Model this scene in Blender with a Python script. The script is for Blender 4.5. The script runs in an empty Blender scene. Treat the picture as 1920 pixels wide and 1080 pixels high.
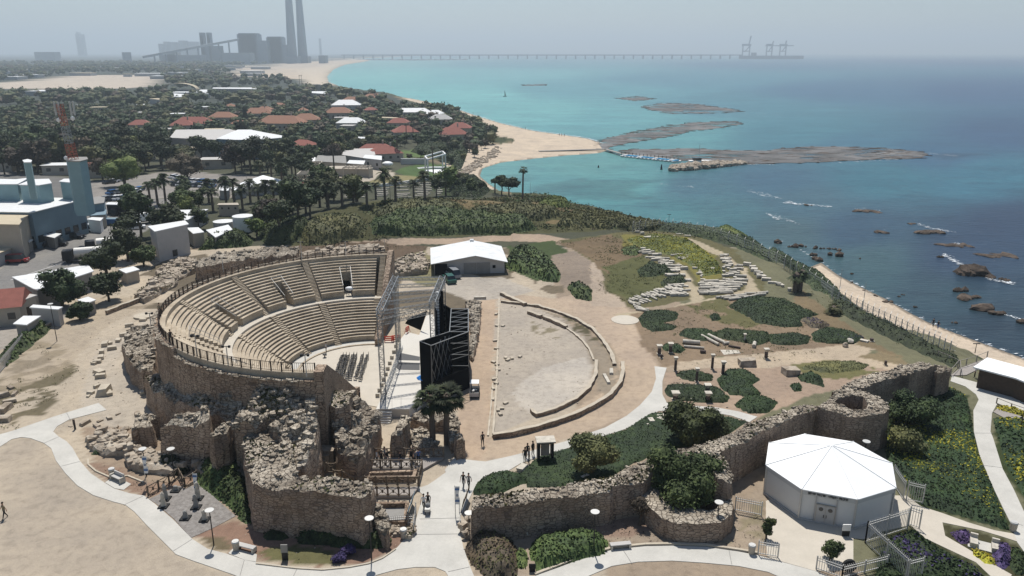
import bpy,bmesh,math,random
import numpy as np
from mathutils import Vector,Matrix,noise as mnoise
from mathutils.geometry import tessellate_polygon
random.seed(7);RNG=np.random.default_rng(7)
SC=bpy.context.scene;COL=SC.collection
# ---------------------------------------------------------------- camera
CAM_H=43.0;FPX=1450.0;PITCH=math.atan(443.0/1450.0)
cd=bpy.data.cameras.new('camera');cam=bpy.data.objects.new('camera',cd);COL.objects.link(cam)
cd.sensor_width=36.0;cd.lens=36.0*FPX/1920.0;cd.clip_start=0.5;cd.clip_end=90000
cam.location=(0,0,CAM_H);cam.rotation_euler=(math.radians(90)-PITCH,0,0)
SC.camera=cam
# ---------------------------------------------------------------- sky + sun
SUN_EL=math.radians(64);SUN_AZ=math.radians(-8)        # azimuth from +y (ahead), negative = left
w=bpy.data.worlds.new('World');SC.world=w;w.use_nodes=True
nt=w.node_tree;bgn=nt.nodes['Background']
sky=nt.nodes.new('ShaderNodeTexSky');sky.sky_type='NISHITA';sky.sun_disc=False
sky.sun_elevation=SUN_EL;sky.sun_rotation=SUN_AZ
sky.altitude=50;sky.air_density=1.0;sky.dust_density=0.6;sky.ozone_density=3.0;HAZE_D=1.8e-4
nt.links.new(sky.outputs['Color'],bgn.inputs['Color']);bgn.inputs['Strength'].default_value=0.078
sl=bpy.data.lights.new('sun','SUN');sl.energy=4.6;sl.angle=math.radians(0.5);sl.color=(1.0,0.965,0.915)
so=bpy.data.objects.new('sun',sl);COL.objects.link(so)
sdir=Vector((math.sin(SUN_AZ)*math.cos(SUN_EL),math.cos(SUN_AZ)*math.cos(SUN_EL),math.sin(SUN_EL)))
so.rotation_euler=sdir.to_track_quat('Z','Y').to_euler();so.location=(0,60,120)
SC.view_settings.view_transform='Standard';SC.view_settings.look='None'
SC.view_settings.exposure=0.2;SC.view_settings.gamma=1.0
SC.cycles.max_bounces=4;SC.cycles.diffuse_bounces=2;SC.cycles.glossy_bounces=2
SC.cycles.transparent_max_bounces=6;SC.cycles.transmission_bounces=2;SC.cycles.volume_bounces=0
# ---------------------------------------------------------------- tagging
def tag(o,label=None,cat=None,group=None,kind=None):
    if label: o['label']=label
    if cat: o['category']=cat
    if group: o['group']=group
    if kind: o['kind']=kind
    return o
def empty(name,loc,rz=0.0):
    o=bpy.data.objects.new(name,None);COL.objects.link(o);o.location=loc;o.rotation_euler=(0,0,rz)
    o.empty_display_size=0.3
    return o
def lin(r,g=None,b=None,k=1.0):
    if g is None: g=b=r
    f=lambda c: (c/255/12.92 if c/255 <= .04045 else ((c/255+.055)/1.055)**2.4)*k
    return (f(r),f(g),f(b))
# ---------------------------------------------------------------- materials
class NT:
    def __init__(s,name):
        s.m=bpy.data.materials.new(name);s.m.use_nodes=True
        s.t=s.m.node_tree;s.b=s.t.nodes['Principled BSDF']
    def n(s,ty,**kw):
        nd=s.t.nodes.new(ty)
        for k,v in kw.items():
            if k.startswith('i_'):
                k2=k[2:].replace('_',' ')
                nd.inputs[k2].default_value=v
            else: setattr(nd,k,v)
        return nd
    def l(s,a,b): s.t.links.new(a,b)
    def pos(s,scale=(1,1,1),obj=False):
        if obj: src=s.n('ShaderNodeTexCoord').outputs['Object']
        else: src=s.n('ShaderNodeNewGeometry').outputs['Position']
        mp=s.n('ShaderNodeMapping');mp.inputs['Scale'].default_value=scale
        s.l(src,mp.inputs['Vector']);return mp.outputs['Vector']
    def noise(s,vec,scale,detail=4,rough=.55,dist=0):
        nd=s.n('ShaderNodeTexNoise');nd.inputs['Scale'].default_value=scale
        nd.inputs['Detail'].default_value=detail;nd.inputs['Roughness'].default_value=rough
        nd.inputs['Distortion'].default_value=dist
        s.l(vec,nd.inputs['Vector']);return nd.outputs['Fac']
    def ramp(s,fac,stops):
        nd=s.n('ShaderNodeValToRGB');e=nd.color_ramp.elements
        while len(e)<len(stops): e.new(0.5)
        for i,(p,c) in enumerate(stops):
            e[i].position=p;e[i].color=(c[0],c[1],c[2],1) if not isinstance(c,float) else (c,c,c,1)
        s.l(fac,nd.inputs['Fac']);return nd.outputs['Color']
    def mix(s,a,b,fac,mode='MIX'):
        nd=s.n('ShaderNodeMixRGB',blend_type=mode)
        for inp,v in (('Color1',a),('Color2',b),('Fac',fac)):
            if isinstance(v,(int,float)): nd.inputs[inp].default_value=v
            elif isinstance(v,tuple): nd.inputs[inp].default_value=(v[0],v[1],v[2],1)
            else: s.l(v,nd.inputs[inp])
        return nd.outputs['Color']
    def bump(s,h,strength=.5,dist=.1):
        nd=s.n('ShaderNodeBump');nd.inputs['Strength'].default_value=strength;nd.inputs['Distance'].default_value=dist
        s.l(h,nd.inputs['Height']);s.l(nd.outputs['Normal'],s.b.inputs['Normal'])
    def fin(s,col=None,rough=.9,spec=.25,metal=0.0):
        if col is not None:
            if isinstance(col,tuple): s.b.inputs['Base Color'].default_value=(col[0],col[1],col[2],1)
            else: s.l(col,s.b.inputs['Base Color'])
        s.b.inputs['Roughness'].default_value=rough;s.b.inputs['Specular IOR Level'].default_value=spec
        s.b.inputs['Metallic'].default_value=metal
        return s.m
M={}
ORD='first second third fourth fifth sixth seventh eighth ninth tenth eleventh twelfth thirteenth fourteenth fifteenth sixteenth seventeenth eighteenth nineteenth twentieth twenty-first twenty-second twenty-third twenty-fourth twenty-fifth twenty-sixth twenty-seventh twenty-eighth'.split()
def simple(name,c,var=.18,scale=3.0,rough=.85,spec=.25,metal=0.0,dirt=None):
    """painted / plain surface with mottling"""
    s=NT(name);v=s.pos()
    f=s.noise(v,scale,5,.6);f2=s.noise(v,scale*9,3,.6)
    lo=tuple(x*(1-var) for x in c);hi=tuple(min(1,x*(1+var*.6)) for x in c)
    col=s.ramp(f,[(.3,lo),(.7,hi)])
    col=s.mix(col,s.ramp(f2,[(.35,tuple(x*(1-var*.7) for x in c)),(.6,c)]),.35)
    M[name]=s.fin(col,rough,spec,metal);return M[name]
def masonry(name,c1,c2,mortar,sc=1.0,bump=.8):
    s=NT(name);v=s.pos((sc,sc,sc*2.3))
    ge=s.n('ShaderNodeNewGeometry')
    vo=s.n('ShaderNodeTexVoronoi');vo.inputs['Scale'].default_value=1.25;s.l(v,vo.inputs['Vector']);vo.inputs['Randomness'].default_value=.68
    ve=s.n('ShaderNodeTexVoronoi',feature='DISTANCE_TO_EDGE');ve.inputs['Scale'].default_value=1.25;s.l(v,ve.inputs['Vector']);ve.inputs['Randomness'].default_value=.68
    sep=s.n('ShaderNodeSeparateColor');s.l(vo.outputs['Color'],sep.inputs['Color'])
    big=s.noise(s.pos(),.22,5,.6);fine=s.noise(s.pos(),6,5,.65)
    base=s.ramp(sep.outputs['Red'],[(.0,c1),(1.,c2)])
    base=s.mix(base,s.ramp(big,[(.36,tuple(x*.5 for x in c1)),(.62,c2)]),.5)
    base=s.mix(base,s.ramp(s.noise(s.pos((.5,.5,.12)),1.1,6,.65),[(.38,(.6,.56,.53)),(.55,(1,1,1))]),.35,'MULTIPLY')
    base=s.mix(base,s.ramp(fine,[(.3,(.55,.55,.55)),(.7,(1.1,1.1,1.1))]),.8,'MULTIPLY')
    edge=s.ramp(ve.outputs['Distance'],[(.015,0.0),(.07,1.0)])
    base=s.mix(mortar,base,edge)
    h=s.mix(edge,fine,.45)
    s.bump(h,bump,.16);M[name]=s.fin(base,.95,.15);return M[name]
def earth(name,stops,sc=.35,fine=4.,bump=.4,rough=1.0):
    s=NT(name);v=s.pos();f=s.noise(v,sc,8,.62,.3);g=s.noise(v,fine,6,.7)
    col=s.ramp(f,stops);col=s.mix(col,s.ramp(g,[(.3,(.72,.72,.72)),(.7,(1.12,1.12,1.12))]),.85,'MULTIPLY')
    s.bump(g,bump,.08);M[name]=s.fin(col,rough,.12);return M[name]
def foliage(name,dark,mid,light,sc=.8,rnd=.25):
    s=NT(name);v=s.pos();f=s.noise(v,sc,3,.6);g=s.noise(v,sc*7,2,.5)
    ff=s.mix(f,g,.45)
    col=s.ramp(ff,[(.34,dark),(.5,mid),(.66,light)])
    col=s.mix(col,s.ramp(s.noise(v,.16,4,.6),[(.35,(.55,.6,.55)),(.5,(1,1,1)),(.68,(1.5,1.35,1.15))]),.75,'MULTIPLY')
    oi=s.n('ShaderNodeObjectInfo');hs=s.n('ShaderNodeHueSaturation')
    mr=s.n('ShaderNodeMapRange');mr.inputs['To Min'].default_value=1-rnd;mr.inputs['To Max'].default_value=1+rnd
    s.l(oi.outputs['Random'],mr.inputs['Value']);s.l(mr.outputs['Result'],hs.inputs['Value'])
    mh=s.n('ShaderNodeMapRange');mh.inputs['To Min'].default_value=.485;mh.inputs['To Max'].default_value=.52
    s.l(oi.outputs['Random'],mh.inputs['Value']);s.l(mh.outputs['Result'],hs.inputs['Hue'])
    s.l(col,hs.inputs['Color']);M[name]=s.fin(hs.outputs['Color'],.75,.25);return M[name]
simple('concrete',(.49,.47,.42),.2,.35,.85)
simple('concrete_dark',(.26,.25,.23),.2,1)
simple('pale_paving',(.50,.45,.37),.12,.6)
simple('asphalt',(.17,.165,.16),.2,.15)
simple('white_paint',(.78,.77,.74),.06,2,.5)
simple('white_roof',(.66,.66,.64),.1,.4,.55)
simple('white_membrane',(.80,.80,.78),.03,.5,.55,.3)
simple('grey_wall',(.46,.44,.41),.12,.7)
simple('beige_wall',(.42,.37,.30),.15,.6)
simple('tan_roof',(.48,.41,.29),.15,.3)
simple('blue_grey',(.17,.24,.28),.12,.4)
simple('blue_silo',(.24,.36,.38),.14,.3)
simple('steel',(.27,.28,.28),.15,2,.4,.5,.6)
simple('galv',(.50,.49,.46),.12,3,.5,.4,.3)
simple('black_cloth',(.006,.006,.007),.3,1,.95,.05)
simple('black_metal',(.02,.02,.021),.2,2,.5)
simple('dark_wood',(.07,.05,.036),.3,3)
simple('rail_wood',(.16,.125,.09),.25,3)
simple('deck_wood',(.30,.27,.24),.2,1.5)
simple('tile_red',(.27,.10,.075),.25,1.2)
simple('tile_orange',(.30,.155,.10),.25,1.2)
simple('red_plastic',(.55,.06,.03),.15,2,.5)
simple('blue_plastic',(.02,.22,.62),.12,2,.5)
simple('teal_canvas',(.05,.30,.50),.2,1,.7)
simple('dark_glass',(.02,.026,.032),.2,1,.15,.6)
simple('car_white',(.7,.7,.7),.05,1,.3,.5);simple('car_black',(.02,.02,.022),.1,1,.25,.6)
simple('car_grey',(.22,.23,.24),.05,1,.3,.5);simple('car_green',(.02,.09,.07),.1,1,.3,.5)
simple('car_red',(.35,.03,.03),.1,1,.3,.5);simple('car_blue',(.03,.12,.3),.1,1,.3,.5)
simple('rubber',(.02,.02,.02),.2,2);simple('stage_floor',(.56,.53,.47),.07,.5)
simple('marble',(.52,.475,.395),.38,1.8);simple('column_dark',(.10,.075,.065),.25,2)
simple('cut_stone',(.46,.40,.31),.22,.8)
simple('skin',(.45,.27,.18),.05,3,.6);simple('hair',(.03,.02,.015),.2,5)
simple('bark',(.10,.075,.05),.3,2);simple('palm_bark',(.14,.11,.085),.3,4)
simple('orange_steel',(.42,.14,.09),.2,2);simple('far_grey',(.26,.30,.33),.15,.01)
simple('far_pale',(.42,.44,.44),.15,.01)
masonry('stone',(.34,.24,.17),(.54,.42,.31),(.13,.095,.07),1.2)
masonry('stone_top',(.30,.25,.19),(.58,.51,.405),(.14,.11,.085),1.5,1.0)
masonry('stone_fort',(.31,.22,.16),(.47,.37,.28),(.14,.105,.08),1.35)
earth('rock',[(.3,(.20,.16,.12)),(.5,(.37,.31,.24)),(.7,(.54,.475,.38))],.9,5,.7)
earth('reef_rock',[(.3,(.09,.09,.085)),(.5,(.155,.15,.145)),(.7,(.23,.225,.215))],.05,.5,.5)
s=NT('x');s.m=M['reef_rock'];s.t=s.m.node_tree;s.b=s.t.nodes['Principled BSDF'];s.l(s.ramp(s.noise(s.pos((.8,1.5,1)),.035,9,.72,.3),[(.43,0.0),(.5,1.0)]),s.b.inputs['Alpha'])
earth('dark_rock',[(.3,(.035,.028,.022)),(.5,(.085,.065,.05)),(.7,(.17,.13,.10))],.35,2,.8)
foliage('leaf_dark',(.011,.017,.007),(.027,.040,.014),(.07,.09,.03),.8,.4)
foliage('leaf_mid',(.020,.029,.010),(.048,.068,.020),(.115,.145,.045),.8,.35)
foliage('leaf_olive',(.042,.046,.018),(.092,.096,.036),(.17,.165,.065))
foliage('leaf_yellow',(.05,.07,.015),(.10,.125,.03),(.17,.19,.05))
foliage('leaf_brown',(.030,.022,.016),(.07,.053,.036),(.14,.11,.07),.8,.4)
foliage('leaf_palm',(.018,.026,.012),(.045,.06,.025),(.11,.125,.055),1.5)
foliage('lawn',(.02,.04,.01),(.045,.08,.02),(.08,.13,.035),.3,.0)
foliage('cover_green',(.008,.016,.005),(.018,.034,.009),(.042,.066,.018),1.2,.1)
foliage('flower_yellow',(.06,.07,.01),(.22,.20,.02),(.50,.42,.03),2.0,.1)
foliage('flower_purple',(.015,.012,.03),(.045,.03,.09),(.12,.085,.22),2.0,.1)
# ---------------------------------------------------------------- mesh builder
class MB:
    def __init__(s): s.v=[];s.f=[];s.mi=[];s.cur=0
    def add(s,vs,fs):
        n=len(s.v);s.v.extend([tuple(p) for p in vs]);s.f.extend([tuple(i+n for i in f) for f in fs]);s.mi.extend([s.cur]*len(fs))
    def box(s,c,sz,rz=0.,top=1.0,jit=0.):
        x,y,z=c;a,b,h=sz[0]/2,sz[1]/2,sz[2];cs,sn=math.cos(rz),math.sin(rz);vs=[]
        for k,(zz,t) in enumerate(((0,1.0),(h,top))):
            for sx,sy in ((-1,-1),(1,-1),(1,1),(-1,1)):
                px,py=sx*a*t,sy*b*t
                if jit: px += random.uniform(-jit,jit);py += random.uniform(-jit,jit);zj=random.uniform(-jit,jit)*.6
                else: zj=0
                vs.append((x+px*cs-py*sn,y+px*sn+py*cs,z+zz+zj))
        s.add(vs,[(3,2,1,0),(4,5,6,7),(0,1,5,4),(1,2,6,5),(2,3,7,6),(3,0,4,7)])
    def beam(s,p,q,w=.1,h=None,up=(0,0,1)):
        h=h or w;p=Vector(p);q=Vector(q);d=(q-p)
        if d.length<1e-6: return
        d.normalize();u=Vector(up)
        if abs(d.dot(u))>.98: u=Vector((0,1,0))
        a=d.cross(u).normalized()*w/2;b=a.cross(d).normalized()*h/2
        vs=[p-a-b,p+a-b,p+a+b,p-a+b,q-a-b,q+a-b,q+a+b,q-a+b]
        s.add(vs,[(3,2,1,0),(4,5,6,7),(0,1,5,4),(1,2,6,5),(2,3,7,6),(3,0,4,7)])
    def cyl(s,p,q,r0,r1=None,n=8,caps=True):
        r1=r0 if r1 is None else r1;p=Vector(p);q=Vector(q);d=(q-p).normalized()
        u=Vector((0,0,1)) if abs(d.z)<.95 else Vector((1,0,0))
        a=d.cross(u).normalized();b=d.cross(a);vs=[]
        for c,r in ((p,r0),(q,r1)):
            for i in range(n):
                t=2*math.pi*i/n;vs.append(c+a*math.cos(t)*r+b*math.sin(t)*r)
        fs=[(i,(i+1) % n,n+(i+1) % n,n+i) for i in range(n)]
        if caps: fs += [tuple(range(n-1,-1,-1)),tuple(range(n,2*n))]
        s.add(vs,fs)
    def prism(s,poly,z0,z1):
        """poly list of (x,y); z0/z1 number or per-vertex list"""
        n=len(poly)
        za=z0 if isinstance(z0,(list,tuple)) else [z0]*n;zb=z1 if isinstance(z1,(list,tuple)) else [z1]*n
        A=sum(poly[i][0]*poly[(i+1) % n][1]-poly[(i+1) % n][0]*poly[i][1] for i in range(n))
        if A<0: poly=poly[::-1];za=za[::-1];zb=zb[::-1]
        vs=[(p[0],p[1],za[i]) for i,p in enumerate(poly)]+[(p[0],p[1],zb[i]) for i,p in enumerate(poly)]
        fs=[(i,(i+1) % n,n+(i+1) % n,n+i) for i in range(n)]
        tr=tessellate_polygon([[Vector((p[0],p[1],0)) for p in poly]])
        for t in tr:
            a,b,c=[Vector((poly[i][0],poly[i][1],0)) for i in t]
            if (b-a).cross(c-a).z<0: t=(t[0],t[2],t[1])
            fs.append(tuple(n+i for i in t));fs.append((t[0],t[2],t[1]))
        s.add(vs,fs)
    def sheet(s,poly,z):
        tr=tessellate_polygon([[Vector((p[0],p[1],0)) for p in poly]]);vs=[(p[0],p[1],z) for p in poly];fs=[]
        for t in tr:
            a,b,c=[Vector(vs[i]) for i in t]
            fs.append(tuple(t) if (b-a).cross(c-a).z>0 else (t[0],t[2],t[1]))
        s.add(vs,fs)
    def blob(s,c,r,sub=1,jit=.15,rz=0.):
        key=sub
        if key not in ICO:
            bm=bmesh.new();bmesh.ops.create_icosphere(bm,subdivisions=sub,radius=1)
            ICO[key]=([v.co.copy() for v in bm.verts],[tuple(v.index for v in f.verts) for f in bm.faces]);bm.free()
        V,F_=ICO[key];cs,sn=math.cos(rz),math.sin(rz);vs=[]
        for v in V:
            k=1+random.uniform(-jit,jit);x,y,z=v.x*r[0]*k,v.y*r[1]*k,v.z*r[2]*k
            vs.append((c[0]+x*cs-y*sn,c[1]+x*sn+y*cs,c[2]+z))
        s.add(vs,F_)
    def obj(s,name,mats,parent=None,smooth=False,loc=None):
        me=bpy.data.meshes.new(name);me.from_pydata(s.v,[],s.f)
        if not isinstance(mats,(list,tuple)): mats=[mats]
        for m in mats: me.materials.append(M[m] if isinstance(m,str) else m)
        if len(mats)>1: me.polygons.foreach_set('material_index',s.mi)
        if smooth: me.polygons.foreach_set('use_smooth',[True]*len(me.polygons))
        me.update();o=bpy.data.objects.new(name,me);COL.objects.link(o)
        if parent is not None: o.parent=parent
        if loc is not None: o.location=loc
        return o
ICO={}
def quads_mesh(centers,normals,sizes,rng,aspect=1.0):
    """numpy: many leaf quads -> verts, faces"""
    n=len(centers);rv=rng.normal(size=(n,3));a=np.cross(normals,rv);a /= np.linalg.norm(a,axis=1)[:,None]+1e-9
    b=np.cross(normals,a);b /= np.linalg.norm(b,axis=1)[:,None]+1e-9
    a=a*sizes[:,None];b=b*sizes[:,None]*aspect
    V=np.stack([centers-a-b*.3,centers+b*-.8+a*.3,centers+a+b*.3,centers+b*.8-a*.3],1).reshape(-1,3)
    F_=np.arange(4*n).reshape(-1,4);return V,F_
def np_obj(name,V,F_,mat,parent=None,smooth=False,loc=None):
    me=bpy.data.meshes.new(name);nv=len(V);nf=len(F_);k=F_.shape[1]
    me.vertices.add(nv);me.vertices.foreach_set('co',V.astype(np.float32).ravel())
    me.loops.add(nf*k);me.loops.foreach_set('vertex_index',F_.astype(np.int32).ravel())
    me.polygons.add(nf);me.polygons.foreach_set('loop_start',np.arange(0,nf*k,k,dtype=np.int32));
    if smooth: me.polygons.foreach_set('use_smooth',np.ones(nf,dtype=bool))
    me.update(calc_edges=True)
    if mat: me.materials.append(M[mat] if isinstance(mat,str) else mat)
    o=bpy.data.objects.new(name,me);COL.objects.link(o)
    if parent is not None: o.parent=parent
    if loc is not None: o.location=loc
    return o
def copy_tree(o,loc=None,rz=None,label=None,group=None,sc=None):
    c=o.copy();COL.objects.link(c)
    if loc is not None: c.location=loc
    if rz is not None: c.rotation_euler=(0,0,rz)
    if sc is not None: c.scale=sc if isinstance(sc,tuple) else (sc,sc,sc)
    if label: c['label']=label
    if group: c['group']=group
    for ch in o.children:
        d=ch.copy();COL.objects.link(d);d.parent=c
        for g in ch.children:
            e=g.copy();COL.objects.link(e);e.parent=d
    return c
# ---------------------------------------------------------------- projection of photo pixels onto the place
CP,SP=math.cos(PITCH),math.sin(PITCH)
def ray(px,py):
    u=(px-960)/FPX;v=(540-py)/FPX
    return np.array([u,CP+v*SP,-SP+v*CP])
def P(px,py,z=0.0):
    d=ray(px,py);t=(z-CAM_H)/d[2];return (d[0]*t,d[1]*t)
def P3(px,py,z=0.0): x,y=P(px,py,z);return Vector((x,y,z))
def PD(px,py,dist):
    """point on the pixel's ray at forward distance y=dist"""
    d=ray(px,py);t=dist/d[1];return Vector((d[0]*t,dist,CAM_H+d[2]*t))
def H_at(px,py,x,y):
    """height of the point over (x,y) seen at image row py"""
    d=ray(px,py);return CAM_H+d[2]*(y/d[1])
SEA=-9.0
# ================================================================ TERRAIN
def vnoise(x,y,sc,seed=0,octs=3):
    out=0;amp=1;tot=0
    for o in range(octs):
        r=np.random.default_rng(seed*17+o);L=r.random((257,257))
        u=np.asarray(x)/sc;v=np.asarray(y)/sc;iu=np.floor(u).astype(int);iv=np.floor(v).astype(int)
        fu=u-iu;fv=v-iv;fu=fu*fu*(3-2*fu);fv=fv*fv*(3-2*fv);iu &= 255;iv &= 255
        a=L[iu,iv]*(1-fu)+L[iu+1,iv]*fu;b=L[iu,iv+1]*(1-fu)+L[iu+1,iv+1]*fu
        out=out+amp*(a*(1-fv)+b*fv);tot += amp;amp *= .5;sc=sc/2
    return out/tot-.5
COAST_PX=[(2350,850),(1990,700),(1920,672),(1860,650),(1800,628),(1740,604),(1700,583),(1660,560),(1610,536),(1570,515),(1540,492),
            (1500,470),(1460,452),(1400,440),(1340,428),(1250,424),(1160,400),(1100,383),(1060,371),(1000,361),(950,352),
            (915,343),(900,330),(905,316),(940,305),(1000,298),(1060,292),(1120,288),(1140,283),(1128,268),(1100,259),(1050,252),(1000,245),(940,231),
            (900,219),(865,207),(825,196),(780,186),(730,178),(680,171),(640,164),(618,153),(616,143),(628,130),(650,121),(690,115),(700,111)]
def czz(px,py): return -3.5 if (1062 <= px <= 1500 and 365<py<475) else (-6.0 if 940<px<1062 and py>345 else SEA)
coast=[P(px,py,czz(px,py)) for px,py in COAST_PX]
coast += [(-1200,5600),(-1500,40000),(-40000,40000),(-40000,10),(coast[0][0]+5,10)]
CO=np.array(coast)
def sdist(x,y):
    """signed distance to the coast, positive inland"""
    x=np.asarray(x,float);y=np.asarray(y,float);best=np.full(x.shape,1e18);ins=np.zeros(x.shape,bool)
    n=len(CO)
    for i in range(n):
        ax,ay=CO[i];bx,by=CO[(i+1) % n];dx,dy=bx-ax,by-ay;L=dx*dx+dy*dy
        t=np.clip(((x-ax)*dx+(y-ay)*dy)/L,0,1);d=(x-ax-t*dx)**2+(y-ay-t*dy)**2;best=np.minimum(best,d)
        c=((ay>y) != (by>y));
        with np.errstate(divide='ignore',invalid='ignore'): xi=ax+(y-ay)*dx/(dy if dy != 0 else 1e-9)
        ins ^= c & (x<xi)
    return np.where(ins,1,-1)*np.sqrt(best)
BW=[(1990,700,9),(1900,668,9),(1820,635,10),(1750,612,10),(1690,580,10),(1640,560,9),(1600,535,7),(1570,520,4),(1500,480,.5),(1400,445,.3),(1250,426,.3),(1060,372,.5),(960,355,4),(905,340,3),
      (915,312,22),(1000,290,60),(1100,280,60),(1000,255,50),(930,245,30),(880,214,22),(820,197,22),(720,178,5),(640,165,8),(600,140,220),(640,120,300)]
BWp=np.array([P(a,b,czz(a,b))+(c,) for a,b,c in BW])
def sm(t): t=np.clip(t,0,1);return t*t*(3-2*t)
BUMPS=[(720,412,18,16,3.2),(860,404,24,14,2.6),(980,404,22,14,1.4),(620,428,12,14,2.0),(1395,441,7,4,2.2),(1090,520,5,9,1.3),(650,452,16,6,3.2)]
BUp=[P(a,b,0)+(c,d,e) for a,b,c,d,e in BUMPS]
def zfun(x,y):
    x=np.asarray(x,float);y=np.asarray(y,float);S=sdist(x,y)
    wsum=0;bsum=0
    for bx,by,b in BWp:
        wt=1/((x-bx)**2+(y-by)**2+9)**1.5;wsum=wsum+wt;bsum=bsum+wt*b
    bw=bsum/wsum
    zl=-4.5*sm((y-215)/140)-3.0*sm((y-222)/45)*sm((x+70)/50);zl=zl-1.5*sm((y-900)/1500)
    for bx,by,sx,sy,h in BUp: zl=zl+h*np.exp(-((x-bx)/sx)**2-((y-by)/sy)**2)
    rough=vnoise(x,y,14,3)*1.2*sm((y-150)/40)*sm((S-3)/12)
    shore=np.where(S<0,np.maximum(.10*S,-3),np.where(S<bw,.05*S,.05*bw+(S-bw)*(np.clip(.85-.045*bw,.38,.8)+.2*vnoise(x,y,6,5))))
    return np.minimum(zl+rough,SEA+shore)
def T(px,py):
    d=ray(px,py);ts=np.geomspace(30,20000,420)/d[1];X=d[0]*ts;Y=d[1]*ts;Z=CAM_H+d[2]*ts
    h=zfun(X,Y);k=np.argmax(Z<h)
    if Z[k] >= h[k]: return P3(px,py,-6)
    a,b=(ts[k-1] if k else 0),ts[k]
    for _ in range(3):
        tt=np.linspace(a,b,12);g=CAM_H+d[2]*tt<zfun(d[0]*tt,d[1]*tt);j=max(1,int(np.argmax(g)));a,b=tt[j-1],tt[j]
    return Vector((d[0]*b,d[1]*b,CAM_H+d[2]*b))
def axis(lo,hi,d,out_lo,out_hi,g=1.10):
    a=list(np.arange(lo,hi,d));s=d;v=a[-1]
    while v<out_hi: s *= g;v += s;a.append(v)
    s=d;v=lo;b=[]
    while v>out_lo: s *= g;v -= s;b.append(v)
    return np.array(b[::-1]+a)
xs=axis(-95,105,.55,-30000,12000,1.055);ys=axis(48,205,.5,10,36000,1.03)
GX,GY=np.meshgrid(xs,ys);gx=GX.ravel();gy=GY.ravel()
gz=zfun(gx,gy);GS=sdist(gx,gy)
wx=vnoise(gx,gy,5,11)*1.;wy=vnoise(gx,gy,5,12)*1.
colr=np.zeros((len(gx),3))
def desat(c): l_=c.mean();return c*.70+l_*.30
def setc(mask,rgb,k=.80):
    c=desat(np.array(lin(*rgb,k=k)));colr[mask]=c
def in_poly(x,y,poly):
    ins=np.zeros(x.shape,bool);n=len(poly)
    for i in range(n):
        ax,ay=poly[i][:2];bx,by=poly[(i+1) % n][:2]
        if ay == by: continue
        c=((ay>y) != (by>y));ins ^= c & (x<ax+(y-ay)*(bx-ax)/(by-ay))
    return ins
def paint(pts,rgb,warp=1.5,a=1.0,k=.80,patch=None):
    """ground cover colour of a patch, outline given on the photograph and laid on the ground"""
    global colr
    w_=[T(*p) for p in pts];X=gx+wx*warp*2;Y=gy+wy*warp*2
    bx0=min(q.x for q in w_)-5;bx1=max(q.x for q in w_)+5;by0=min(q.y for q in w_)-5;by1=max(q.y for q in w_)+5
    idx=np.nonzero((gx>bx0) & (gx<bx1) & (gy>by0) & (gy<by1))[0]
    m=in_poly(X[idx],Y[idx],[(q.x,q.y) for q in w_])
    if patch is not None: m &= (vnoise(gx[idx],gy[idx],patch[0],21)>patch[1])
    idx=idx[m];colr[idx]=colr[idx]*(1-a)+desat(np.array(lin(*rgb,k=k)))*a
setc(gx>-1e9,(192,174,146))
setc(gy>172,(86,88,66));setc(gy>700,(78,86,76))
setc((gx>8) & (gy<172),(168,146,118));setc((gx>30) & (gy<172),(120,118,84))
n1=vnoise(gx,gy,9,31)
m=(gy>128) & (gy<172) & (gx>-75) & (gx<10);setc(m & (n1>-.02),(122,108,84))
# shore: cliffs and beaches
wsum=0;bsum=0
for bx,by,b in BWp:
    wt=1/((gx-bx)**2+(gy-by)**2+9)**1.5;wsum=wsum+wt;bsum=bsum+wt*b
bw=bsum/wsum
m=(GS>bw) & (GS<bw+13) & (gy<2000) & (gy>60);setc(m,(104,104,68));setc(m & (n1>.05),(76,84,52));setc(m & (n1<-.15),(146,128,98))
m=GS<bw+.6*n1*4;setc(m,(206,184,154),.86);setc(m & (GS<1.0),(150,134,112));setc(GS<.0,(120,112,92))
# far sand fields
def ps(pts,rgb,**kw): paint(pts,rgb,warp=0,**kw)
ps([(-40,158),(60,150),(140,142),(230,140),(298,141),(298,158),(240,166),(130,168),(40,166),(-40,170)],(205,188,165))
ps([(410,125),(520,119),(640,119),(640,124),(622,131),(614,141),(617,150),(620,162),(590,160),(560,146),(500,140),(430,136)],(202,184,160),patch=(60,-.12))
ps([(560,130),(640,118),(645,122),(622,131),(614,141),(617,150),(618,163),(575,158)],(214,196,168))
# near ground
paint([(0,1080),(0,845),(60,822),(110,870),(230,945),(300,1020),(360,1060),(420,1080)],(184,167,142),warp=.3)
paint([(0,700),(60,640),(110,640),(150,690),(110,740),(60,790),(0,812)],(120,108,78),warp=2.5,patch=(2.2,-.04))
paint([(0,640),(110,580),(170,560),(300,560),(200,610),(130,690),(60,720),(0,740)],(178,158,128),warp=1,a=.6)
paint([(180,660),(240,620),(283,590),(285,640),(262,700),(262,745),(330,780),(300,800),(200,800),(150,760)],(190,175,152),warp=.5)
paint([(862,860),(855,760),(885,560),(935,548),(925,690),(918,822),(905,866)],(192,164,132),warp=.4)      # dirt road beside the stage
paint([(935,548),(1040,560),(1100,590),(1160,640),(1190,680),(1232,690),(1232,720),(1215,752),(1175,780),(1060,825),(960,858),(905,866),(918,822),(1040,790),(1130,735),(1160,690),(1150,650),(1110,620),(1040,585),(935,562)],(190,165,134),warp=.5)
paint([(1040,560),(1100,545),(1150,560),(1180,585),(1210,640),(1232,690),(1180,690),(1130,630),(1080,590)],(192,166,136),warp=.6)
paint([(1108,490),(1130,500),(1145,545),(1180,575),(1110,575),(1108,540)],(186,164,138),warp=.4)
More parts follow.
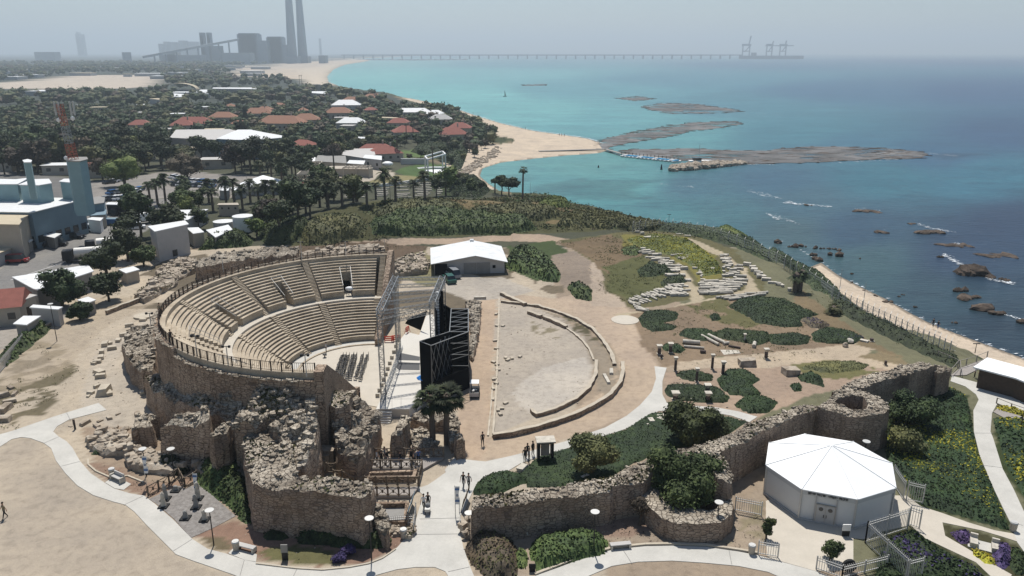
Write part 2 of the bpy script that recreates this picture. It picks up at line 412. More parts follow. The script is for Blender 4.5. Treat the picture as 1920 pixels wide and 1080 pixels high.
paint([(835,520),(945,520),(1000,545),(945,560),(880,565),(830,545)],(184,172,154),warp=.4)
paint([(930,562),(1000,575),(1060,600),(1100,635),(1117,680),(1112,720),(1080,750),(1005,782),(925,820)],(182,168,148),warp=.6)
paint([(1010,690),(1100,670),(1115,700),(1100,735),(1040,765),(1000,780),(960,740)],(196,184,166),warp=.8)
paint([(995,600),(1060,620),(1060,640),(1000,620)],(140,128,98),warp=1.2,patch=(1.5,0))
paint([(1005,575),(1080,605),(1150,660),(1170,720),(1130,745),(1118,700),(1098,630),(1050,600)],(156,140,116),warp=.6,patch=(1.6,-.15))
paint([(1045,585),(1120,615),(1140,660),(1080,620)],(104,96,66),warp=1.,patch=(1.2,.0))
# hill behind
paint([(500,460),(600,400),(720,376),(900,372),(1040,372),(1170,405),(1340,436),(1340,450),(1170,430),(1000,440),(900,438),(700,455),(600,470)],(88,88,50),warp=2)
paint([(820,376),(950,372),(1120,400),(1100,425),(1000,410),(880,395)],(128,110,68),warp=3,patch=(7,-.05))
paint([(590,462),(700,452),(800,447),(940,440),(1020,440),(1100,455),(1130,470),(1020,455),(940,452),(800,458),(700,462),(600,474)],(178,152,124),warp=.5)
paint([(440,480),(560,462),(720,455),(800,462),(800,520),(735,500),(560,475),(440,500)],(112,92,70),warp=1.5,patch=(4,-.2))
paint([(735,490),(800,470),(850,520),(800,540),(740,520)],(140,132,88),warp=1.5)
paint([(955,462),(1040,450),(1060,470),(1040,500),(1000,530),(960,510)],(76,92,48),warp=1.5)
paint([(1035,480),(1075,470),(1105,490),(1110,540),(1080,550),(1050,530),(1030,505)],(150,132,112),warp=.8)
# stone garden
paint([(1050,450),(1190,432),(1300,438),(1380,470),(1430,510),(1440,560),(1330,560),(1180,580),(1140,545),(1120,500)],(110,104,62),warp=1.5)
paint([(1050,455),(1150,440),(1200,470),(1220,510),(1150,530),(1090,480)],(128,106,74),warp=2.5)
paint([(1130,500),(1200,480),(1260,510),(1270,540),(1190,570),(1150,550)],(98,100,52),warp=2)
paint([(1170,440),(1290,445),(1340,480),(1355,520),(1315,530),(1290,500),(1230,470),(1170,462)],(132,124,40),warp=1.5)
paint([(1275,492),(1295,520),(1320,560),(1300,570),(1285,540),(1262,505)],(186,168,132),warp=.5)
paint([(1290,445),(1360,475),(1400,505),(1420,540),(1440,560),(1500,590),(1600,640),(1620,655),(1560,640),(1470,590),(1400,560),(1330,575),(1240,590),(1180,610),(1150,590),(1250,578),(1330,560),(1395,545),(1400,520),(1370,490),(1300,460)],(186,168,132),warp=.5)
paint([(1180,590),(1240,580),(1340,565),(1420,555),(1500,600),(1600,650),(1500,665),(1350,670),(1240,690),(1200,640)],(146,122,92),warp=.8)
paint([(1290,575),(1350,560),(1400,590),(1440,610),(1390,620),(1340,600)],(108,104,58),warp=1.5,patch=(3,-.15))
paint([(1245,700),(1420,680),(1560,668),(1680,690),(1640,720),(1520,740),(1430,780),(1320,770),(1250,745)],(176,148,120),warp=.6)
paint([(1490,680),(1560,668),(1620,675),(1650,700),(1580,710),(1500,705)],(120,116,62),warp=1.2,patch=(2.5,-.2))
paint([(1580,640),(1660,655),(1720,690),(1660,690),(1600,670)],(140,122,84),warp=1.2,patch=(3,-.15))
paint([(1500,540),(1560,590),(1640,640),(1700,672),(1620,650),(1560,620),(1490,570)],(134,114,78),warp=1.0)
paint([(1450,660),(1600,645),(1640,655),(1610,670),(1720,690),(1700,700),(1560,675),(1440,690),(1270,692),(1270,680)],(192,170,138),warp=.3)
# south side: bare soil under the walls
paint([(150,800),(260,800),(460,900),(520,990),(740,1000),(745,1030),(640,1062),(480,1055),(400,1020),(310,980),(280,930),(180,880)],(166,142,114),warp=.4)
paint([(165,870),(240,880),(270,910),(340,900),(372,870),(372,900),(280,935),(200,905)],(156,124,98),warp=.6)
paint([(372,1000),(440,975),(520,1000),(600,1010),(735,1000),(770,985),(750,1020),(690,1052),(600,1062),(480,1050),(400,1030)],(152,116,92),warp=.6)
paint([(480,1030),(560,1020),(625,1030),(640,1055),(560,1060),(500,1050)],(112,108,60),warp=.6,patch=(1.5,-.2))
paint([(372,1005),(430,1010),(440,1035),(400,1030)],(118,104,74),warp=.5,patch=(1.3,-.2))
paint([(870,980),(1190,905),(1290,1000),(1375,960),(1430,900),(1440,1048),(1200,1020),(1040,1066),(1000,1080),(890,1080)],(168,148,122),warp=.4)
paint([(990,985),(1120,960),(1230,980),(1210,1005),(1120,1010),(1000,1010)],(160,130,106),warp=.7)
paint([(1340,960),(1430,940),(1435,1020),(1340,1010)],(148,134,100),warp=1.2,patch=(1.5,.05))
paint([(1660,760),(1760,720),(1810,740),(1830,800),(1880,960),(1900,1000),(1780,970),(1730,955),(1690,900),(1660,850)],(58,70,34),warp=.8)
paint([(1860,780),(1930,780),(1930,960),(1880,880)],(64,76,36),warp=.8)
paint([(1650,1000),(1715,990),(1850,1070),(1860,1080),(1640,1080)],(70,74,38),warp=.6)
paint([(1768,982),(1880,1010),(1925,1035),(1930,1085),(1890,1080),(1810,1035),(1775,1008)],(76,74,42),warp=.3)
# industrial yard, car park
paint([(-80,560),(0,470),(170,405),(330,330),(300,322),(180,340),(-80,300)],(120,118,114),warp=.5)
paint([(-80,590),(0,500),(60,470),(170,400),(200,372),(330,372),(300,410),(240,460),(150,500),(30,545),(0,600)],(138,135,130),warp=.3)
paint([(165,345),(300,322),(480,330),(560,350),(440,372),(380,370),(200,372),(165,372)],(150,143,134),warp=1)
paint([(-60,610),(70,570),(160,570),(100,610),(20,650),(-60,680)],(168,158,144),warp=.3)
# resort lawns and plazas
paint([(540,278),(600,272),(625,280),(590,300),(545,300)],(104,128,56),warp=.5)
paint([(752,282),(830,278),(838,292),(760,296)],(100,126,58),warp=.5)
paint([(862,262),(888,250),(895,258),(875,272)],(100,122,62),warp=.5)
paint([(740,322),(762,312),(830,308),(870,322),(850,330),(760,330)],(84,112,52),warp=.5)
paint([(680,340),(740,328),(800,332),(790,340),(700,352)],(148,138,84),warp=1)
paint([(600,318),(700,318),(740,322),(740,330),(690,340),(600,350),(560,340)],(190,176,152),warp=1)
paint([(820,330),(870,332),(915,355),(900,372),(850,370),(800,350)],(62,74,38),warp=1)
# ---- build the ground sheet
nxx,nyy=len(xs),len(ys)
idx=np.arange(nxx*nyy).reshape(nyy,nxx)
F_=np.stack([idx[:-1,:-1],idx[:-1,1:],idx[1:,1:],idx[1:,:-1]],-1).reshape(-1,4)
gz2=gz+vnoise(gx,gy,1.6,41)*.10*sm((40-abs(gx+0))/1)*0
g=np_obj('ground',np.stack([gx,gy,gz2],1),F_,None,smooth=True);g['kind']='structure'
at=g.data.color_attributes.new('Cover','FLOAT_COLOR','POINT')
at.data.foreach_set('color',np.concatenate([colr,np.ones((len(gx),1))],1).astype(np.float32).ravel())
s=NT('ground_soil');v=s.pos();ac=s.n('ShaderNodeVertexColor',layer_name='Cover')
f1=s.noise(v,.12,6,.6);f2=s.noise(v,1.1,7,.68,.4);f3=s.noise(v,9.,5,.7);f4=s.noise(v,.9,6,.7)
c=s.mix(ac.outputs['Color'],s.ramp(f1,[(.3,(.84,.84,.85)),(.7,(1.12,1.10,1.06))]),1.0,'MULTIPLY')
c=s.mix(c,s.ramp(f2,[(.3,(.72,.71,.70)),(.5,(1,1,1)),(.72,(1.14,1.13,1.1))]),.8,'MULTIPLY')
c=s.mix(c,s.ramp(f3,[(.32,(.72,.70,.68)),(.5,(1,1,1)),(.7,(1.1,1.1,1.08))]),.75,'MULTIPLY')
s.bump(s.mix(f2,f3,.5),.55,.12);s.fin(c,1.0,.1);g.data.materials.append(s.m)
# ================================================================ SEA
sxs=axis(-60,420,5,-2500,32000,1.06);sys_=axis(110,900,5,40,38000,1.035)
SX,SY=np.meshgrid(sxs,sys_);sx=SX.ravel();sy=SY.ravel()
WC=[(1850,640,(44,58,74)),(1750,560,(50,72,86)),(1620,500,(62,88,96)),(1800,480,(34,54,84)),(1900,420,(32,52,84)),(1600,430,(44,74,100)),(1480,440,(70,92,100)),
      (1500,380,(60,94,112)),(1350,400,(66,112,122)),(1250,400,(62,122,130)),(1100,370,(66,134,140)),(1000,340,(84,146,150)),(930,330,(102,158,158)),(1180,340,(86,150,152)),(1100,310,(92,150,150)),
      (1300,350,(60,104,122)),(1450,340,(48,92,118)),(1650,330,(30,106,126)),(1850,330,(34,108,132)),(1750,290,(40,88,122)),(1900,250,(40,76,116)),(1600,270,(44,102,128)),(1500,250,(54,120,138)),(1350,200,(70,128,146)),
      (1150,220,(98,162,168)),(1000,210,(112,174,176)),(860,180,(122,184,184)),(1250,250,(86,150,156)),(1100,170,(92,152,164)),(1300,150,(80,134,154)),(1600,170,(60,102,136)),(1850,170,(50,84,126)),(900,140,(116,172,178)),(700,140,(128,186,184)),(1000,120,(100,150,164)),(1500,120,(72,112,142)),(1850,115,(60,92,132)),(640,118,(130,182,180)),(1200,106,(90,134,154)),(1700,104,(68,104,136))]
num=np.zeros((len(sx),3));den=np.zeros(len(sx));lsx=sx/np.maximum(sy,1);lsy=np.log(sy)
for a_,b_,c_ in WC:
    q=P(a_,b_,SEA);d2=(lsx-q[0]/q[1])**2*6+(lsy-math.log(q[1]))**2*1.2+.0015;wt=1/d2**2
    den += wt;num += wt[:,None]*(np.array(lin(*c_,k=.74))*np.array([.74,1.05,.94])*1.04)
wc=num/den[:,None]
n_=vnoise(sx,sy,60,71);n2_=vnoise(sx,sy,22,72);sd=sdist(sx,sy)
near=np.clip(1+(sd)/60,0,1);dk=((n_>.1) & (sd<-10) & (sy<420))[:,None]
g_=wc.mean(1,keepdims=True);wc=wc*.82+g_*.18;wc=np.where(dk,wc*.72,wc)*(1+.22*n2_[:,None])
nx2,ny2=len(sxs),len(sys_);idx=np.arange(nx2*ny2).reshape(ny2,nx2)
F_=np.stack([idx[:-1,:-1],idx[:-1,1:],idx[1:,1:],idx[1:,:-1]],-1).reshape(-1,4)
wo=np_obj('sea',np.stack([sx,sy,np.full(len(sx),SEA)],1),F_,None,smooth=True);wo['kind']='structure'
at=wo.data.color_attributes.new('Depth','FLOAT_COLOR','POINT')
at.data.foreach_set('color',np.concatenate([wc,np.ones((len(sx),1))],1).astype(np.float32).ravel())
s=NT('sea_water');ac=s.n('ShaderNodeVertexColor',layer_name='Depth')
v=s.pos((.55,1.6,1));f1=s.noise(v,.45,5,.6,.4);v2=s.pos((.3,.9,1));f2=s.noise(v2,.06,4,.55,.5)
c=s.mix(ac.outputs['Color'],s.ramp(f2,[(.35,(.80,.84,.88)),(.65,(1.14,1.1,1.07))]),.8,'MULTIPLY')
c=s.mix(c,s.ramp(f1,[(.35,(.72,.76,.82)),(.55,(1.,1.,1.)),(.72,(1.35,1.3,1.25))]),.75,'MULTIPLY')
f5=s.noise(s.pos((.5,1.2,1)),.11,8,.68,1.2);c=s.mix(c,s.ramp(f5,[(.42,(.62,.64,.68)),(.5,(1,1,1))]),.5,'MULTIPLY')
s.bump(f1,.5,.5);s.fin(c,.34,.18);wo.data.materials.append(s.m)
# ================================================================ PATHS (flat site, z = 0)
def px_poly(pts,z=0.0): return [P(a,b,z) for a,b in pts]
pm=MB();Z1=.05
pathA=[(0,815),(25,808),(100,782),(125,774),(185,756),(200,769),(130,787),(107,800),(100,810),(110,819),(125,828),(136,840),(150,865),(170,888),(195,905),(215,917),(245,926),(270,930),(290,945),(325,975),(360,1011),(390,1030),(425,1039),(457,1050),(480,1055),(555,1064),(605,1067),(655,1062),(692,1055),(717,1045),(745,1027),(762,1007),(777,995),(780,975),(787,950),(795,930),(780,917),(802,910),(817,900),(836,886),(834,882),(850,860),(870,862),(910,866),(960,855),(1000,845),(1060,828),(1135,802),(1175,780),(1200,760),(1222,735),(1230,710),(1227,687),
         (1250,690),(1242,715),(1242,740),(1250,755),(1265,760),(1310,762),(1347,765),(1385,772),(1420,782),(1405,792),(1372,780),(1345,775),(1305,772),(1265,771),(1235,771),(1225,777),(1207,787),(1172,805),(1120,822),(1067,840),(1010,857),(975,870),(950,885),(920,888),(895,905),(885,925),(878,940),(872,955),(862,970),(862,997),(869,1027),(880,1060),(895,1095),(830,1095),
         (840,1080),(835,1072),(815,1064),(780,1064),(745,1068),(705,1079),(690,1095),(470,1095),(440,1079),(400,1065),(362,1052),(330,1040),(300,1010),(275,985),(252,960),(235,947),(212,941),(175,929),(145,911),(122,887),(105,864),(96,841),(82,831),(57,822),(40,820),(22,824),(0,838),(-60,860),(-60,835)]
pm.prism(px_poly(pathA),-.1,Z1)
pathB=[(985,1095),(1005,1080),(1047,1065),(1100,1045),(1150,1031),(1210,1025),(1260,1024),(1322,1026),(1385,1035),(1422,1042),(1450,1050),(1530,1072),(1590,1095),(1490,1095),(1440,1073),(1385,1062),(1322,1056),(1260,1052),(1197,1054),(1147,1062),(1105,1080),(1075,1095)]
pm.prism(px_poly(pathB),-.1,Z1)
pathC=[(1785,705),(1860,725),(1935,760),(1940,790),(1870,757),(1860,775),(1857,810),(1862,822),(1880,880),(1900,917),(1920,960),(1945,1000),(1945,1070),(1920,1035),(1907,1017),(1895,982),(1880,952),(1860,910),(1837,855),(1826,810),(1825,770),(1835,750),(1830,740),(1810,725),(1782,715)]
pm.prism(px_poly(pathC),-.1,Z1)
po=pm.obj('path','concrete');po['kind']='structure'
pm=MB()
for line in ([(125,774),(132,788)],[(82,831),(110,819)],[(115,874),(150,865)],[(232,947),(268,930)],[(325,1033),(360,1011)],[(450,1079),(458,1050)],[(548,1085),(558,1064)],[(787,973),(862,971)],[(775,1002),(863,1001)],[(840,1072),(880,1063)],[(1169,1032),(1185,1057)],[(1367,1032),(1372,1058)],[(1826,812),(1862,812)],[(1842,872),(1880,877)],[(1895,979),(1918,985)]):
    a,b=P3(*line[0],Z1+.006),P3(*line[1],Z1+.006);pm.beam(a,b,.05,.02)
po=pm.obj('path_joints','concrete_dark');po['kind']='structure'
pm=MB()
terr=[(1436,940),(1470,925),(1700,930),(1727,950),(1765,962),(1815,980),(1865,995),(1905,1002),(1914,1018),(1880,1007),(1840,995),(1767,980),(1772,1005),(1815,1030),(1865,1060),(1897,1078),(1890,1095),(1875,1095),(1855,1079),(1830,1055),(1777,1030),(1735,1010),(1707,985),(1640,1000),(1628,1012),(1600,1010),(1600,1070),(1528,1071),(1450,1049),(1438,1044),(1436,1000)]
pm.prism(px_poly(terr),-.1,Z1-.008)
po=pm.obj('pavement','pale_paving');po['kind']='structure'
def curb(line,w=.18,h=.14,z=0.0,mb=None):
    own=mb is None;mb=mb or MB();pts=[P3(a,b,z) for a,b in line]
    for a,b in zip(pts[:-1],pts[1:]): mb.beam(a+Vector((0,0,h/2-.02)),b+Vector((0,0,h/2-.02)),w,h)
    return mb
mb=curb([(165,862),(166,872),(180,884),(205,895),(240,893),(270,905)]);curb([(742,1031),(717,1048),(692,1058),(655,1065),(605,1070),(555,1067),(480,1058)],.12,.16,mb=mb)
curb([(1420,1038),(1385,1032),(1322,1023),(1260,1021),(1210,1022),(1150,1028),(1100,1041),(1047,1061),(1003,1078)],.25,.2,mb=mb)
o=mb.obj('kerb','cut_stone');o['kind']='structure'
# ================================================================ THEATRE
TC=(-21.0,101.7)
def pol(r,a,z): return (TC[0]+r*math.cos(a),TC[1]+r*math.sin(a),z)
def sweep(mb,prof,a0,a1,n):
    k=len(prof);vs=[];fs=[]
    for i in range(n+1):
        a=a0+(a1-a0)*i/n
        for r,z in prof: vs.append(pol(r,a,z))
    for i in range(n):
        for j in range(k):
            j2=(j+1) % k;fs.append((i*k+j,(i+1)*k+j,(i+1)*k+j2,i*k+j2))
    fs.append(tuple(range(k-1,-1,-1)));fs.append(tuple(n*k+j for j in range(k)));mb.add(vs,fs)
s=NT('seat_stone');v=s.pos();f=s.noise(v,.5,6,.65);f2=s.noise(v,5,5,.7)
c=s.ramp(f,[(.3,(.34,.28,.205)),(.55,(.45,.38,.285)),(.75,(.55,.475,.365))]);c=s.mix(c,s.ramp(f2,[(.3,(.62,.6,.58)),(.6,(1.05,1.05,1.05))]),.7,'MULTIPLY')
s.bump(f2,.5,.05);M['seat_stone']=s.fin(c,.95,.15)
LR=13;UR=12;rL0,zL0,rL1,zL1=10.9,.95,17.2,5.0;rD=18.4;zD=5.0;zU0=6.1;rU1=24.7;zU1=10.0
tl,hl=(rL1-rL0)/LR,(zL1-zL0)/LR;tu,hu=(rU1-rD)/UR,(zU1-zU0)/UR
th=empty('roman_theatre',(TC[0],TC[1],0));tag(th,'ancient stone theatre with a semicircle of seat rows facing the black stage','theatre')
th.location=(0,0,0)
def D(x): return math.radians(x)
stairs=[D(x) for x in (122,151,180,209,238)];edges=[D(90)]+stairs+[D(270)];SW=.55
# lower seat wedges
def lower_prof():
    pr=[(rL0-.02,-.1),(rL0,zL0)]
    for i in range(LR):
        r=rL0+i*tl;z=zL0+i*hl
        if i: pr.append((r,z))
        pr.append((r+tl,z)) if i<LR-1 else pr.append((rL1,z))
    return pr+[(rL1,-.1)]
LP_=lower_prof()
def nosed(r,z,t):   # seat slab with an overhanging lip
    return [(r+.0,z-.07),(r-.085,z-.065),(r-.085,z)]
def seat_prof(r0,z0,t,h,n,rend,front):
    pr=[(r0,-.1)]
    for i in range(n):
        r=r0+i*t;z=z0+i*h;pr += nosed(r,z,t)+[(r+t,z)]
    pr[-1]=(rend,pr[-1][1]);pr.append((rend,-.1));return pr
for i in range(6):
    a0=edges[i]+(SW/14 if i else .03);a1=edges[i+1]-(SW/14 if i<5 else .03)
    mb=MB();sweep(mb,seat_prof(rL0,zL0,tl,hl,LR,rL1,0),a0,a1,16);mb.obj('seating_block','seat_stone',th)
# stairs
def stair(a,r0,z0,r1,z1,n,wd):
    mb=MB()
    for k in range(n):
        r=r0+(r1-r0)*k/n;rr=r0+(r1-r0)*(k+1)/n;z=z0+(z1-z0)*(k+1)/n;h=wd/((r+rr)/2)
        sweep(mb,[(r,-.1),(r,z),(rr+.02,z),(rr+.02,-.1)],a-h,a+h,2)
    mb.obj('stairway','seat_stone',th)
for a in stairs: stair(a,rL0-.6,0,rL1,zD-.02,25,.5)
stair(D(90)+.045,rL0,0,rL1,zD-.02,25,.45);stair(D(270)-.045,rL0,0,rL1,zD-.02,25,.45)
# walkway between the tiers
mb=MB();sweep(mb,[(rL1+.003,-.1),(rL1+.003,zD),(rD+.05,zD),(rD+.05,-.1)],D(90.5),D(269.5),90);mb.obj('walkway','pale_paving',th)
# upper wedges with vomitories
def azp(px,py,z): x,y=P(px,py,z);return math.atan2(y-TC[1],x-TC[0]) % (2*math.pi)
voms=[azp(652,552,zD),azp(536,572,zD),azp(428,612,zD)]
voms += [voms[2]+(voms[2]-voms[1]),voms[2]+2*(voms[2]-voms[1])]
VH=1.35;VR=7
cuts=[]
for va in voms: cuts.append((va-VH/2/19,va+VH/2/19))
full=seat_prof(rD+.05,zU0,tu,hu,UR,rU1,0);full[-1]=(rU1,zD-.5);full[0]=(rD+.05,zD-.5)
rv=rD+VR*tu;zv=zU0+VR*hu
vprof=[(rv,zD-.5)]
for i in range(VR,UR):
    r=rD+i*tu;z=zU0+i*hu;vprof += nosed(r,z,tu)+[(r+tu,z)]
vprof += [(rU1,zD-.5)]
brk=sorted([(D(90)+.045,'s')]+[(a,'s') for a in stairs]+[(D(270)-.045,'s')])
for i in range(len(brk)-1):
    a0=brk[i][0]+SW/20;a1=brk[i+1][0]-SW/20;mb=MB();cur=a0
    for c0,c1 in cuts:
        if c0>a0 and c1<a1:
            sweep(mb,full,cur,c0,10);sweep(mb,vprof,c0,c1,3);cur=c1
        elif c0<a1<c1: pass
    sweep(mb,full,cur,a1,12);mb.obj('seating_block','seat_stone',th)
for a in stairs: stair(a,rD-.25,zD-.02,rU1,zU1,30,.48)
stair(D(90)+.03,rD-.25,zD-.02,rU1,zU1,30,.45);stair(D(270)-.03,rD-.25,zD-.02,rU1,zU1,30,.45)
for (c0,c1) in cuts:
    mb=MB();ac_=(c0+c1)/2;h=(c1-c0)/2
    sweep(mb,[(rD,zD-.6),(rD,zD+.01),(rv+.0,zD+.01),(rv,zD-.6)],c0,c1,3)
    mb.obj('doorway_floor','pale_paving',th)
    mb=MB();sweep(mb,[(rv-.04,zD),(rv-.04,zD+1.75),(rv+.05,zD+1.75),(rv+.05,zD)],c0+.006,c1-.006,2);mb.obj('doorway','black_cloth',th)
    mb=MB()
    for c in (c0-.004,c1+.004):
        mb.beam(pol(rD+.2,c,zU0+.9),pol(rv,c,zv+.8),.05)
        for k in range(4): rr=rD+.2+(rv-rD-.2)*k/3;zz=zU0+.1+(zv-zU0-.1)*k/3;mb.beam(pol(rr,c,zz),pol(rr,c,zz+.85),.04)
    mb.beam(pol(rv,c0,zv+.8),pol(rv,c1,zv+.8),.05);mb.obj('handrail','galv',th)
# rim walkway, outer wall, retaining walls
mb=MB();sweep(mb,[(rU1+.003,zD),(rU1+.003,10.3),(25.6,10.3),(25.6,zD)],D(90),D(270),100);mb.obj('rim_walkway','seat_stone',th)
def rough_sweep(prof_fn,a0,a1,n,nz,name,mat,amp=.12,parent=th):
    mb=MB();vs=[];fs=[]
    for i in range(n+1):
        a=a0+(a1-a0)*i/n;r,z0,z1=prof_fn(a)
        for k in range(nz+1):
            z=z0+(z1-z0)*k/nz;rr=r-.03*(z-z0)+amp*mnoise.noise(Vector((a*26,z*1.1,3)))+amp*.7*mnoise.noise(Vector((a*80,z*3,7)))
            vs.append(pol(rr,a,z))
        vs.append(pol(r-.9,a,z1+.02))
    m_=nz+2
    for i in range(n):
        for k in range(m_-1): fs.append((i*m_+k,(i+1)*m_+k,(i+1)*m_+k+1,i*m_+k+1))
    mb.add(vs,fs);return mb.obj(name,mat,parent)
def rim(a):
    d=math.degrees(a);z1=10.35 if d<226 else 9.55
    return (26.35,-.2,z1+.05*mnoise.noise(Vector((d,0,0))))
rough_sweep(rim,D(89.9),D(270.1),240,14,'outer_wall','stone')
mb=MB();
for i in range(150):
    a=D(90+180*i/150+random.uniform(-.2,.2));z=rim(a)[2]
    if random.random()<.8: p=pol(random.uniform(25.85,26.25),a,z);mb.box(p,(random.uniform(.3,.6),random.uniform(.5,.9),random.uniform(.05,.16)),a,jit=.06)
tag(mb.obj('wall_top_stones','stone_top',th),kind='stuff')  # coping stones laid along the top of the outer wall
def radial_wall(x0,x1,sgn,name='end_wall'):
    mb=MB();prof=[(rL0-2.2,-.2),(rL0-2.2,1.1),(rL0,1.8),(rL1,zD+1.0),(rD+.6,zU0+1.2),(rU1,zU1+.9),(26.3,zU1+.7),(26.3,-.2)]
    ys_=[TC[1]+sgn*r for r,z in prof];vs=[];n=len(prof)
    for x in (x0,x1):
        for (r,z),y in zip(prof,ys_): vs.append((x,y,z))
    fs=[(i,(i+1) % n,n+(i+1) % n,n+i) if sgn>0 else (i,n+i,n+(i+1) % n,(i+1) % n) for i in range(n)]
    fs += [tuple(range(n-1,-1,-1)),tuple(range(n,2*n))] if sgn>0 else [tuple(range(n)),tuple(range(2*n-1,n-1,-1))]
    mb.add(vs,fs);mb.obj(name,'stone',th)
radial_wall(-20.95,-20.1,1);radial_wall(-20.95,-19.9,-1)
# orchestra floor, kerb ring
mb=MB();fl=[pol(rL0+.1,D(90+180*i/40),0)[:2] for i in range(41)]+[(-14.2,88),(-13.6,112)]
mb.prism(fl,-.1,.06);mb.obj('orchestra_floor','pale_paving',th)
mb=MB();sweep(mb,[(9.0,0),(9.0,.2),(9.35,.2),(9.35,0)],D(90),D(250),50);mb.obj('orchestra_kerb','seat_stone',th)
mb=MB();sweep(mb,[(9.36,0),(9.36,.11),(rL0-.03,.11),(rL0-.03,0)],D(90),D(250),50);mb.obj('ring_walk','concrete',th)
# rim fence: posts + panels
def rail_fence(name,pts,label,h=1.1,post=.09,gap=.18,bar=.025,mat='rail_wood',pstep=1,group=None,mats=None,cat='fence',bars=True,toprail=.05):
    """pts: world points on the ground line; one bay between neighbours"""
    c0=pts[0];root=empty(name,(0,0,0));root.location=c0;tag(root,label,cat,group);inv=Vector(c0)
    mb=MB();mb.box((0,0,0),(post,post,h*1.04));p0_=mb.obj('post',mat,root)
    for p in pts[1:]:
        c_=p0_.copy();COL.objects.link(c_);c_.parent=root;c_.location=Vector(p)-inv
    mb=MB()
    for a,b in zip(pts[:-1],pts[1:]):
        a=Vector(a)-inv;b=Vector(b)-inv;up=Vector((0,0,1));mb.beam(a+up*h,b+up*h,toprail);mb.beam(a+up*.12,b+up*.12,toprail*.8)
        if bars:
            L=(b-a).length;n=max(1,int(L/gap))
            for k in range(1,n): q=a.lerp(b,k/n);mb.beam(q+up*.12,q+up*h,bar)
    mb.obj('railing',mats or mat,root);return root
pts=[pol(25.45,D(270-180*i/66),10.3) for i in range(67)]
rail_fence('fence',pts,'dark railing with posts running round the top rim of the theatre',1.05,.13,.22,.03,'dark_wood')
# floodlight poles on the rim and inside
def pole_lamp(px,py,top,z,label,heads=2,mat='galv',hx=.35):
    b=P3(px,py,z);r=empty('light_pole',b);tag(r,label,'light pole','floodlight poles round the theatre');h=max(1.2,H_at(px,top,b.x,b.y)-b.z)
    mb=MB();mb.cyl((0,0,0),(0,0,h),.07,.05,7);mb.obj('pole',mat,r)
    mb=MB();mb.beam((-hx,0,h-.1),(hx,0,h-.1),.06)
    for k in range(heads): x=-hx+2*hx*k/max(1,heads-1);mb.box((x,-.08,h-.2),(.24,.2,.24))
    mb.obj('floodlight','black_metal',r);return r
pole_lamp(419,510,483,10.3,'pale floodlight pole on the left back rim of the theatre')
pole_lamp(566,487,453,10.3,'tall floodlight pole at the top of the middle theatre stair')
pole_lamp(649,482,452,10.3,'slim floodlight pole on the rim above the doorway with the white shell')
pole_lamp(283,608,586,10.3,'short pale pole at the leftmost point of the theatre rim')
pole_lamp(370,668,628,10.3,'floodlight pole on the near rim in front of the bare seat wedge')
pole_lamp(428,684,648,10.3,'floodlight pole on the near rim before the walkway end')
pole_lamp(575,706,664,10.3,'floodlight pole at the near end of the theatre rim fence')
# white acoustic shell in the doorway
x,y=P(655,556,zD);b=Vector((x,y,zD));sh=empty('canopy',b);tag(sh,'white rounded fabric canopy in the right doorway of the upper seats','canopy')
bm_=MB();bm_.blob((0,.6,1.15),(.75,.45,.38),2,0);bm_.obj('shade','white_membrane',sh,True)
[(lambda b_: (b_.cyl((sx,.6,0),(sx,.6,1.1),.03),b_.obj('leg','galv',sh)))(MB()) for sx in (-.6,.6)]
# ---------------------------------------------------------------- lattice truss helper
def truss(mb,p,q,w,n,t=.05,tri=False):
    p=Vector(p);q=Vector(q);d=(q-p).normalized();u=Vector((0,0,1)) if abs(d.z)<.9 else Vector((1,0,0))
    a=d.cross(u).normalized()*w/2;b=d.cross(a).normalized()*w/2;cs=[a+b,a-b,-a-b,-a+b]
    for c in cs: mb.beam(p+c,q+c,t)
    for k in range(n):
        s0=p.lerp(q,k/n);s1=p.lerp(q,(k+1)/n)
        for i in range(4):
            c,c2=cs[i],cs[(i+1) % 4];mb.beam(s0+c,s0+c2,t*.7);mb.beam(s0+c,s1+c2,t*.6) if k % 2 else mb.beam(s0+c2,s1+c,t*.6)
# ---------------------------------------------------------------- STAGE
SZ=1.1
st=empty('stage',P3(745,760,0));o0=st.location.copy();tag(st,'pale raised concert stage between the seats and the black backdrop','stage')
def loc(poly): return [(x-o0.x,y-o0.y) for x,y in poly]
floor=[(705,767),(767,767),(790,748),(800,735),(812,700),(826,640),(812,590),(800,590),(786,628),(762,622),(751,636),(745,662),(730,705),(714,748)]
mb=MB();mb.prism(loc(px_poly(floor,SZ)),0,SZ);mb.obj('stage_deck','stage_floor',st)
mb=MB();a=P3(702,768,SZ)-o0;b2=P3(735,768,SZ)-o0
for k in range(5): mb.box(((a.x+b2.x)/2,a.y-.25-k*.3,0),(b2.x-a.x,.32,max(.08,SZ-(k+1)*.21)))
mb.obj('stage_steps','stage_floor',st)
mb=MB();
for q0,q1 in (((735,745),(735,767)),((752,745),(752,767)),((705,748),(788,748)),((720,722),(790,722)),((735,695),(806,697)),((741,672),(815,674))):
    mb.beam(P3(*q0,SZ+.006)-o0,P3(*q1,SZ+.006)-o0,.04,.012)
mb.obj('floor_seams','concrete_dark',st)
mb=MB()
for k in range(11):
    t_=k/10;px=753+(716-753)*t_;py=640+(745-640)*t_**.95;q=P3(px,py,0)-o0;mb.box((q.x-.55,q.y,0),(.5,.3,.55))
mb.obj('footlight_box','marble',st)
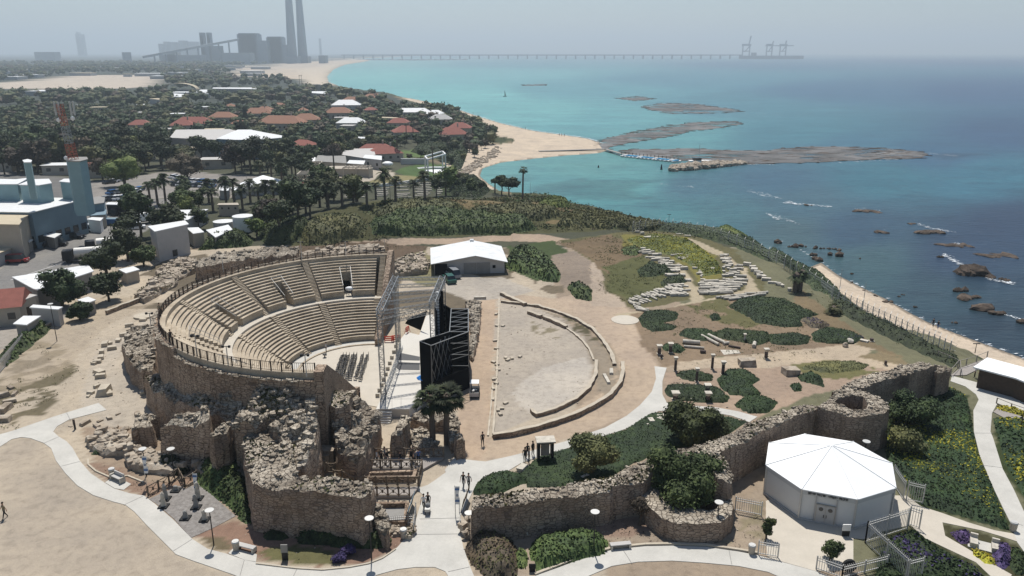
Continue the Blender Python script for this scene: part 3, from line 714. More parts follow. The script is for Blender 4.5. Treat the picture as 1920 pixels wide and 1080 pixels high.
# dark sheets painted on the stage as shadows of the overhead cloth panels
for i,(pl,lb) in enumerate((([(747,666),(752,662),(787,669),(787,676),(745,675)],'far'),([(745,682),(748,679),(787,681),(787,694),(747,693),(743,689)],'near'))):
    mb=MB();c=P3(*pl[0],SZ+.01);mb.prism([(x-c.x,y-c.y) for x,y in px_poly(pl,SZ+.01)],.0,.02)
    o=mb.obj('stage_painted_shadow',simple('shadow_grey',(.10,.10,.10),.1) if i == 0 else 'shadow_grey',None,loc=c);tag(o,'dark grey painted shadow of an overhead cloth panel on the stage, the %s one of the pair' % lb,'mat','painted shadows on the stage')
# roof truss structure
RZ=12.0
NL,NR,FR,FL=P3(711,588,RZ),P3(810,572,RZ),P3(830,522,RZ),P3(742,522,RZ)
rg=empty('stage_truss',(NL.x,NL.y,0));go=Vector((NL.x,NL.y,0));tag(rg,'grey steel lattice roof frame on towers over the stage','stage truss')
def seg(name,p,q,w,n,t=.06,mat='steel'):
    mb=MB();truss(mb,Vector(p)-go,Vector(q)-go,w,n,t);mb.obj(name,mat,rg)
seg('main_beam',NL,FL,.8,12,.075);seg('main_beam',NR,FR,.8,12,.075)
for k in range(5):
    t_=k/4*.97+.02;seg('cross_beam',NL.lerp(FL,t_),NR.lerp(FR,t_),.42,14,.045)
seg('front_beam',NL+Vector((0,-.6,-.9)),NR+Vector((0,-.2,-.6)),.75,14,.06)
for c in (NL,NR,FR): seg('tower',(c.x,c.y,0),c,.62,18,.06)
tb=P3(746,655,0);seg('tower',tb,(tb.x,tb.y,RZ),.5,18,.05)
seg('tower',(FL.x,FL.y,0),FL,.55,18,.05)
# left side stage kerb truss lying along the stage front
mb=MB();q0,q1,q2=P3(716,752,SZ+.2),P3(744,676,SZ+.2),P3(753,650,SZ+.2);truss(mb,q0-go,q1-go,.4,10,.05);truss(mb,q1-go,q2-go,.4,4,.05);mb.obj('front_rail','steel',rg)
# hung curtain under the frame
def vpanel(mb,p,q,z0,z1,th_=.12,o=Vector((0,0,0)),z0b=None,z1b=None):
    p=Vector((p[0],p[1],0))-Vector((o[0],o[1],0));q=Vector((q[0],q[1],0))-Vector((o[0],o[1],0));d=(q-p).normalized();n_=Vector((-d.y,d.x,0))*th_/2
    z0b=z0 if z0b is None else z0b;z1b=z1 if z1b is None else z1b;U=lambda v,z: (v.x,v.y,z)
    vs=[U(p-n_,z0),U(q-n_,z0b),U(q+n_,z0b),U(p+n_,z0),U(p-n_,z1),U(q-n_,z1b),U(q+n_,z1b),U(p+n_,z1)]
    mb.add(vs,[(3,2,1,0),(4,5,6,7),(0,1,5,4),(1,2,6,5),(2,3,7,6),(3,0,4,7)])
a1_=P3(757,614,SZ);a2_=P3(787,627,SZ);mb=MB()
yb=a2_.y+1.5;zt=H_at(770,592,PD(770,592,yb).x,yb)
p0=PD(766,597,yb+2);p1=PD(801,583,yb);vs=[tuple(v_-go) for v_ in (a1_+Vector((0,1.6,.1)),a2_+Vector((0,1.5,.1)),p1,p0)]
vs2=[(x_,y_+.15,z_) for x_,y_,z_ in vs];mb.add(vs+vs2,[(0,1,2,3),(7,6,5,4),(0,4,5,1),(1,5,6,2),(2,6,7,3),(3,7,4,0)]);mb.obj('side_curtain','black_cloth',rg)
mb=MB();vpanel(mb,P(826,640,SZ),(NR.x+.2,NR.y+1.5),SZ,9.5,.2,go);mb.obj('back_curtain','black_cloth',rg)
mb=MB();
for k in range(22): z=3+k*.42;mb.box((FR.x-go.x-.2,FR.y-go.y-6.6,z),(.42,.3,.22))
mb.obj('speaker_column','white_paint',rg)
mb=MB();vpanel(mb,(FR.x-.6,FR.y-6.2),(FR.x+.6,FR.y-6.2),.5,12,.2,go);mb.obj('column_cloth','black_cloth',rg)
# black backdrop wing with scaffolding
BZ=8.0
A0,A1,A2,A3,A4,A5=P(787,640,BZ),P(808,648,BZ),P(843,622,BZ),P(846,579,BZ),P(878,579,BZ),P(878,622,BZ)
A6=P(820,563,BZ)
bd=empty('stage_backdrop',(A0[0],A0[1],0));bo=Vector((A0[0],A0[1],0));tag(bd,'tall black cloth backdrop with scaffold bracing behind the stage','backdrop')
mb=MB()
for (p,q) in ((A0,A2),(A2,A3),(A3,A6)): vpanel(mb,p,q,0.02,BZ,.14,bo)
mb.obj('cloth_wall','black_cloth',bd)
mb=MB();vpanel(mb,A0,A1,0.02,BZ,.14,bo);mb.obj('end_cloth','black_cloth',bd)
mb=MB();n0=P(877,697,.1);vpanel(mb,A4,A5,0.02,BZ-.4,.14,bo);vpanel(mb,A3,A4,0.02,BZ-.1,.14,bo);mb.obj('rear_cloth','black_cloth',bd)
mb=MB();
poly=[A1,A5,A4,A3,A2,A0];mb.prism([(x_-bo.x,y_-bo.y) for x_,y_ in poly],.01,.05);vpanel(mb,A1,A5,0.05,3.0,.1,bo);mb.obj('cloth_and_painted_shade','black_cloth',bd)  # black floor sheet stands in for shaded ground, low cloth panel before it
mb=MB()
def fr_(p,z): return Vector((p[0]-bo.x,p[1]-bo.y,z))
ring=[A0,A1,A5,A4,A3,A2,A0]
for z in (BZ,):
    for p,q in zip(ring[:-1],ring[1:]): mb.beam(fr_(p,z),fr_(q,z),.09)
for p in ring[:-1]: mb.beam(fr_(p,0),fr_(p,BZ),.09)
def lerp2(p,q,t_): return (p[0]+(q[0]-p[0])*t_,p[1]+(q[1]-p[1])*t_)
for k in range(1,5):
    z=BZ*k/5
    for p,q in ((A2,A5),(A3,A2),(A5,A4)): mb.beam(fr_(p,z),fr_(q,z),.07)
for k in range(6):
    p,q=lerp2(A2,A3,k/5),lerp2(A5,A4,k/5);mb.beam(fr_(p,BZ),fr_(q,BZ),.08);mb.beam(fr_(p,0),fr_(p,BZ),.06);mb.beam(fr_(q,0),fr_(q,BZ),.06)
    if k<5: p2,q2=lerp2(A2,A3,(k+1)/5),lerp2(A5,A4,(k+1)/5);mb.beam(fr_(p,BZ),fr_(q2,BZ),.05);mb.beam(fr_(p,BZ*.5),fr_(q2,BZ*.5),.05)
for k in range(4):
    p,q=lerp2(A1,A2,k/4),lerp2(A1,A2,(k+1)/4)
    for (za,zb) in ((2.5,5),(5,7.8),(5,2.5),(7.8,5)): mb.beam(fr_(p,za),fr_(q,zb),.055)
mb.obj('scaffolding','steel',bd)
# parasol, carts, barriers
def parasol(px,py,z,r,h,mat,label,cat='parasol'):
    b=P3(px,py,z);u=empty('parasol',b);tag(u,label,cat)
    mb=MB();vs=[(0,0,h)]+[(r*math.cos(k*math.pi/4),r*math.sin(k*math.pi/4),h-.45) for k in range(8)];mb.add(vs+[(x_,y_,z_-.04) for x_,y_,z_ in vs],[(0,1+k,1+(k+1) % 8) for k in range(8)]+[(9,10+(k+1) % 8,10+k) for k in range(8)]);mb.obj('shade',mat,u)
    mb=MB();mb.cyl((0,0,0),(0,0,h-.1),.03);mb.cyl((0,0,0),(0,0,.08),.25,n=10);mb.obj('pole','galv',u);return u
parasol(796,730,SZ,1.0,2.1,'blue_plastic','bright blue parasol at the foot of the black backdrop')
def barrier(px,py,z,L,rz,label,grp='red crowd barriers'):
    b=P3(px,py,z);u=empty('barrier',b,rz);tag(u,label,'barrier',grp);mb=MB()
    for z_ in (.35,.65,.95): mb.beam((-L/2,0,z_),(L/2,0,z_),.09,.16)
    mb.obj('panel','red_plastic',u);
    for x_ in (-L/2,L/2): mb=MB();mb.beam((x_,-.25,0),(x_,0,1),.06);mb.beam((x_,.25,0),(x_,0,1),.06);mb.obj('leg','red_plastic',u)
barrier(464,600,zD,1.1,.2,'red barrier on the walkway between the tiers below the left doorway')
barrier(730,642,0,1.4,.0,'red barrier at the far end of the orchestra, the left of two');barrier(743,640,0,1.4,.3,'red barrier at the far end of the orchestra, the right of two')
barrier(764,624,SZ,.9,1.2,'red barrier standing up on the far end of the stage')
for (px,py,col_,lb) in ((890,741,'car_black','white and dark utility cart parked on the dirt road behind the backdrop'),):
    b=T(px,py);u=empty('utility_cart',b);tag(u,lb,'utility cart');
    mb=MB();mb.box((0,0,.35),(1.25,2.2,.5));mb.obj('body','black_metal',u);mb=MB();mb.box((0,.3,1.75),(1.15,1.3,.06));mb.obj('roof','white_paint',u)
    
    for x_ in (-.5,.5):
        for y_ in (-.3,.9): mb=MB();mb.beam((x_,y_,.8),(x_,y_,1.75),.05);mb.obj('roof_post','galv',u)
    mb=MB();[mb.blob((random.uniform(-.4,.4),random.uniform(-.9,-.3),1.0),(.2,.2,.16),1,.2) for k in range(6)];mb.obj('load','galv',u)
    for sx in (-.55,.55):
        for sy in (-.75,.75): mb=MB();mb.cyl((sx-.08,sy,.28),(sx+.08,sy,.28),.28,n=12);mb.obj('wheel','rubber',u)
    mb=MB();mb.box((0,-1.14,.3),(1.2,.06,.55));mb.obj('tailgate','grey_wall',u)
# ---------------------------------------------------------------- chairs in the orchestra
def make_chair():
    u=empty('chair',(0,0,-50));mb=MB();mb.box((0,0,.42),(.42,.42,.05));mb.obj('seat','black_metal',u)
    mb=MB();mb.box((0,-.2,.45),(.42,.04,.45));mb.obj('backrest','black_metal',u)
    for sx in (-.19,.19):
        for sy in (-.19,.19): mb=MB();mb.beam((sx,sy,0),(sx,sy,.42),.035);mb.obj('leg','galv',u)
    return u
pass
ch0=make_chair();first=True
rows=[((642,672),(628,709),'outermost left row'),((648,671),(635,712),'second row from the left'),((653,672),(641,713),'third row from the left'),((662,671),(650,715),'middle row beside the narrow gap'),((667,671),(657,712),'row right of the narrow gap'),((680,671),(667,712),'inner right row'),((689,671),(675,714),'rightmost row')]
for (t0,b0,nm) in rows:
    a,b=P3(*t0,.06),P3(*b0,.06);n=int((b-a).length/.62);rz=math.atan2((b-a).y,(b-a).x)
    for k in range(n+1):
        p=a.lerp(b,k/n)+Vector((random.uniform(-.06,.06),0,0));lb='black chair, %s from the far end of the %s' % (ORD[k],nm)
        r_=rz+math.pi+math.pi/2*0+random.uniform(-.08,.08)
        if first: ch0.location=p;ch0.rotation_euler=(0,0,r_);tag(ch0,lb,'chair','chairs set out in the orchestra');first=False
        else: copy_tree(ch0,p,r_,lb,'chairs set out in the orchestra')
# ================================================================ RUINS
from mathutils.geometry import delaunay_2d_cdt
def resample(poly,step,closed=True):
    out=[];n=len(poly)
    for i in range(n if closed else n-1):
        a=Vector(poly[i][:2]);b=Vector(poly[(i+1) % n][:2]);k=max(1,int(round((b-a).length/step)))
        for j in range(k): out.append(a.lerp(b,j/k))
    if not closed: out.append(Vector(poly[-1][:2]))
    return out
def pip(p,poly):
    ins=False;n=len(poly)
    for i in range(n):
        ax,ay=poly[i][0],poly[i][1];bx,by=poly[(i+1) % n][0],poly[(i+1) % n][1]
        if (ay>p[1]) != (by>p[1]) and p[0]<ax+(p[1]-ay)*(bx-ax)/(by-ay): ins=not ins
    return ins
def stones_in(mb,poly,zf,n,smin,smax,seed=0,flat=.55):
    rr=random.Random(seed);xs_=[p[0] for p in poly];ys_=[p[1] for p in poly];k=0;tries=0
    while k<n and tries<n*12:
        tries += 1;x,y=rr.uniform(min(xs_),max(xs_)),rr.uniform(min(ys_),max(ys_))
        if not pip((x,y),poly): continue
        s_=smin+(smax-smin)*rr.random()**2;z=zf(x,y)
        if rr.random()<.55: mb.box((x,y,z-.08),(s_*rr.uniform(.8,1.4),s_*rr.uniform(.6,1),s_*flat*rr.uniform(.6,1.2)),rr.uniform(0,3.14),.9,s_*.14)
        else: mb.blob((x,y,z+s_*.12),(s_*.6,s_*.48,s_*.38),1,.25,rr.uniform(0,3))
        k += 1
def ruin(px_top,h,label,z0=0.0,rough=.35,nst=60,smin=.2,smax=.7,mat='stone',top='stone_top',name='ruined_wall',cat='ruin',step=.55,amp=.22,grass=0,seed=None,edge_drop=.25,batter=.05,group=None,hv=None):
    """px_top: outline of the top on the photograph at height h (or per-vertex heights hv)"""
    if mat == 'stone_fort': rough *= .7
    seed=seed if seed is not None else len(label)*7+int(px_top[0][0])
    if hv is None: hv=[h]*len(px_top)
    top_w=[P(a,b,hh) for (a,b),hh in zip(px_top,hv)]
    A=sum(top_w[i][0]*top_w[(i+1) % len(top_w)][1]-top_w[(i+1) % len(top_w)][0]*top_w[i][1] for i in range(len(top_w)))
    if A<0: top_w=top_w[::-1];hv=hv[::-1]
    c=Vector((sum(p[0] for p in top_w)/len(top_w),sum(p[1] for p in top_w)/len(top_w),z0))
    root=empty(name,c);tag(root,label,cat,group)
    tl_=[(p[0]-c.x,p[1]-c.y) for p in top_w];n0=len(tl_);hw=np.array([[p[0],p[1]] for p in tl_]);hh_=np.array(hv)
    def hbase(x,y):
        d=np.hypot(hw[:,0]-x,hw[:,1]-y)+.3;w_=1/d**3;return float((w_*hh_).sum()/w_.sum())
    bd_=resample(tl_,step);n=len(bd_)
    def zt_(x,y,e=1.0):
        q=Vector((x*.45+seed,y*.45,1.3));q2=Vector((x*1.7,y*1.7+seed,5.1))
        return hbase(x,y)-z0+rough*(mnoise.noise(q)*1.3+mnoise.noise(q2)*.7+.55*round(mnoise.noise(Vector((x*.8,y*.8,seed)))*2)/2)
    nz=max(3,int(h/.6));vs=[];fs=[]
    for i,p in enumerate(bd_):
        a=bd_[i-1];b=bd_[(i+1) % n];t_=(b-a).normalized();nrm=Vector((t_.y,-t_.x));zt=zt_(p.x,p.y)-edge_drop*abs(mnoise.noise(Vector((p.x*.7,p.y*.7,9))))*2
        for k in range(nz+1):
            z=-.15+(zt+.15)*k/nz;d=amp*mnoise.noise(Vector((p.x*.5+c.x,p.y*.5+c.y,z*.6)))+amp*.7*mnoise.noise(Vector((p.x*2,p.y*2,z*2.2)))+batter*(zt-z)
            if k == nz: d=min(d,0)
            vs.append((p.x+nrm.x*d,p.y+nrm.y*d,z))
    for i in range(n):
        j=(i+1) % n
        for k in range(nz): fs.append((i*(nz+1)+k,j*(nz+1)+k,j*(nz+1)+k+1,i*(nz+1)+k+1))
    mb=MB();mb.add(vs,fs);mb.obj('masonry',mat,root)
    # top
    tv=[Vector((vs[i*(nz+1)+nz][0],vs[i*(nz+1)+nz][1])) for i in range(n)];tz=[vs[i*(nz+1)+nz][2] for i in range(n)]
    X0,X1=min(p.x for p in tv),max(p.x for p in tv);Y0,Y1=min(p.y for p in tv),max(p.y for p in tv);inner=[]
    g_=step*.95;yy=Y0+g_/2;rr=random.Random(seed)
    while yy<Y1:
        xx=X0+g_/2
        while xx<X1:
            q=Vector((xx+rr.uniform(-.3,.3)*g_,yy+rr.uniform(-.3,.3)*g_))
            if pip(q,tv) and min((q-b_).length for b_ in tv)>step*.45: inner.append(q)
            xx += g_
        yy += g_
    allp=tv+inner
    try:
        ov,oe,of,*_r=delaunay_2d_cdt(allp,[(i,(i+1) % n) for i in range(n)],[],1,1e-5)
        V_=[]
        for i,p in enumerate(ov):
            src=_r[0][i];zi=None
            for s_ in src:
                if s_<n: zi=tz[s_]
            V_.append((p.x,p.y,zi if zi is not None else zt_(p.x,p.y)+rr.uniform(-.1,.14)*rough*2))
        mb=MB();mb.add(V_,[tuple(f) if (V_[f[1]][0]-V_[f[0]][0])*(V_[f[2]][1]-V_[f[0]][1])-(V_[f[1]][1]-V_[f[0]][1])*(V_[f[2]][0]-V_[f[0]][0])>0 else tuple(f)[::-1] for f in of]);mb.obj('wall_top',top,root)
    except Exception as ex: print('cdt',label,ex)
    if nst:
        if mat == 'stone_fort': smin,smax,nst=smin*.8,smax*.72,int(nst*1.1)
        mb=MB();stones_in(mb,[(p.x,p.y) for p in tv],lambda x,y: zt_(x,y),nst,smin,smax,seed);o=mb.obj('wall_top_stones',top,root);o['kind']='stuff'
    if grass:
        rg_=np.random.default_rng(seed);pts=[]
        while len(pts)<grass:
            x,y=rg_.uniform(X0,X1),rg_.uniform(Y0,Y1)
            if pip((x,y),tv) and mnoise.noise(Vector((x*.35,y*.35,seed+.5)))>-.05: pts.append((x,y,zt_(x,y)+.08))
        pts=np.array(pts);nm=rg_.normal(size=pts.shape);nm[:,2]=abs(nm[:,2])*.5;V_,Fq=quads_mesh(pts,nm/np.linalg.norm(nm,axis=1)[:,None],rg_.uniform(.08,.2,len(pts)),rg_)
        o=np_obj('weeds',V_,Fq,'leaf_olive',root);o['kind']='stuff'
    return root
R=ruin
# big half-round tower bottom left of centre
R([(457,800),(456,830),(460,860),(466,890),(472,905),(510,912),(545,916),(600,920),(642,926),(676,934),(692,925),(684,905),(655,898),(612,894),(560,893),(555,870),(556,840),(528,810),(500,796),(475,790)],5.0,'big half-round rubble tower with a curved brick face beside the lower path',rough=.4,nst=420,smin=.15,smax=.8,mat='stone_fort',grass=240,name='ruined_tower')
R([(500,800),(540,772),(575,758),(592,762),(596,790),(588,830),(570,866),(556,872),(548,850),(522,822)],6.3,'tall jagged stone wall on the left side of the dark passage',rough=.75,nst=130,smin=.3,smax=1.1,hv=[5.6,6,6.6,6.8,6.6,6,5.4,5,5,5.4])
R([(626,750),(650,738),(672,742),(700,760),(712,778),(706,800),(694,830),(686,858),(668,870),(646,862),(632,850),(628,815),(624,780)],3.6,'jumble of big eroded stone blocks on the right side of the dark passage',rough=.8,nst=150,smin=.4,smax=1.3,hv=[4.6,4.6,4.4,3.6,3.2,3,2.8,2.6,2.6,3,3.2,4,4.6])
R([(612,738),(640,732),(660,740),(655,758),(628,762),(612,755)],6.4,'flat topped rock slab with green moss at the near end of the theatre wall',rough=.2,nst=12,grass=60)
R([(656,905),(690,900),(700,912),(695,928),(668,934),(650,924)],4.3,'crumbled rubble corner at the right end of the half-round tower',rough=.6,nst=50)
R([(684,950),(700,945),(716,955),(727,975),(725,1000),(710,985),(696,965)],1.8,'low curved row of pale boulders at the foot of the half-round tower',rough=.5,nst=60,smin=.4,smax=1.0)
R([(608,965),(640,963),(660,960),(682,965),(682,973),(650,975),(608,972)],1.7,'low narrow wall ledge in front of the half-round tower',rough=.2,nst=8,step=.4)
R([(270,712),(292,702),(330,700),(352,704),(390,716),(430,724),(452,738),(456,768),(440,790),(425,788),(395,778),(350,764),(318,752),(290,738)],3.6,'long curved ruined wall with grass on top, under the theatre',rough=.55,nst=190,smin=.2,smax=.8,grass=300,hv=[3.2,4.4,5.9,6.4,7.0,7.7,7.2,6.0,5.0,4.8,4.9,4.8,4.4,3.6])
R([(228,642),(238,622),(250,612),(284,610),(290,640),(292,670),(286,696),(266,698),(246,684),(236,664)],3.0,'ruined stone block with rubble layers against the left of the theatre',rough=.6,nst=100,smin=.3,smax=.9)
R([(246,806),(258,800),(286,798),(284,786),(300,778),(262,778),(250,792)],2.6,'small square ruin block left of the twin blocks',rough=.25,nst=14,step=.45)
R([(298,800),(320,790),(352,772),(372,766),(392,764),(392,780),(378,790),(364,802),(340,803)],3.9,'largest square ruin block with a sloping slabbed top',rough=.35,nst=30,hv=[4.4,4.8,5.6,6.1,6.4,6.2,5.6,4.7,4.5])
R([(392,813),(408,800),(424,792),(434,796),(424,808),(412,814),(400,818)],5.3,'square ruin block right of the slabbed one with bushes below',rough=.3,nst=14,step=.45)
R([(462,762),(470,740),(478,722),(494,716),(520,728),(552,742),(586,756),(590,772),(570,778),(520,780),(480,780)],4.6,'rubble mound with bright green grass in the shade of the theatre',rough=.8,nst=120,smin=.3,smax=1.0,grass=700,hv=[6.9,7.6,8.5,8.7,8.4,7.8,7.2,6.9,6.7,6.6,6.6])
R([(452,800),(448,776),(460,762),(480,770),(500,790),(480,800)],6.0,'steep pile of eroded blocks between the mound and the half-round tower',rough=1.0,nst=60,smin=.4,smax=1.1)
R([(430,775),(452,765),(462,782),(456,800),(440,800)],5.6,'small heap of tumbled blocks at the end of the curved wall',rough=.9,nst=36,smin=.4,smax=1.0)
R([(365,490),(380,480),(430,472),(490,466),(530,462),(560,466),(556,474),(500,480),(440,488),(400,496),(368,500)],3.2,'long brown ruined wall behind the left rim of the theatre',rough=.45,nst=90,smin=.3,smax=1.0,step=.8)
R([(160,822),(176,812),(220,800),(244,812),(262,838),(240,846),(200,846),(172,838)],.7,'low flat outcrop of eroded slabs left of the square blocks',rough=.35,nst=70,smin=.3,smax=1.1,mat='rock',top='rock')
R([(232,850),(262,836),(300,842),(330,856),(350,868),(320,878),(270,874),(240,866)],.9,'pale flat rock ledge under the square ruin blocks',rough=.25,nst=30,smin=.3,smax=1.0,mat='rock',top='rock')
R([(358,864),(380,852),(400,860),(420,876),(450,872),(458,884),(420,890),(380,884)],.9,'pale boulder ledge beside the deep green bush',rough=.4,nst=30,smin=.3,smax=1.0,mat='rock',top='rock')
R([(362,850),(374,838),(388,828),(396,832),(388,850),(372,856)],1.4,'bright pale boulder leaning between two ruin blocks',rough=.3,nst=3,mat='rock',top='rock',step=.4)
# front of the stage: piers and rubble
R([(742,800),(752,780),(764,776),(768,785),(758,800)],3.0,'stubby masonry pier beside the stage steps',rough=.15,nst=4,step=.4)
R([(731,812),(740,806),(756,808),(752,814),(734,816)],3.0,'square masonry pier at the walkway by the wooden bridge',rough=.12,nst=2,step=.35)
R([(768,812),(790,800),(812,812),(820,826),(798,836),(772,828)],.9,'low heap of broken stones left of the palm trunks',rough=.5,nst=60,smin=.2,smax=.7)
R([(838,790),(852,775),(860,790),(858,820),(846,830),(838,812)],1.4,'rubble wall end right of the palm trunks',rough=.5,nst=40,smin=.3,smax=.8)
R([(852,815),(866,812),(872,822),(856,826)],2.4,'square stone pillar at the corner of the dirt road',rough=.1,nst=2,step=.35)
R([(770,782),(786,770),(806,768),(840,772),(850,780),(830,790),(795,790)],1.4,'line of ruined footings behind the palm trunks',rough=.5,nst=50,smin=.2,smax=.8)
R([(872,566),(884,560),(902,564),(900,600),(894,640),(886,668),(878,660),(882,620),(880,590)],.9,'row of low block walls along the right side of the black backdrop',rough=.5,nst=50,smin=.4,smax=1.0)
R([(735,495),(760,478),(790,474),(806,488),(800,505),(770,508),(745,512)],1.0,'overgrown rubble field between the theatre and the metal shed',rough=.5,nst=130,smin=.3,smax=1.0,grass=500,top='rock',mat='rock',step=.9)
R([(250,552),(290,520),(340,505),(330,530),(300,545),(270,562)],.8,'overgrown rubble slope behind the left rim of the theatre',rough=.5,nst=140,smin=.3,smax=1.1,grass=400,top='rock',mat='rock',step=.9)
R([(290,505),(330,485),(368,482),(366,505),(330,520),(300,522)],.8,'grey rubble terrace left of the long brown wall',rough=.5,nst=110,smin=.3,smax=1.1,grass=300,top='rock',mat='rock',step=.9)
R([(565,470),(640,462),(720,458),(722,466),(640,472),(570,478)],.9,'low stone scarp behind the middle of the theatre rim',rough=.5,nst=70,smin=.3,smax=1.0,mat='rock',top='rock',step=.9)
# passage walls and steps between the ruins
mb=MB();c=P3(600,870,0)
u=empty('stone_steps',c);tag(u,'pale worn stone steps climbing into the dark passage','steps')
for k in range(6):
    q0,q1=P3(590-k*8,838+k*9,2.3-.35*k),P3(628-k*8,838+k*9,2.3-.35*k);mb.prism([(q0.x-c.x,q0.y-c.y-.9),(q1.x-c.x,q1.y-c.y-.9),(q1.x-c.x,q1.y-c.y+.4),(q0.x-c.x,q0.y-c.y+.4)],0,2.3-.35*k)
mb.obj('step','rock',u)
# ---------------------------------------------------------------- fortress wall and towers
R([(884,935),(905,930),(950,925),(1010,918),(1050,914),(1075,904),(1095,900),(1150,893),(1175,878),(1210,872),(1225,885),(1206,903),(1190,905),(1150,912),(1143,920),(1080,928),(1030,936),(985,944),(940,948),(905,950),(884,960)],3.6,'long front section of the fortress wall with a dry grass top',rough=.3,nst=420,smin=.15,smax=.6,mat='stone_fort',grass=300,name='fortress_wall',cat='wall',amp=.15)
R([(1150,893),(1190,868),(1240,850),(1290,838),(1330,828),(1338,838),(1290,852),(1250,866),(1215,880),(1180,900)],3.4,'inner rear section of the fortress wall behind the tree',rough=.3,nst=120,smin=.15,smax=.6,mat='stone_fort',name='fortress_wall',cat='wall',amp=.15)
R([(1196,920),(1225,912),(1238,918),(1250,934),(1262,944),(1300,952),(1330,956),(1345,950),(1352,938),(1370,936),(1376,945),(1372,962),(1352,978),(1315,982),(1270,980),(1240,968),(1215,948)],2.1,'low half-round bastion with a flat pale top around the tree',rough=.12,nst=60,smin=.15,smax=.5,mat='stone_fort',name='fortress_bastion',cat='wall',amp=.08,edge_drop=.1)
R([(1300,850),(1330,838),(1350,848),(1368,868),(1374,892),(1364,905),(1345,900),(1335,885),(1318,870)],3.9,'crumbling upper bastion wall right of the tree',rough=.5,nst=110,smin=.2,smax=.7,mat='stone_fort',grass=120,name='fortress_bastion',cat='wall')
R([(1300,842),(1340,822),(1380,812),(1400,795),(1440,782),(1480,768),(1520,756),(1536,758),(1528,768),(1490,780),(1440,806),(1430,808),(1390,830),(1345,850),(1325,856)],4.2,'middle section of the fortress wall leading up to the round tower',rough=.3,nst=380,smin=.15,smax=.65,mat='stone_fort',grass=100,name='fortress_wall',cat='wall',amp=.15)
ringo=[(1535,765),(1545,752),(1575,740),(1610,735),(1640,740),(1660,752),(1667,766),(1660,776),(1640,780),(1600,780),(1560,774)]
ringi=[(1600,769),(1624,766),(1628,756),(1618,744),(1596,741),(1572,748),(1562,752)]
R([(1533,762),(1548,752),(1562,752),(1600,769),(1624,767),(1628,756),(1618,744),(1596,741),(1600,736),(1625,736),(1650,744),(1665,756),(1668,768),(1655,777),(1620,781),(1580,778),(1550,770)],4.4,'round fortress tower with a dark square hole in its top',rough=.2,nst=260,smin=.15,smax=.6,mat='stone_fort',name='fortress_tower',cat='tower',amp=.08,edge_drop=.1)
R([(1548,752),(1572,735),(1600,728),(1626,733),(1600,740),(1575,746),(1560,753)],4.4,'rear rubble rim of the round tower',rough=.3,nst=90,smin=.15,smax=.6,mat='stone_fort',name='fortress_tower',cat='tower',amp=.1,edge_drop=.1)
R([(1560,735),(1600,712),(1650,696),(1700,682),(1725,676),(1758,684),(1740,688),(1706,702),(1694,700),(1642,716),(1622,728),(1600,730)],4.4,'far section of the fortress wall right behind the round tower',rough=.25,nst=240,smin=.15,smax=.6,mat='stone_fort',name='fortress_wall',cat='wall',amp=.12)
R([(1742,689),(1760,684),(1784,688),(1782,692),(1758,700)],3.7,'stepped square end of the fortress wall by the boardwalk',rough=.15,nst=20,mat='stone_fort',name='fortress_wall',cat='wall',amp=.08)
# exedra: outer wall and inner kerb
def low_wall(pts,w_,h,label,mat='stone',top='cut_stone',name='low_wall',jag=.1,group=None):
    pp=resample([P(*p) for p in pts],.7,False);c=Vector((pp[0].x,pp[0].y,0));u=empty(name,c);tag(u,label,'low wall',group)
    for nm,mt,z0_,z1_ in (('masonry',mat,-.1,h),('wall_top',top,h-.02,h+.06)):
        mb=MB();n=len(pp);L_=[];R_=[]
        for i,p in enumerate(pp):
            t_=(pp[min(i+1,n-1)]-pp[max(i-1,0)]).normalized();nr=Vector((t_.y,-t_.x));j_=jag*mnoise.noise(Vector((p.x,p.y,2)));wi=w_/2*(1.0 if nm == 'masonry' else 1.02)
            L_.append(p-nr*(wi+j_));R_.append(p+nr*(wi+j_))
        vs=[];fs=[]
        for i in range(n):
            zt=z1_+jag*1.3*mnoise.noise(Vector((pp[i].x*.8,pp[i].y*.8,5)))
            for q,z in ((L_[i],z0_),(R_[i],z0_),(R_[i],zt),(L_[i],zt)): vs.append((q.x-c.x,q.y-c.y,z))
        for i in range(n-1):
            for k in range(4): a,b=i*4+k,i*4+(k+1) % 4;fs.append((a,b,b+4,a+4))
        fs += [(3,2,1,0),tuple((n-1)*4+k for k in range(4))];mb.add(vs,fs);mb.obj(nm,mt,u)
    return u
low_wall([(924,822),(960,818),(1007,806),(1040,796),(1080,782),(1118,763),(1145,745),(1163,722),(1168,702),(1167,685)],.5,.62,'curved outer wall of the empty arena floor, near half')
low_wall([(1152,686),(1146,665),(1130,640),(1110,618),(1080,600),(1050,588),(1010,576),(975,571),(940,567)],.5,.35,'curved outer kerb wall of the arena floor, far half',jag=.15)
low_wall([(996,772),(1006,782),(1040,772),(1080,752),(1105,730),(1117,705),(1118,680)],.45,.45,'inner curved kerb of the arena floor, near half')
low_wall([(1113,676),(1104,655),(1092,640),(1075,625),(1062,616)],.3,.18,'thin inner kerb of the arena floor on its right side')
low_wall([(1062,616),(1040,606),(1020,598)],.6,.5,'thick block segment of the inner arena kerb, right one',jag=.12)
low_wall([(1015,597),(1002,592),(990,588)],.6,.5,'thick block segment of the inner arena kerb, left one',jag=.12)
low_wall([(940,553),(960,562),(985,574)],.7,.5,'diagonal block wall at the far left corner of the arena floor',jag=.15)
low_wall([(924,820),(928,770),(931,720),(933,660),(935,600),(936,560)],.25,.12,'straight thin stone edging along the left side of the arena floor',jag=.08)
low_wall([(915,818),(920,770),(924,720)],.2,.08,'second thin stone edging beside the dirt road',jag=.08)
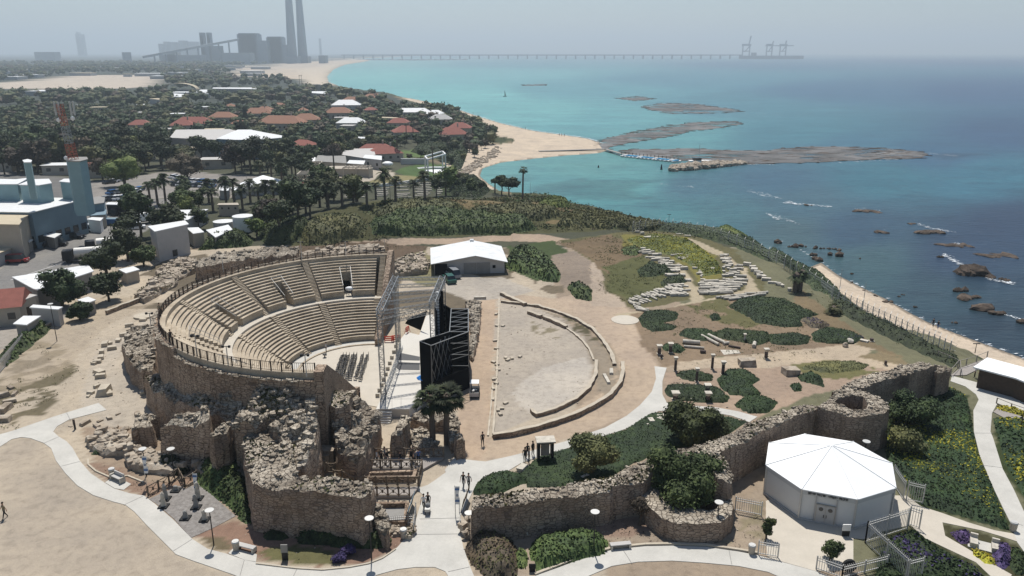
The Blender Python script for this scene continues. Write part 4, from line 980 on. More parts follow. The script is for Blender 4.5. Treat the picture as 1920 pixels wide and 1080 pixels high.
# loose single stones
def stone_obj(px,py,s_,label,name='stone_block',cat='stone',mat='cut_stone',group=None,z=0,kind=0,rz=None):
    b=P3(px,py,z) if z is not None else T(px,py);mb=MB();rz=random.uniform(0,3) if rz is None else rz
    if kind == 0: mb.box((0,0,-.05),(s_[0],s_[1],s_[2]),0,.92,s_[0]*.07)
    else: mb.blob((0,0,s_[2]*.35),(s_[0]/2,s_[1]/2,s_[2]*.6),2,.12)
    o=mb.obj(name,mat,None,loc=b);o.rotation_euler=(0,0,rz);tag(o,label,cat,group);return o
side=[(268,602,1.1),(243,612,1.3),(205,645,.9),(197,648,1.4),(191,662,1.3),(176,683,.9),(183,680,1.1),(178,698,.7),(188,702,1.6),(190,708,1.4),(182,726,.9),(196,738,2.2),(205,740,1.2),(170,738,.9),(166,744,.6),(232,630,1.2),(222,640,1.1),(210,655,1.3),(190,672,1.2),(268,738,1.0),(266,726,.8)]
for i,(a,b,s_) in enumerate(side): stone_obj(a,b,(s_,s_*.6,s_*.45),'cut ruin stone lying along the walkway left of the theatre, %s in the row' % (ORD+['last'])[i],group='stones along the walkway left of the theatre')
strow=[(930,590),(932,612),(928,640),(931,655),(925,680),(932,685),(934,695),(927,712),(930,720),(925,730),(948,672),(952,676),(960,673),(975,670),(940,767),(934,770),(948,757),(938,778),(925,750),(943,612)]
for i,(a,b) in enumerate(strow): stone_obj(a,b,(.7,.45,.3),'small loose stone on the left edge of the arena floor, %s from the far end' % ORD[i],group='loose stones on the arena floor')
o=stone_obj(1137,712,(.45,3.2,.35),'long pale column shaft lying on the outer ring of the arena floor','column_shaft','column','marble',kind=0,rz=.1)
o=stone_obj(1146,698,(.5,1.8,.35),'short pale shaft beside the long one on the arena ring','column_shaft','column','marble',kind=0,rz=-.1)
o=stone_obj(900,560,(2.2,.7,.5),'pale cut stone bench slab beside the block walls near the backdrop','stone_block','stone','marble',rz=.05)
# ground edge disc
b=P3(1172,600,0);mb=MB();mb.cyl((0,0,0),(0,0,.06),2.3,n=28);o=mb.obj('paved_disc','pale_paving',None,loc=b);tag(o,'flat round pale disc where the dirt tracks meet','paving')
b=P3(270,594,0);mb=MB();mb.cyl((0,0,0),(0,0,.3),1.6,n=20);o=mb.obj('round_platform','cut_stone',None,loc=b);tag(o,'round flat stone platform at the left foot of the theatre','platform')
# wooden bridges with crossed rails
def xrail(pts,label,h=1.05,mat='rail_wood',bay=1.15,group='wooden crossed railings'):
    c0=Vector(pts[0]);root=empty('railing',c0);tag(root,label,'railing',group);pl=[];mb=MB()
    for a,b in zip(pts[:-1],pts[1:]):
        a=Vector(a)-c0;b=Vector(b)-c0;n=max(1,round((b-a).length/bay));U=Vector((0,0,1))
        for k in range(n):
            p,q=a.lerp(b,k/n),a.lerp(b,(k+1)/n);pl.append(p)
            for z in (.1,h): mb.beam(p+U*z,q+U*z,.08)
            mb.beam(p+U*.1,q+U*h,.05);mb.beam(p+U*h,q+U*.1,.05);m_=(p+q)/2;mb.beam(m_+U*.35,m_+U*.75,.16,.05)
            for e in (.06,.94): r_=p.lerp(q,e);mb.beam(r_+U*.1,r_+U*h,.045)
        pl.append(b)
    mb.obj('crossed_rail',mat,root)
    mb=MB();mb.box((0,0,0),(.12,.12,h+.12));p0_=mb.obj('post',mat,root);p0_.location=pl[0]
    for p in pl[1:]: c_=p0_.copy();COL.objects.link(c_);c_.parent=root;c_.location=p
    return root
xrail([P3(684,857,.3),P3(832,857,.3)],'far wooden crossed railing of the visitor bridge')
xrail([P3(674,879,.3),P3(792,879,.3)],'wooden crossed railing in front of the visitor group')
xrail([P3(792,879,.3),P3(784,912,.2)],'short sloping wooden railing on the right side of the pit')
xrail([P3(664,911,.3),P3(786,911,.3)],'middle wooden crossed railing across the pit')
xrail([P3(687,930,.3),P3(768,930,.3)],'nearest wooden crossed railing over the dark pit')
xrail([P3(613,886,1.2),P3(630,886,1.2)],'tiny wooden railing at the foot of the worn steps')
xrail([P3(626,899,1.0),P3(642,900,1.0),P3(664,912,.3)],'wooden railing stepping down from the worn steps')
xrail([P3(278,930,0),P3(318,908,0),P3(336,894,0),P3(347,914,0),P3(370,900,0)],'wooden crossed railing around the gravel display square')
mb=MB();c=P3(740,868,0);bk=empty('wooden_bridge',c);tag(bk,'pale plank bridge where the visitor group stands','bridge')
mb.prism([(x-c.x,y-c.y) for x,y in px_poly([(684,858),(832,858),(792,880),(674,880)],.3)],.05,.3);mb.obj('deck','deck_wood',bk)
c=P3(726,920,0);bk=empty('wooden_bridge',c);tag(bk,'narrow plank bridge between the two lower railings','bridge');mb=MB()
mb.prism([(x-c.x,y-c.y) for x,y in px_poly([(664,912),(786,912),(770,931),(687,931)],.3)],.05,.3);mb.obj('deck','deck_wood',bk)
# dark pits: sunken rooms shown by their walls
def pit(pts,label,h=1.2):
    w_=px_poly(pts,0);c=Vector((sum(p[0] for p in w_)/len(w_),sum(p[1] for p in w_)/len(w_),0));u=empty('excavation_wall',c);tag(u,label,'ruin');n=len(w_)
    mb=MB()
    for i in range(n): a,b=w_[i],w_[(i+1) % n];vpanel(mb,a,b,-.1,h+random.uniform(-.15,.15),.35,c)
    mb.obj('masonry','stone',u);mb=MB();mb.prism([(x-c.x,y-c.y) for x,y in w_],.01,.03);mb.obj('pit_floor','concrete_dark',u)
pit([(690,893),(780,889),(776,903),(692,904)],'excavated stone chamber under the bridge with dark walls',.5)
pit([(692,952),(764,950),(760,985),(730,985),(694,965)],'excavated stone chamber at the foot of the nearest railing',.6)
R([(760,990),(776,985),(780,998),(768,1008),(752,1002)],.4,'low rocky bank with weeds beside the main path',rough=.2,nst=30,smin=.2,smax=.6,mat='rock',top='rock',step=.4,grass=60)
R([(730,985),(752,988),(758,1000),(735,1002)],.3,'flat rocky patch left of the litter bin',rough=.15,nst=20,smin=.2,smax=.5,mat='rock',top='rock',step=.4)
R([(862,985),(884,965),(905,970),(900,1000),(872,1002)],.6,'pale boulders at the left foot of the fortress wall',rough=.4,nst=26,smin=.3,smax=.8,mat='rock',top='rock',step=.5)
# ================================================================ PLANTS
def leaf_cloud(rng,lobes,n,size,shell=.75,up=.4,aspect=.8):
    """leaf faces spread through the volume of several lobes (cx,cy,cz,rx,ry,rz)"""
    L=np.array(lobes,float);vol=L[:,3]*L[:,4]*L[:,5];pick=rng.choice(len(L),n,p=vol/vol.sum())
    d=rng.normal(size=(n,3));d /= np.linalg.norm(d,axis=1)[:,None];r=(shell+(1.08-shell)*rng.random(n))*rng.choice([1,1,1,.8],n)
    C=L[pick,:3]+d*L[pick,3:]*r[:,None];nm=d*.8+rng.normal(size=(n,3))*.5;nm[:,2] += up;nm /= np.linalg.norm(nm,axis=1)[:,None]
    return quads_mesh(C,nm,size*(.6+.8*rng.random(n)),rng,aspect)
def crown_mesh(name,rng,R,Hc,z0,nl,n,size,mat,parent,flat=1.0):
    lobes=[]
    for i in range(nl):
        a=rng.uniform(0,6.28);rr=R*math.sqrt(rng.random())*.62;z=z0+Hc*(.25+.6*rng.random());k=(1-.35*abs((z-z0)/Hc-.45)*2);s_=R*(.34+.2*rng.random())*k
        lobes.append((math.cos(a)*rr,math.sin(a)*rr,z,s_,s_,s_*.75*flat))
    lobes.append((0,0,z0+Hc*.5,R*.55,R*.55,Hc*.4));V,F4=leaf_cloud(rng,lobes,n,size)
    mb=MB()
    for l in lobes: mb.blob(l[:3],(l[3]*.78,l[4]*.78,l[5]*.78),1,.2)
    tri=np.array(mb.f);V2=np.array(mb.v);nv=len(V);T4=np.concatenate([tri,tri[:,2:3]],1)
    me_v=np.concatenate([V,V2]);faces=[tuple(f) for f in F4]+[tuple(int(i)+nv for i in f) for f in tri]
    me=bpy.data.meshes.new(name);me.from_pydata(me_v.tolist(),[],faces);me.materials.append(M[mat]);o=bpy.data.objects.new(name,me);COL.objects.link(o)
    if parent is not None: o.parent=parent
    return o,lobes
def trunk_mesh(rng,h,r,lobes,parent,mat='bark',name='trunk',nb=5):
    mb=MB();p=Vector((0,0,-.3));n=4;prev=p;pr=r
    tops=[]
    for k in range(1,n+1):
        q=Vector((rng.uniform(-.12,.12)*h*.3,rng.uniform(-.12,.12)*h*.3,h*k/n));rr=r*(1-.45*k/n);mb.cyl(prev,q,pr,rr,7,k in (1,n));prev,pr=q,rr;tops.append(q)
    for l in sorted(lobes,key=lambda l: -l[3])[:nb]:
        s_=tops[int(rng.integers(1,n-1))] if n>2 else tops[-1];e=Vector(l[:3]);m_=(s_+e)/2+Vector((0,0,-.08*h));mb.cyl(s_,m_,r*.42,r*.28,5,False);mb.cyl(m_,e,r*.28,r*.1,5,False)
    return mb.obj(name,mat,parent)
def make_tree(name,label,cat,loc,R,h,mat,n=700,size=.45,seed=1,nl=8,z0f=.3,bark='bark',flat=1.0,group=None):
    rng=np.random.default_rng(seed);root=empty(name,loc);tag(root,label,cat,group)
    c,lobes=crown_mesh('crown',rng,R,h*(1-z0f),h*z0f,nl,n,size,mat,root,flat);trunk_mesh(rng,h*.62,R*.055+.06,lobes,root,bark);return root
def make_palm(name,label,loc,h,R,seed=1,fan=False,n=34,mat='leaf_palm',trunkr=.24,group=None,cat='palm tree'):
    rng=np.random.default_rng(seed);root=empty(name,loc);tag(root,label,cat,group);mb=MB();prev=Vector((0,0,-.3));k_=6
    bend=rng.uniform(-.03,.03,2)*h
    for k in range(1,k_+1):
        t_=k/k_;q=Vector((bend[0]*t_*t_,bend[1]*t_*t_,h*t_));mb.cyl(prev,q,trunkr*(1.15-.25*(k-1)/k_),trunkr*(1.1-.25*t_),7,k in (1,k_));prev=q
    mb.blob(prev,(trunkr*1.7,trunkr*1.7,trunkr*1.8),1,.1)
    mb.obj('trunk','palm_bark',root);V=[];F_=[];top=np.array(prev)
    for i in range(n):
        a=6.283*i/n*2.4+rng.uniform(-.2,.2);el=rng.uniform(-.5,1.25);L=R*rng.uniform(.85,1.1);
        pts=[];ns=6
        for k in range(ns+1):
            t_=k/ns;r_=L*t_*math.cos(el)*(1-.12*t_)+.1;z=L*(math.sin(el)*t_-.62*t_*t_*(1 if el>0 else .5));pts.append(top+np.array([math.cos(a)*r_,math.sin(a)*r_,z]))
        sd=np.array([-math.sin(a),math.cos(a),0])
        if fan:
            base=pts[3];tip=pts[4]
            for j in range(9):
                b_=(j-4)*.28;dv=(tip-base)/np.linalg.norm(tip-base);w_=dv*math.cos(b_)+sd*math.sin(b_);e=base+w_*L*.42;e[2] -= .12*L*abs(b_);s2=np.cross(w_,[0,0,1.]);s2=s2/np.linalg.norm(s2)*L*.035;nvv=len(V);V += [base,base+w_*L*.22-s2,e,base+w_*L*.22+s2];F_.append((nvv,nvv+1,nvv+2,nvv+3))
            nvv=len(V);s2=sd*.03;V += [pts[0]-s2,base-s2,base+s2,pts[0]+s2];F_.append((nvv,nvv+1,nvv+2,nvv+3))
        else:
            for sgn in (-1,1):
                for k in range(1,ns):
                    for u_ in (0,.5):
                        c=pts[k]*(1-u_)+pts[k+1]*u_;ll=L*.24*math.sin(math.pi*min(.97,(k+u_)/ns*.85+.12));dv=pts[k+1]-pts[k];dv=dv/np.linalg.norm(dv);e=c+(sd*sgn*.8+dv*.55)*ll+np.array([0,0,-.35*ll]);wv=dv*L*.036;nvv=len(V);V += [c-wv,c+wv,e+wv*.4,e-wv*.4];F_.append((nvv,nvv+1,nvv+2,nvv+3))
    np_obj('crown',np.array(V),np.array(F_),mat,root);return root
def bed(pts,h,label,mat='cover_green',z=0.0,den=34,leaf=.075,name='shrub_bed',cat='shrub bed',step=.5,group=None,mix_=None,terrain=False,bump_=.35,kind=None):
    w_=[((T(*p)) if terrain else P3(p[0],p[1],z)) for p in pts];c=Vector((sum(p.x for p in w_)/len(w_),sum(p.y for p in w_)/len(w_),sum(p.z for p in w_)/len(w_) if terrain else z))
    poly=[(p.x-c.x,p.y-c.y) for p in w_];area=abs(sum(poly[i][0]*poly[(i+1) % len(poly)][1]-poly[(i+1) % len(poly)][0]*poly[i][1] for i in range(len(poly)))/2)
    PX=np.array([p[0] for p in poly]);PY=np.array([p[1] for p in poly]);X0,X1,Y0,Y1=PX.min(),PX.max(),PY.min(),PY.max()
    def edged(x,y):
        best=np.full(x.shape,1e9);n=len(poly)
        for i in range(n):
            ax,ay=poly[i];bx,by=poly[(i+1) % n];dx,dy=bx-ax,by-ay;t_=np.clip(((x-ax)*dx+(y-ay)*dy)/(dx*dx+dy*dy+1e-9),0,1);best=np.minimum(best,np.hypot(x-ax-t_*dx,y-ay-t_*dy))
        return best
    step=max(step,math.sqrt(area/3500));gxs=np.arange(X0-step,X1+step*2,step);gys=np.arange(Y0-step,Y1+step*2,step);AX,AY=np.meshgrid(gxs,gys);ax_,ay_=AX.ravel(),AY.ravel()
    wob=vnoise(ax_+c.x,ay_+c.y,2.2,91)*1.1
    def gh(x,y): return (zfun(x+c.x,y+c.y)-c.z) if terrain else np.zeros(x.shape)
    def top(x,y,e): return h*sm(e/(h*.8+.15))*(1-bump_*.5+bump_*(vnoise(x+c.x,y+c.y,1.6,92)*2+vnoise(x+c.x,y+c.y,.7,93)))
    ins=in_poly(ax_+wob*.5,ay_+wob*.4,poly);e=edged(ax_,ay_);e=np.where(ins,e,0);zz=gh(ax_,ay_)+np.where(ins,top(ax_,ay_,e+.1),-.12)
    nx_,ny_=len(gxs),len(gys);idx=np.arange(nx_*ny_).reshape(ny_,nx_);Fq=np.stack([idx[:-1,:-1],idx[:-1,1:],idx[1:,1:],idx[1:,:-1]],-1).reshape(-1,4);keep=ins[Fq].any(1);Fq=Fq[keep]
    used=np.unique(Fq);re=-np.ones(nx_*ny_,int);re[used]=np.arange(len(used));root=np_obj(name,np.stack([ax_,ay_,zz],1)[used],re[Fq],mat,None,True,c);tag(root,label,cat,group,kind)
    rng=np.random.default_rng(int(abs(pts[0][0])*7+pts[0][1]));n=int(min(15000,area*den));x=rng.uniform(X0,X1,n*2);y=rng.uniform(Y0,Y1,n*2);k=in_poly(x,y,poly);x,y=x[k][:n],y[k][:n];e=edged(x,y);zt=gh(x,y)+top(x,y,e+.1)
    C=np.stack([x,y,zt+rng.uniform(-.1,.9,len(x))*leaf],1);nm=rng.normal(size=C.shape)*.8;nm[:,2]=abs(nm[:,2])+.35;nm /= np.linalg.norm(nm,axis=1)[:,None];sz=leaf*(.6+.9*rng.random(len(x)))
    if mix_ is None: V,Fl=quads_mesh(C,nm,sz,rng);o=np_obj('leaves',V,Fl,mat,root)
    else:
        sel=vnoise(x+c.x,y+c.y,4,94)+rng.normal(size=len(x))*.08>mix_[1]
        for m_,mt in ((~sel,mat),(sel,mix_[0])):
            if m_.sum()>3: V,Fl=quads_mesh(C[m_],nm[m_],sz[m_],rng);o=np_obj('leaves' if mt == mat else 'flowers',V,Fl,mt,root);o['kind']='stuff'
    return root
def shrub(px,py,r,h,label,mat='leaf_dark',n=500,leaf=.1,z=0.0,seed=None,name='shrub',cat='shrub',group=None,terrain=False):
    b=T(px,py) if terrain else P3(px,py,z);rng=np.random.default_rng(seed or int(px*3+py));root=empty(name,b);tag(root,label,cat,group);lobes=[]
    for i in range(6): a=rng.uniform(0,6.28);rr=r*.5*rng.random()**.5;s_=r*rng.uniform(.4,.65);lobes.append((math.cos(a)*rr,math.sin(a)*rr,h*rng.uniform(.35,.6),s_,s_,h*.42))
    V,F4=leaf_cloud(rng,lobes,n,leaf);mb=MB();[mb.blob(l[:3],(l[3]*.8,l[4]*.8,l[5]*.8),1,.15) for l in lobes];nv=len(V);me=bpy.data.meshes.new('foliage');me.from_pydata(V.tolist()+[tuple(v) for v in mb.v],[],[tuple(f) for f in F4]+[tuple(i+nv for i in f) for f in mb.f]);me.materials.append(M[mat]);o=bpy.data.objects.new('foliage',me);COL.objects.link(o);o.parent=root
    mb=MB();mb.cyl((0,0,-.1),(0,0,h*.4),.07,.04,6);mb.obj('stem','bark',root);return root
# --- near trees
make_tree('olive_tree','dark bushy olive tree on the lawn left of the fortress wall tree','tree',P3(1110,888,0),2.9,4.6,'leaf_olive',6500,.14,3,12,.14)
make_tree('olive_tree','spreading dark tree behind the middle fortress wall','tree',P3(1300,826,0),4.0,4.4,'leaf_mid',8500,.15,4,16,.14)
make_tree('fig_tree','large green tree growing inside the low half-round bastion','tree',P3(1285,950,0),4.1,6.2,'leaf_mid',11000,.15,5,18,.1)
make_tree('young_tree','small green tree behind the short white fence left of the pavilion','tree',P3(1437,1010,0),.75,2.4,'leaf_mid',1300,.1,6,7,.12)
make_tree('young_tree','small round green tree inside the fence in front of the pavilion','tree',P3(1557,1052,0),1.05,2.3,'leaf_mid',1800,.1,7,8,.12)
make_tree('sapling','thin bare sapling in the corner of the fortress wall','tree',P3(1200,985,0),1.3,3.2,'leaf_brown',500,.08,8,6,.3)
make_tree('young_tree','dark tree in the shade below the round fortress tower','tree',P3(1708,800,0),3.2,3.6,'leaf_dark',4500,.15,9,10,.1)
make_tree('tamarisk_tree','dark tree in the deep shade just outside the far fortress wall','tree',P3(1700,850,0),2.6,3.0,'leaf_olive',2600,.14,10,9,.1)
ptx=[(812,833,5.6),(838,833,5.9)]
for i,(a,b,h) in enumerate(ptx): make_palm('fan_palm',('left','right')[i]+' of the two dark fan palms in front of the black backdrop',P3(a,b,0),h,2.7,20+i,True,56,'leaf_dark',.33,'pair of fan palms by the stage')
# --- planting beds
bed([(885,925),(895,905),(922,888),(950,886),(975,888),(990,905),(960,915),(935,928),(900,930)],.9,'dark rounded green hedge at the left end of the long fortress wall')
bed([(975,888),(1010,857),(1067,840),(1120,822),(1172,806),(1200,788),(1222,774),(1300,774),(1345,777),(1400,790),(1370,812),(1320,830),(1240,850),(1190,868),(1150,893),(1060,914),(990,916),(985,900)],.28,'wide dark green lawn bank behind the fortress wall','cover_green',den=24,leaf=.075,cat='lawn',name='lawn_bank')
bed([(1245,735),(1252,722),(1300,722),(1345,727),(1368,745),(1362,756),(1320,755),(1265,750)],.55,'long dark groundcover bed with white flowers nearest the path bend',mix_=('marble',.33))
bed([(1345,712),(1362,695),(1395,692),(1425,712),(1408,722),(1430,740),(1410,745),(1370,740),(1350,727)],.55,'large green bed shaped like a boot in the red soil garden')
bed([(1376,760),(1395,745),(1430,743),(1460,755),(1440,775),(1405,776)],.55,'round dark green bed closest to the middle fortress wall')
bed([(1268,698),(1300,694),(1338,705),(1335,715),(1300,716),(1275,708)],.4,'thin dark bed between the short column stubs')
bed([(1196,598),(1210,585),(1250,582),(1272,588),(1268,600),(1240,606),(1268,612),(1262,619),(1225,622),(1205,612)],.45,'curved green bed nearest the round paved disc')
bed([(1272,628),(1282,618),(1320,618),(1350,626),(1332,640),(1302,638)],.4,'low green bed left of the two leaning columns')
bed([(1240,652),(1248,645),(1272,646),(1285,655),(1278,662),(1255,662)],.5,'small dark bed with a column stub on each side')
bed([(1342,622),(1360,617),(1400,620),(1440,624),(1445,640),(1420,648),(1385,640),(1355,636)],.45,'long dark green bed behind the row of fallen columns')
bed([(1440,628),(1490,625),(1520,632),(1515,645),(1480,648),(1445,645)],.4,'green bed to the right of the fallen columns')
bed([(1385,562),(1420,556),(1470,562),(1510,580),(1535,590),(1500,600),(1505,612),(1470,614),(1420,605),(1395,590),(1365,575)],.4,'biggest dark green bed below the stone garden',den=26,leaf=.09)
bed([(1500,598),(1530,598),(1555,610),(1548,618),(1520,614)],.7,'purple flowering shrub bed at the right of the biggest dark bed','leaf_brown',mix_=('flower_purple',-.05))
bed([(1522,625),(1550,615),(1590,620),(1622,635),(1600,645),(1555,645),(1525,640)],.5,'green bed with purple tips before the right fence',mix_=('flower_purple',.18))
bed([(1500,690),(1540,680),(1600,678),(1632,685),(1615,694),(1560,700)],.35,'olive coloured low bed behind the fortress tower','leaf_olive')
bed([(1495,705),(1520,698),(1540,708),(1545,725),(1525,720),(1500,715)],.5,'green bed beside the dark stone slab near the tower')
bed([(1330,592),(1348,590),(1352,600),(1335,602)],.6,'tiny dark shrub alone on the brown soil of the garden')
bed([(1480,722),(1500,718),(1505,732),(1488,735)],.5,'tiny green bed left of the metal handrail')
bed([(940,500),(960,472),(985,466),(1010,476),(1035,490),(1052,515),(1048,530),(1020,528),(990,515),(960,508)],1.8,'thick green bushes to the right of the metal shed','leaf_mid',den=8,leaf=.22,terrain=True)
bed([(1062,538),(1085,530),(1110,545),(1108,565),(1080,560)],1.0,'green bush under the grey spoil heap','leaf_mid',den=8,leaf=.2,terrain=True)
for i,(pl,h,mt,lb,mx) in enumerate([
    ([(1195,508),(1215,495),(1250,500),(1262,512),(1230,518),(1200,520)],.9,'leaf_dark','dark low scrub left of the stone rows',None),
    ([(1240,528),(1275,518),(1290,528),(1265,538),(1240,536)],1.0,'leaf_dark','dark scrub touching the nearest stone row',None),
    ([(1165,468),(1190,462),(1205,472),(1190,480),(1170,477)],.8,'leaf_mid','small green scrub at the far left of the stone rows',None),
    ([(1175,450),(1230,440),(1290,450),(1320,470),(1345,492),(1355,512),(1320,518),(1300,500),(1262,480),(1215,470)],.6,'leaf_yellow','band of yellow wild flowers between the stone rows',('flower_yellow',-.12)),
    ([(1215,430),(1250,424),(1320,432),(1380,442),(1450,468),(1520,510),(1580,556),(1560,560),(1500,520),(1440,490),(1370,460),(1300,442)],1.5,'leaf_dark','long dark hedge of scrub along the cliff top',None),
    ([(1340,438),(1380,432),(1440,440),(1455,456),(1400,462),(1360,452)],.9,'leaf_yellow','sunlit yellow green knoll at the edge of the sea',None),
    ([(1570,560),(1600,575),(1680,615),(1740,645),(1800,675),(1790,690),(1740,668),(1680,640),(1610,605),(1560,580)],1.1,'leaf_dark','dark scrub strip at the foot of the coastal fence',None),
    ([(1070,400),(1130,398),(1180,410),(1240,420),(1260,432),(1180,432),(1100,428),(1040,425)],1.4,'leaf_olive','brown green scrub behind the dirt track by the bay',None),
    ([(1010,382),(1035,373),(1060,378),(1068,388),(1030,392)],1.6,'leaf_yellow','round green bush on the headland by the bay',None),
    ([(690,400),(760,382),(830,378),(870,388),(850,402),(780,412),(720,420)],1.6,'leaf_olive','olive scrub on the crest of the hill',None),
    ([(690,420),(740,402),(820,395),(900,402),(985,412),(1010,430),(960,438),(860,440),(760,444),(700,440)],2.4,'leaf_mid','broad dark green thicket on the slope of the hill',None),
    ([(560,440),(610,418),(670,412),(690,425),(680,446),(620,458),(570,462)],2.2,'leaf_olive','grey green thicket at the left end of the hill',None),
    ([(880,392),(960,385),(1040,392),(1060,408),(1010,415),(930,408)],1.5,'leaf_olive','low olive scrub on the right shoulder of the hill',None),
    ([(478,440),(520,420),(580,416),(590,430),(555,455),(500,462)],3.0,'leaf_mid','tall green bushes between the sheds and the hill',None),
    ([(370,470),(400,452),(450,440),(478,448),(470,462),(420,466)],2.6,'leaf_mid','bright green bushes behind the long brown ruin wall',None),
    ([(0,668),(30,640),(70,612),(95,605),(90,622),(50,655),(10,690)],1.4,'leaf_mid','green hedge along the fence at the far left',None),
    ([(850,335),(880,332),(912,345),(918,358),(890,372),(850,368),(835,350)],1.5,'leaf_dark','dark green slope above the small bay beach',None),
    ([(770,285),(800,265),(850,262),(880,272),(872,300),(862,322),(845,308),(800,292)],2.5,'leaf_dark','dark wooded bank beside the resort lawn',None),
    ]): bed(pl,h,lb,mt,den=11 if 'hill' in lb or 'slope' in lb else 18,leaf=.19 if i>6 else .12,terrain=True,mix_=mx,cat='scrub',name='scrub',step=.8)
# south beds
bed([(276,878),(296,862),(330,856),(352,870),(356,888),(330,893),(295,890)],1.5,'dark rounded bush below the pale rock ledge','leaf_dark',leaf=.12)
bed([(366,880),(390,866),(440,866),(462,880),(470,920),(478,960),(470,985),(450,975),(430,950),(400,930),(375,912)],1.5,'big deep green bush in the corner of the half-round tower','leaf_mid',leaf=.14)
bed([(552,1000),(600,985),(680,995),(720,1000),(736,1015),(715,1030),(650,1028),(600,1022),(560,1018)],1.0,'long dark shrub row at the foot of the half-round tower','leaf_dark',leaf=.12)
bed([(494,1000),(520,995),(548,1000),(535,1015),(500,1012)],.8,'short dark shrub left of the long shrub row','leaf_dark')
shrub(636,1050,.8,.8,'purple grey shrub beside the lower path','flower_purple',700,.08);shrub(652,1040,.9,.9,'dark purple shrub just behind the purple grey one','flower_purple',700,.08)
bed([(170,852),(188,838),(205,846),(200,854)],.7,'small dark bush on the flat outcrop at the far left','leaf_dark')
bed([(870,1030),(885,1005),(925,1000),(962,1015),(975,1050),(968,1085),(915,1085),(885,1060)],1.3,'large bronze green shrub at the bottom beside the main path','leaf_brown',leaf=.1,den=30,mix_=('leaf_olive',.0))
bed([(990,1035),(1005,1010),(1060,1000),(1120,1000),(1142,1020),(1135,1040),(1090,1050),(1040,1066),(1010,1075)],1.1,'large dark green shrub mass in front of the long fortress wall','leaf_mid',leaf=.12,den=24)
bed([(960,1040),(980,1030),(992,1045),(985,1068),(968,1065)],1.0,'mid green shrub between the bronze and the dark shrub','leaf_mid',leaf=.1)
# right side garden beds
bed([(1660,850),(1670,790),(1700,760),(1740,738),(1780,728),(1812,745),(1822,790),(1830,840),(1855,900),(1880,960),(1892,995),(1820,972),(1760,955),(1728,945),(1690,900)],.5,'wide wild green bank with yellow flowers between fortress and path','cover_green',leaf=.10,den=30,mix_=('flower_yellow',.12))
bed([(1862,785),(1930,790),(1940,960),(1915,920),(1885,870)],.6,'yellow flowering bank at the right edge of the picture','cover_green',leaf=.14,mix_=('flower_yellow',.08))
bed([(1668,1010),(1712,995),(1760,1030),(1830,1068),(1850,1090),(1640,1090),(1650,1040)],.5,'mixed green bed with purple flowers at the bottom right','cover_green',leaf=.12,mix_=('flower_purple',.2))
bed([(1780,1000),(1815,998),(1825,1012),(1818,1022),(1795,1016)],.9,'purple shrub left of the white bench','flower_purple',leaf=.1)
bed([(1862,1020),(1892,1022),(1898,1055),(1880,1068),(1862,1050)],.9,'purple shrub right of the white bench','flower_purple',leaf=.1)
bed([(1820,1030),(1862,1045),(1870,1062),(1850,1055),(1825,1042)],.5,'yellow green flowers in front of the white bench','flower_yellow',leaf=.1)
bed([(1898,1025),(1922,1040),(1925,1080),(1900,1075),(1890,1050)],.6,'green shrub at the tip of the triangular bed','cover_green',leaf=.12)
bed([(1870,762),(1900,765),(1930,778),(1930,785),(1895,776),(1872,770)],.5,'small yellow flower box beside the boardwalk','flower_yellow',leaf=.1)
# agave palms near the coastal fence
make_palm('yucca','spiky yucca beside the coastal fence',P3(1562,588,0),1.0,2.0,33,False,40,'leaf_olive',.3,cat='yucca')
for i,(a,b,h,lb) in enumerate([(1490,548,3.2,'left trunk of the twin short palms near the cliff'),(1499,547,3.6,'right trunk of the twin short palms near the cliff')]): make_palm('short_palm',lb,P3(a,b,0),h,2.0,40+i,False,40,'leaf_palm',.45,'twin palms near the cliff')
make_palm('washington_palm','tall single fan palm on the edge of the bay',T(980,376),9.5,1.9,50,True,40,'leaf_dark',.28)
make_palm('small_palm','small palm by the bay left of the umbrella shaped trees',T(928,362),4.5,2.0,51,False,30)
make_tree('umbrella_pine','umbrella shaped pine on the beach edge, the left of two','tree',T(941,366),3.6,7.0,'leaf_dark',1600,.3,52,8,.45,flat=.6);make_tree('umbrella_pine','umbrella shaped pine on the beach edge, the right of two','tree',T(954,367),3.9,6.4,'leaf_dark',1600,.3,53,8,.45,flat=.6)
# ---------------------------------------------------------------- stone garden
frag='marble fragments laid out in rows in the stone garden'
def frag_obj(b,L,w_,h,rz,lab,kind,grp=frag):
    mb=MB()
    if kind == 0: mb.cyl((-L/2,0,w_*.45),(L/2,0,w_*.45),w_*.5,w_*.44,10);nm='column_shaft'
    elif kind == 1: mb.box((0,0,-.04),(L,w_,h),0,.94,.05);nm='marble_block'
    else: mb.cyl((0,0,-.05),(0,0,h),w_*.5,w_*.58,10);nm='column_capital'
    o=mb.obj(nm,'marble',None,loc=b);o.rotation_euler=(0,0,rz);tag(o,lab,'stone',grp)
KN=['rounded column shaft','squared marble block','stubby column drum']
rr=random.Random(5)
def frag_row(line,n,w0,L,ang,lab,spread=0.8,kinds=(0,0,1)):
    pts=[P3(a,b,0) for a,b in line];seg_=[(pts[i+1]-pts[i]).length for i in range(len(pts)-1)];tot=sum(seg_)
    for k in range(n):
        d=tot*(k+.5)/n;i=0
        while d>seg_[i] and i<len(seg_)-1: d -= seg_[i];i += 1
        p=pts[i].lerp(pts[i+1],min(1,d/seg_[i]))+Vector((rr.uniform(-.3,.3),rr.uniform(-1,1)*spread*1.8,0));kd=rr.choice(kinds);w_=w0*rr.uniform(.75,1.2)
        frag_obj(p,L*rr.uniform(.6,1.15) if kd != 2 else w_,w_,w_*rr.uniform(.6,.9),ang+rr.uniform(-.3,.3),'%s, %s in the %s' % (KN[kd],ORD[k],lab),kd)
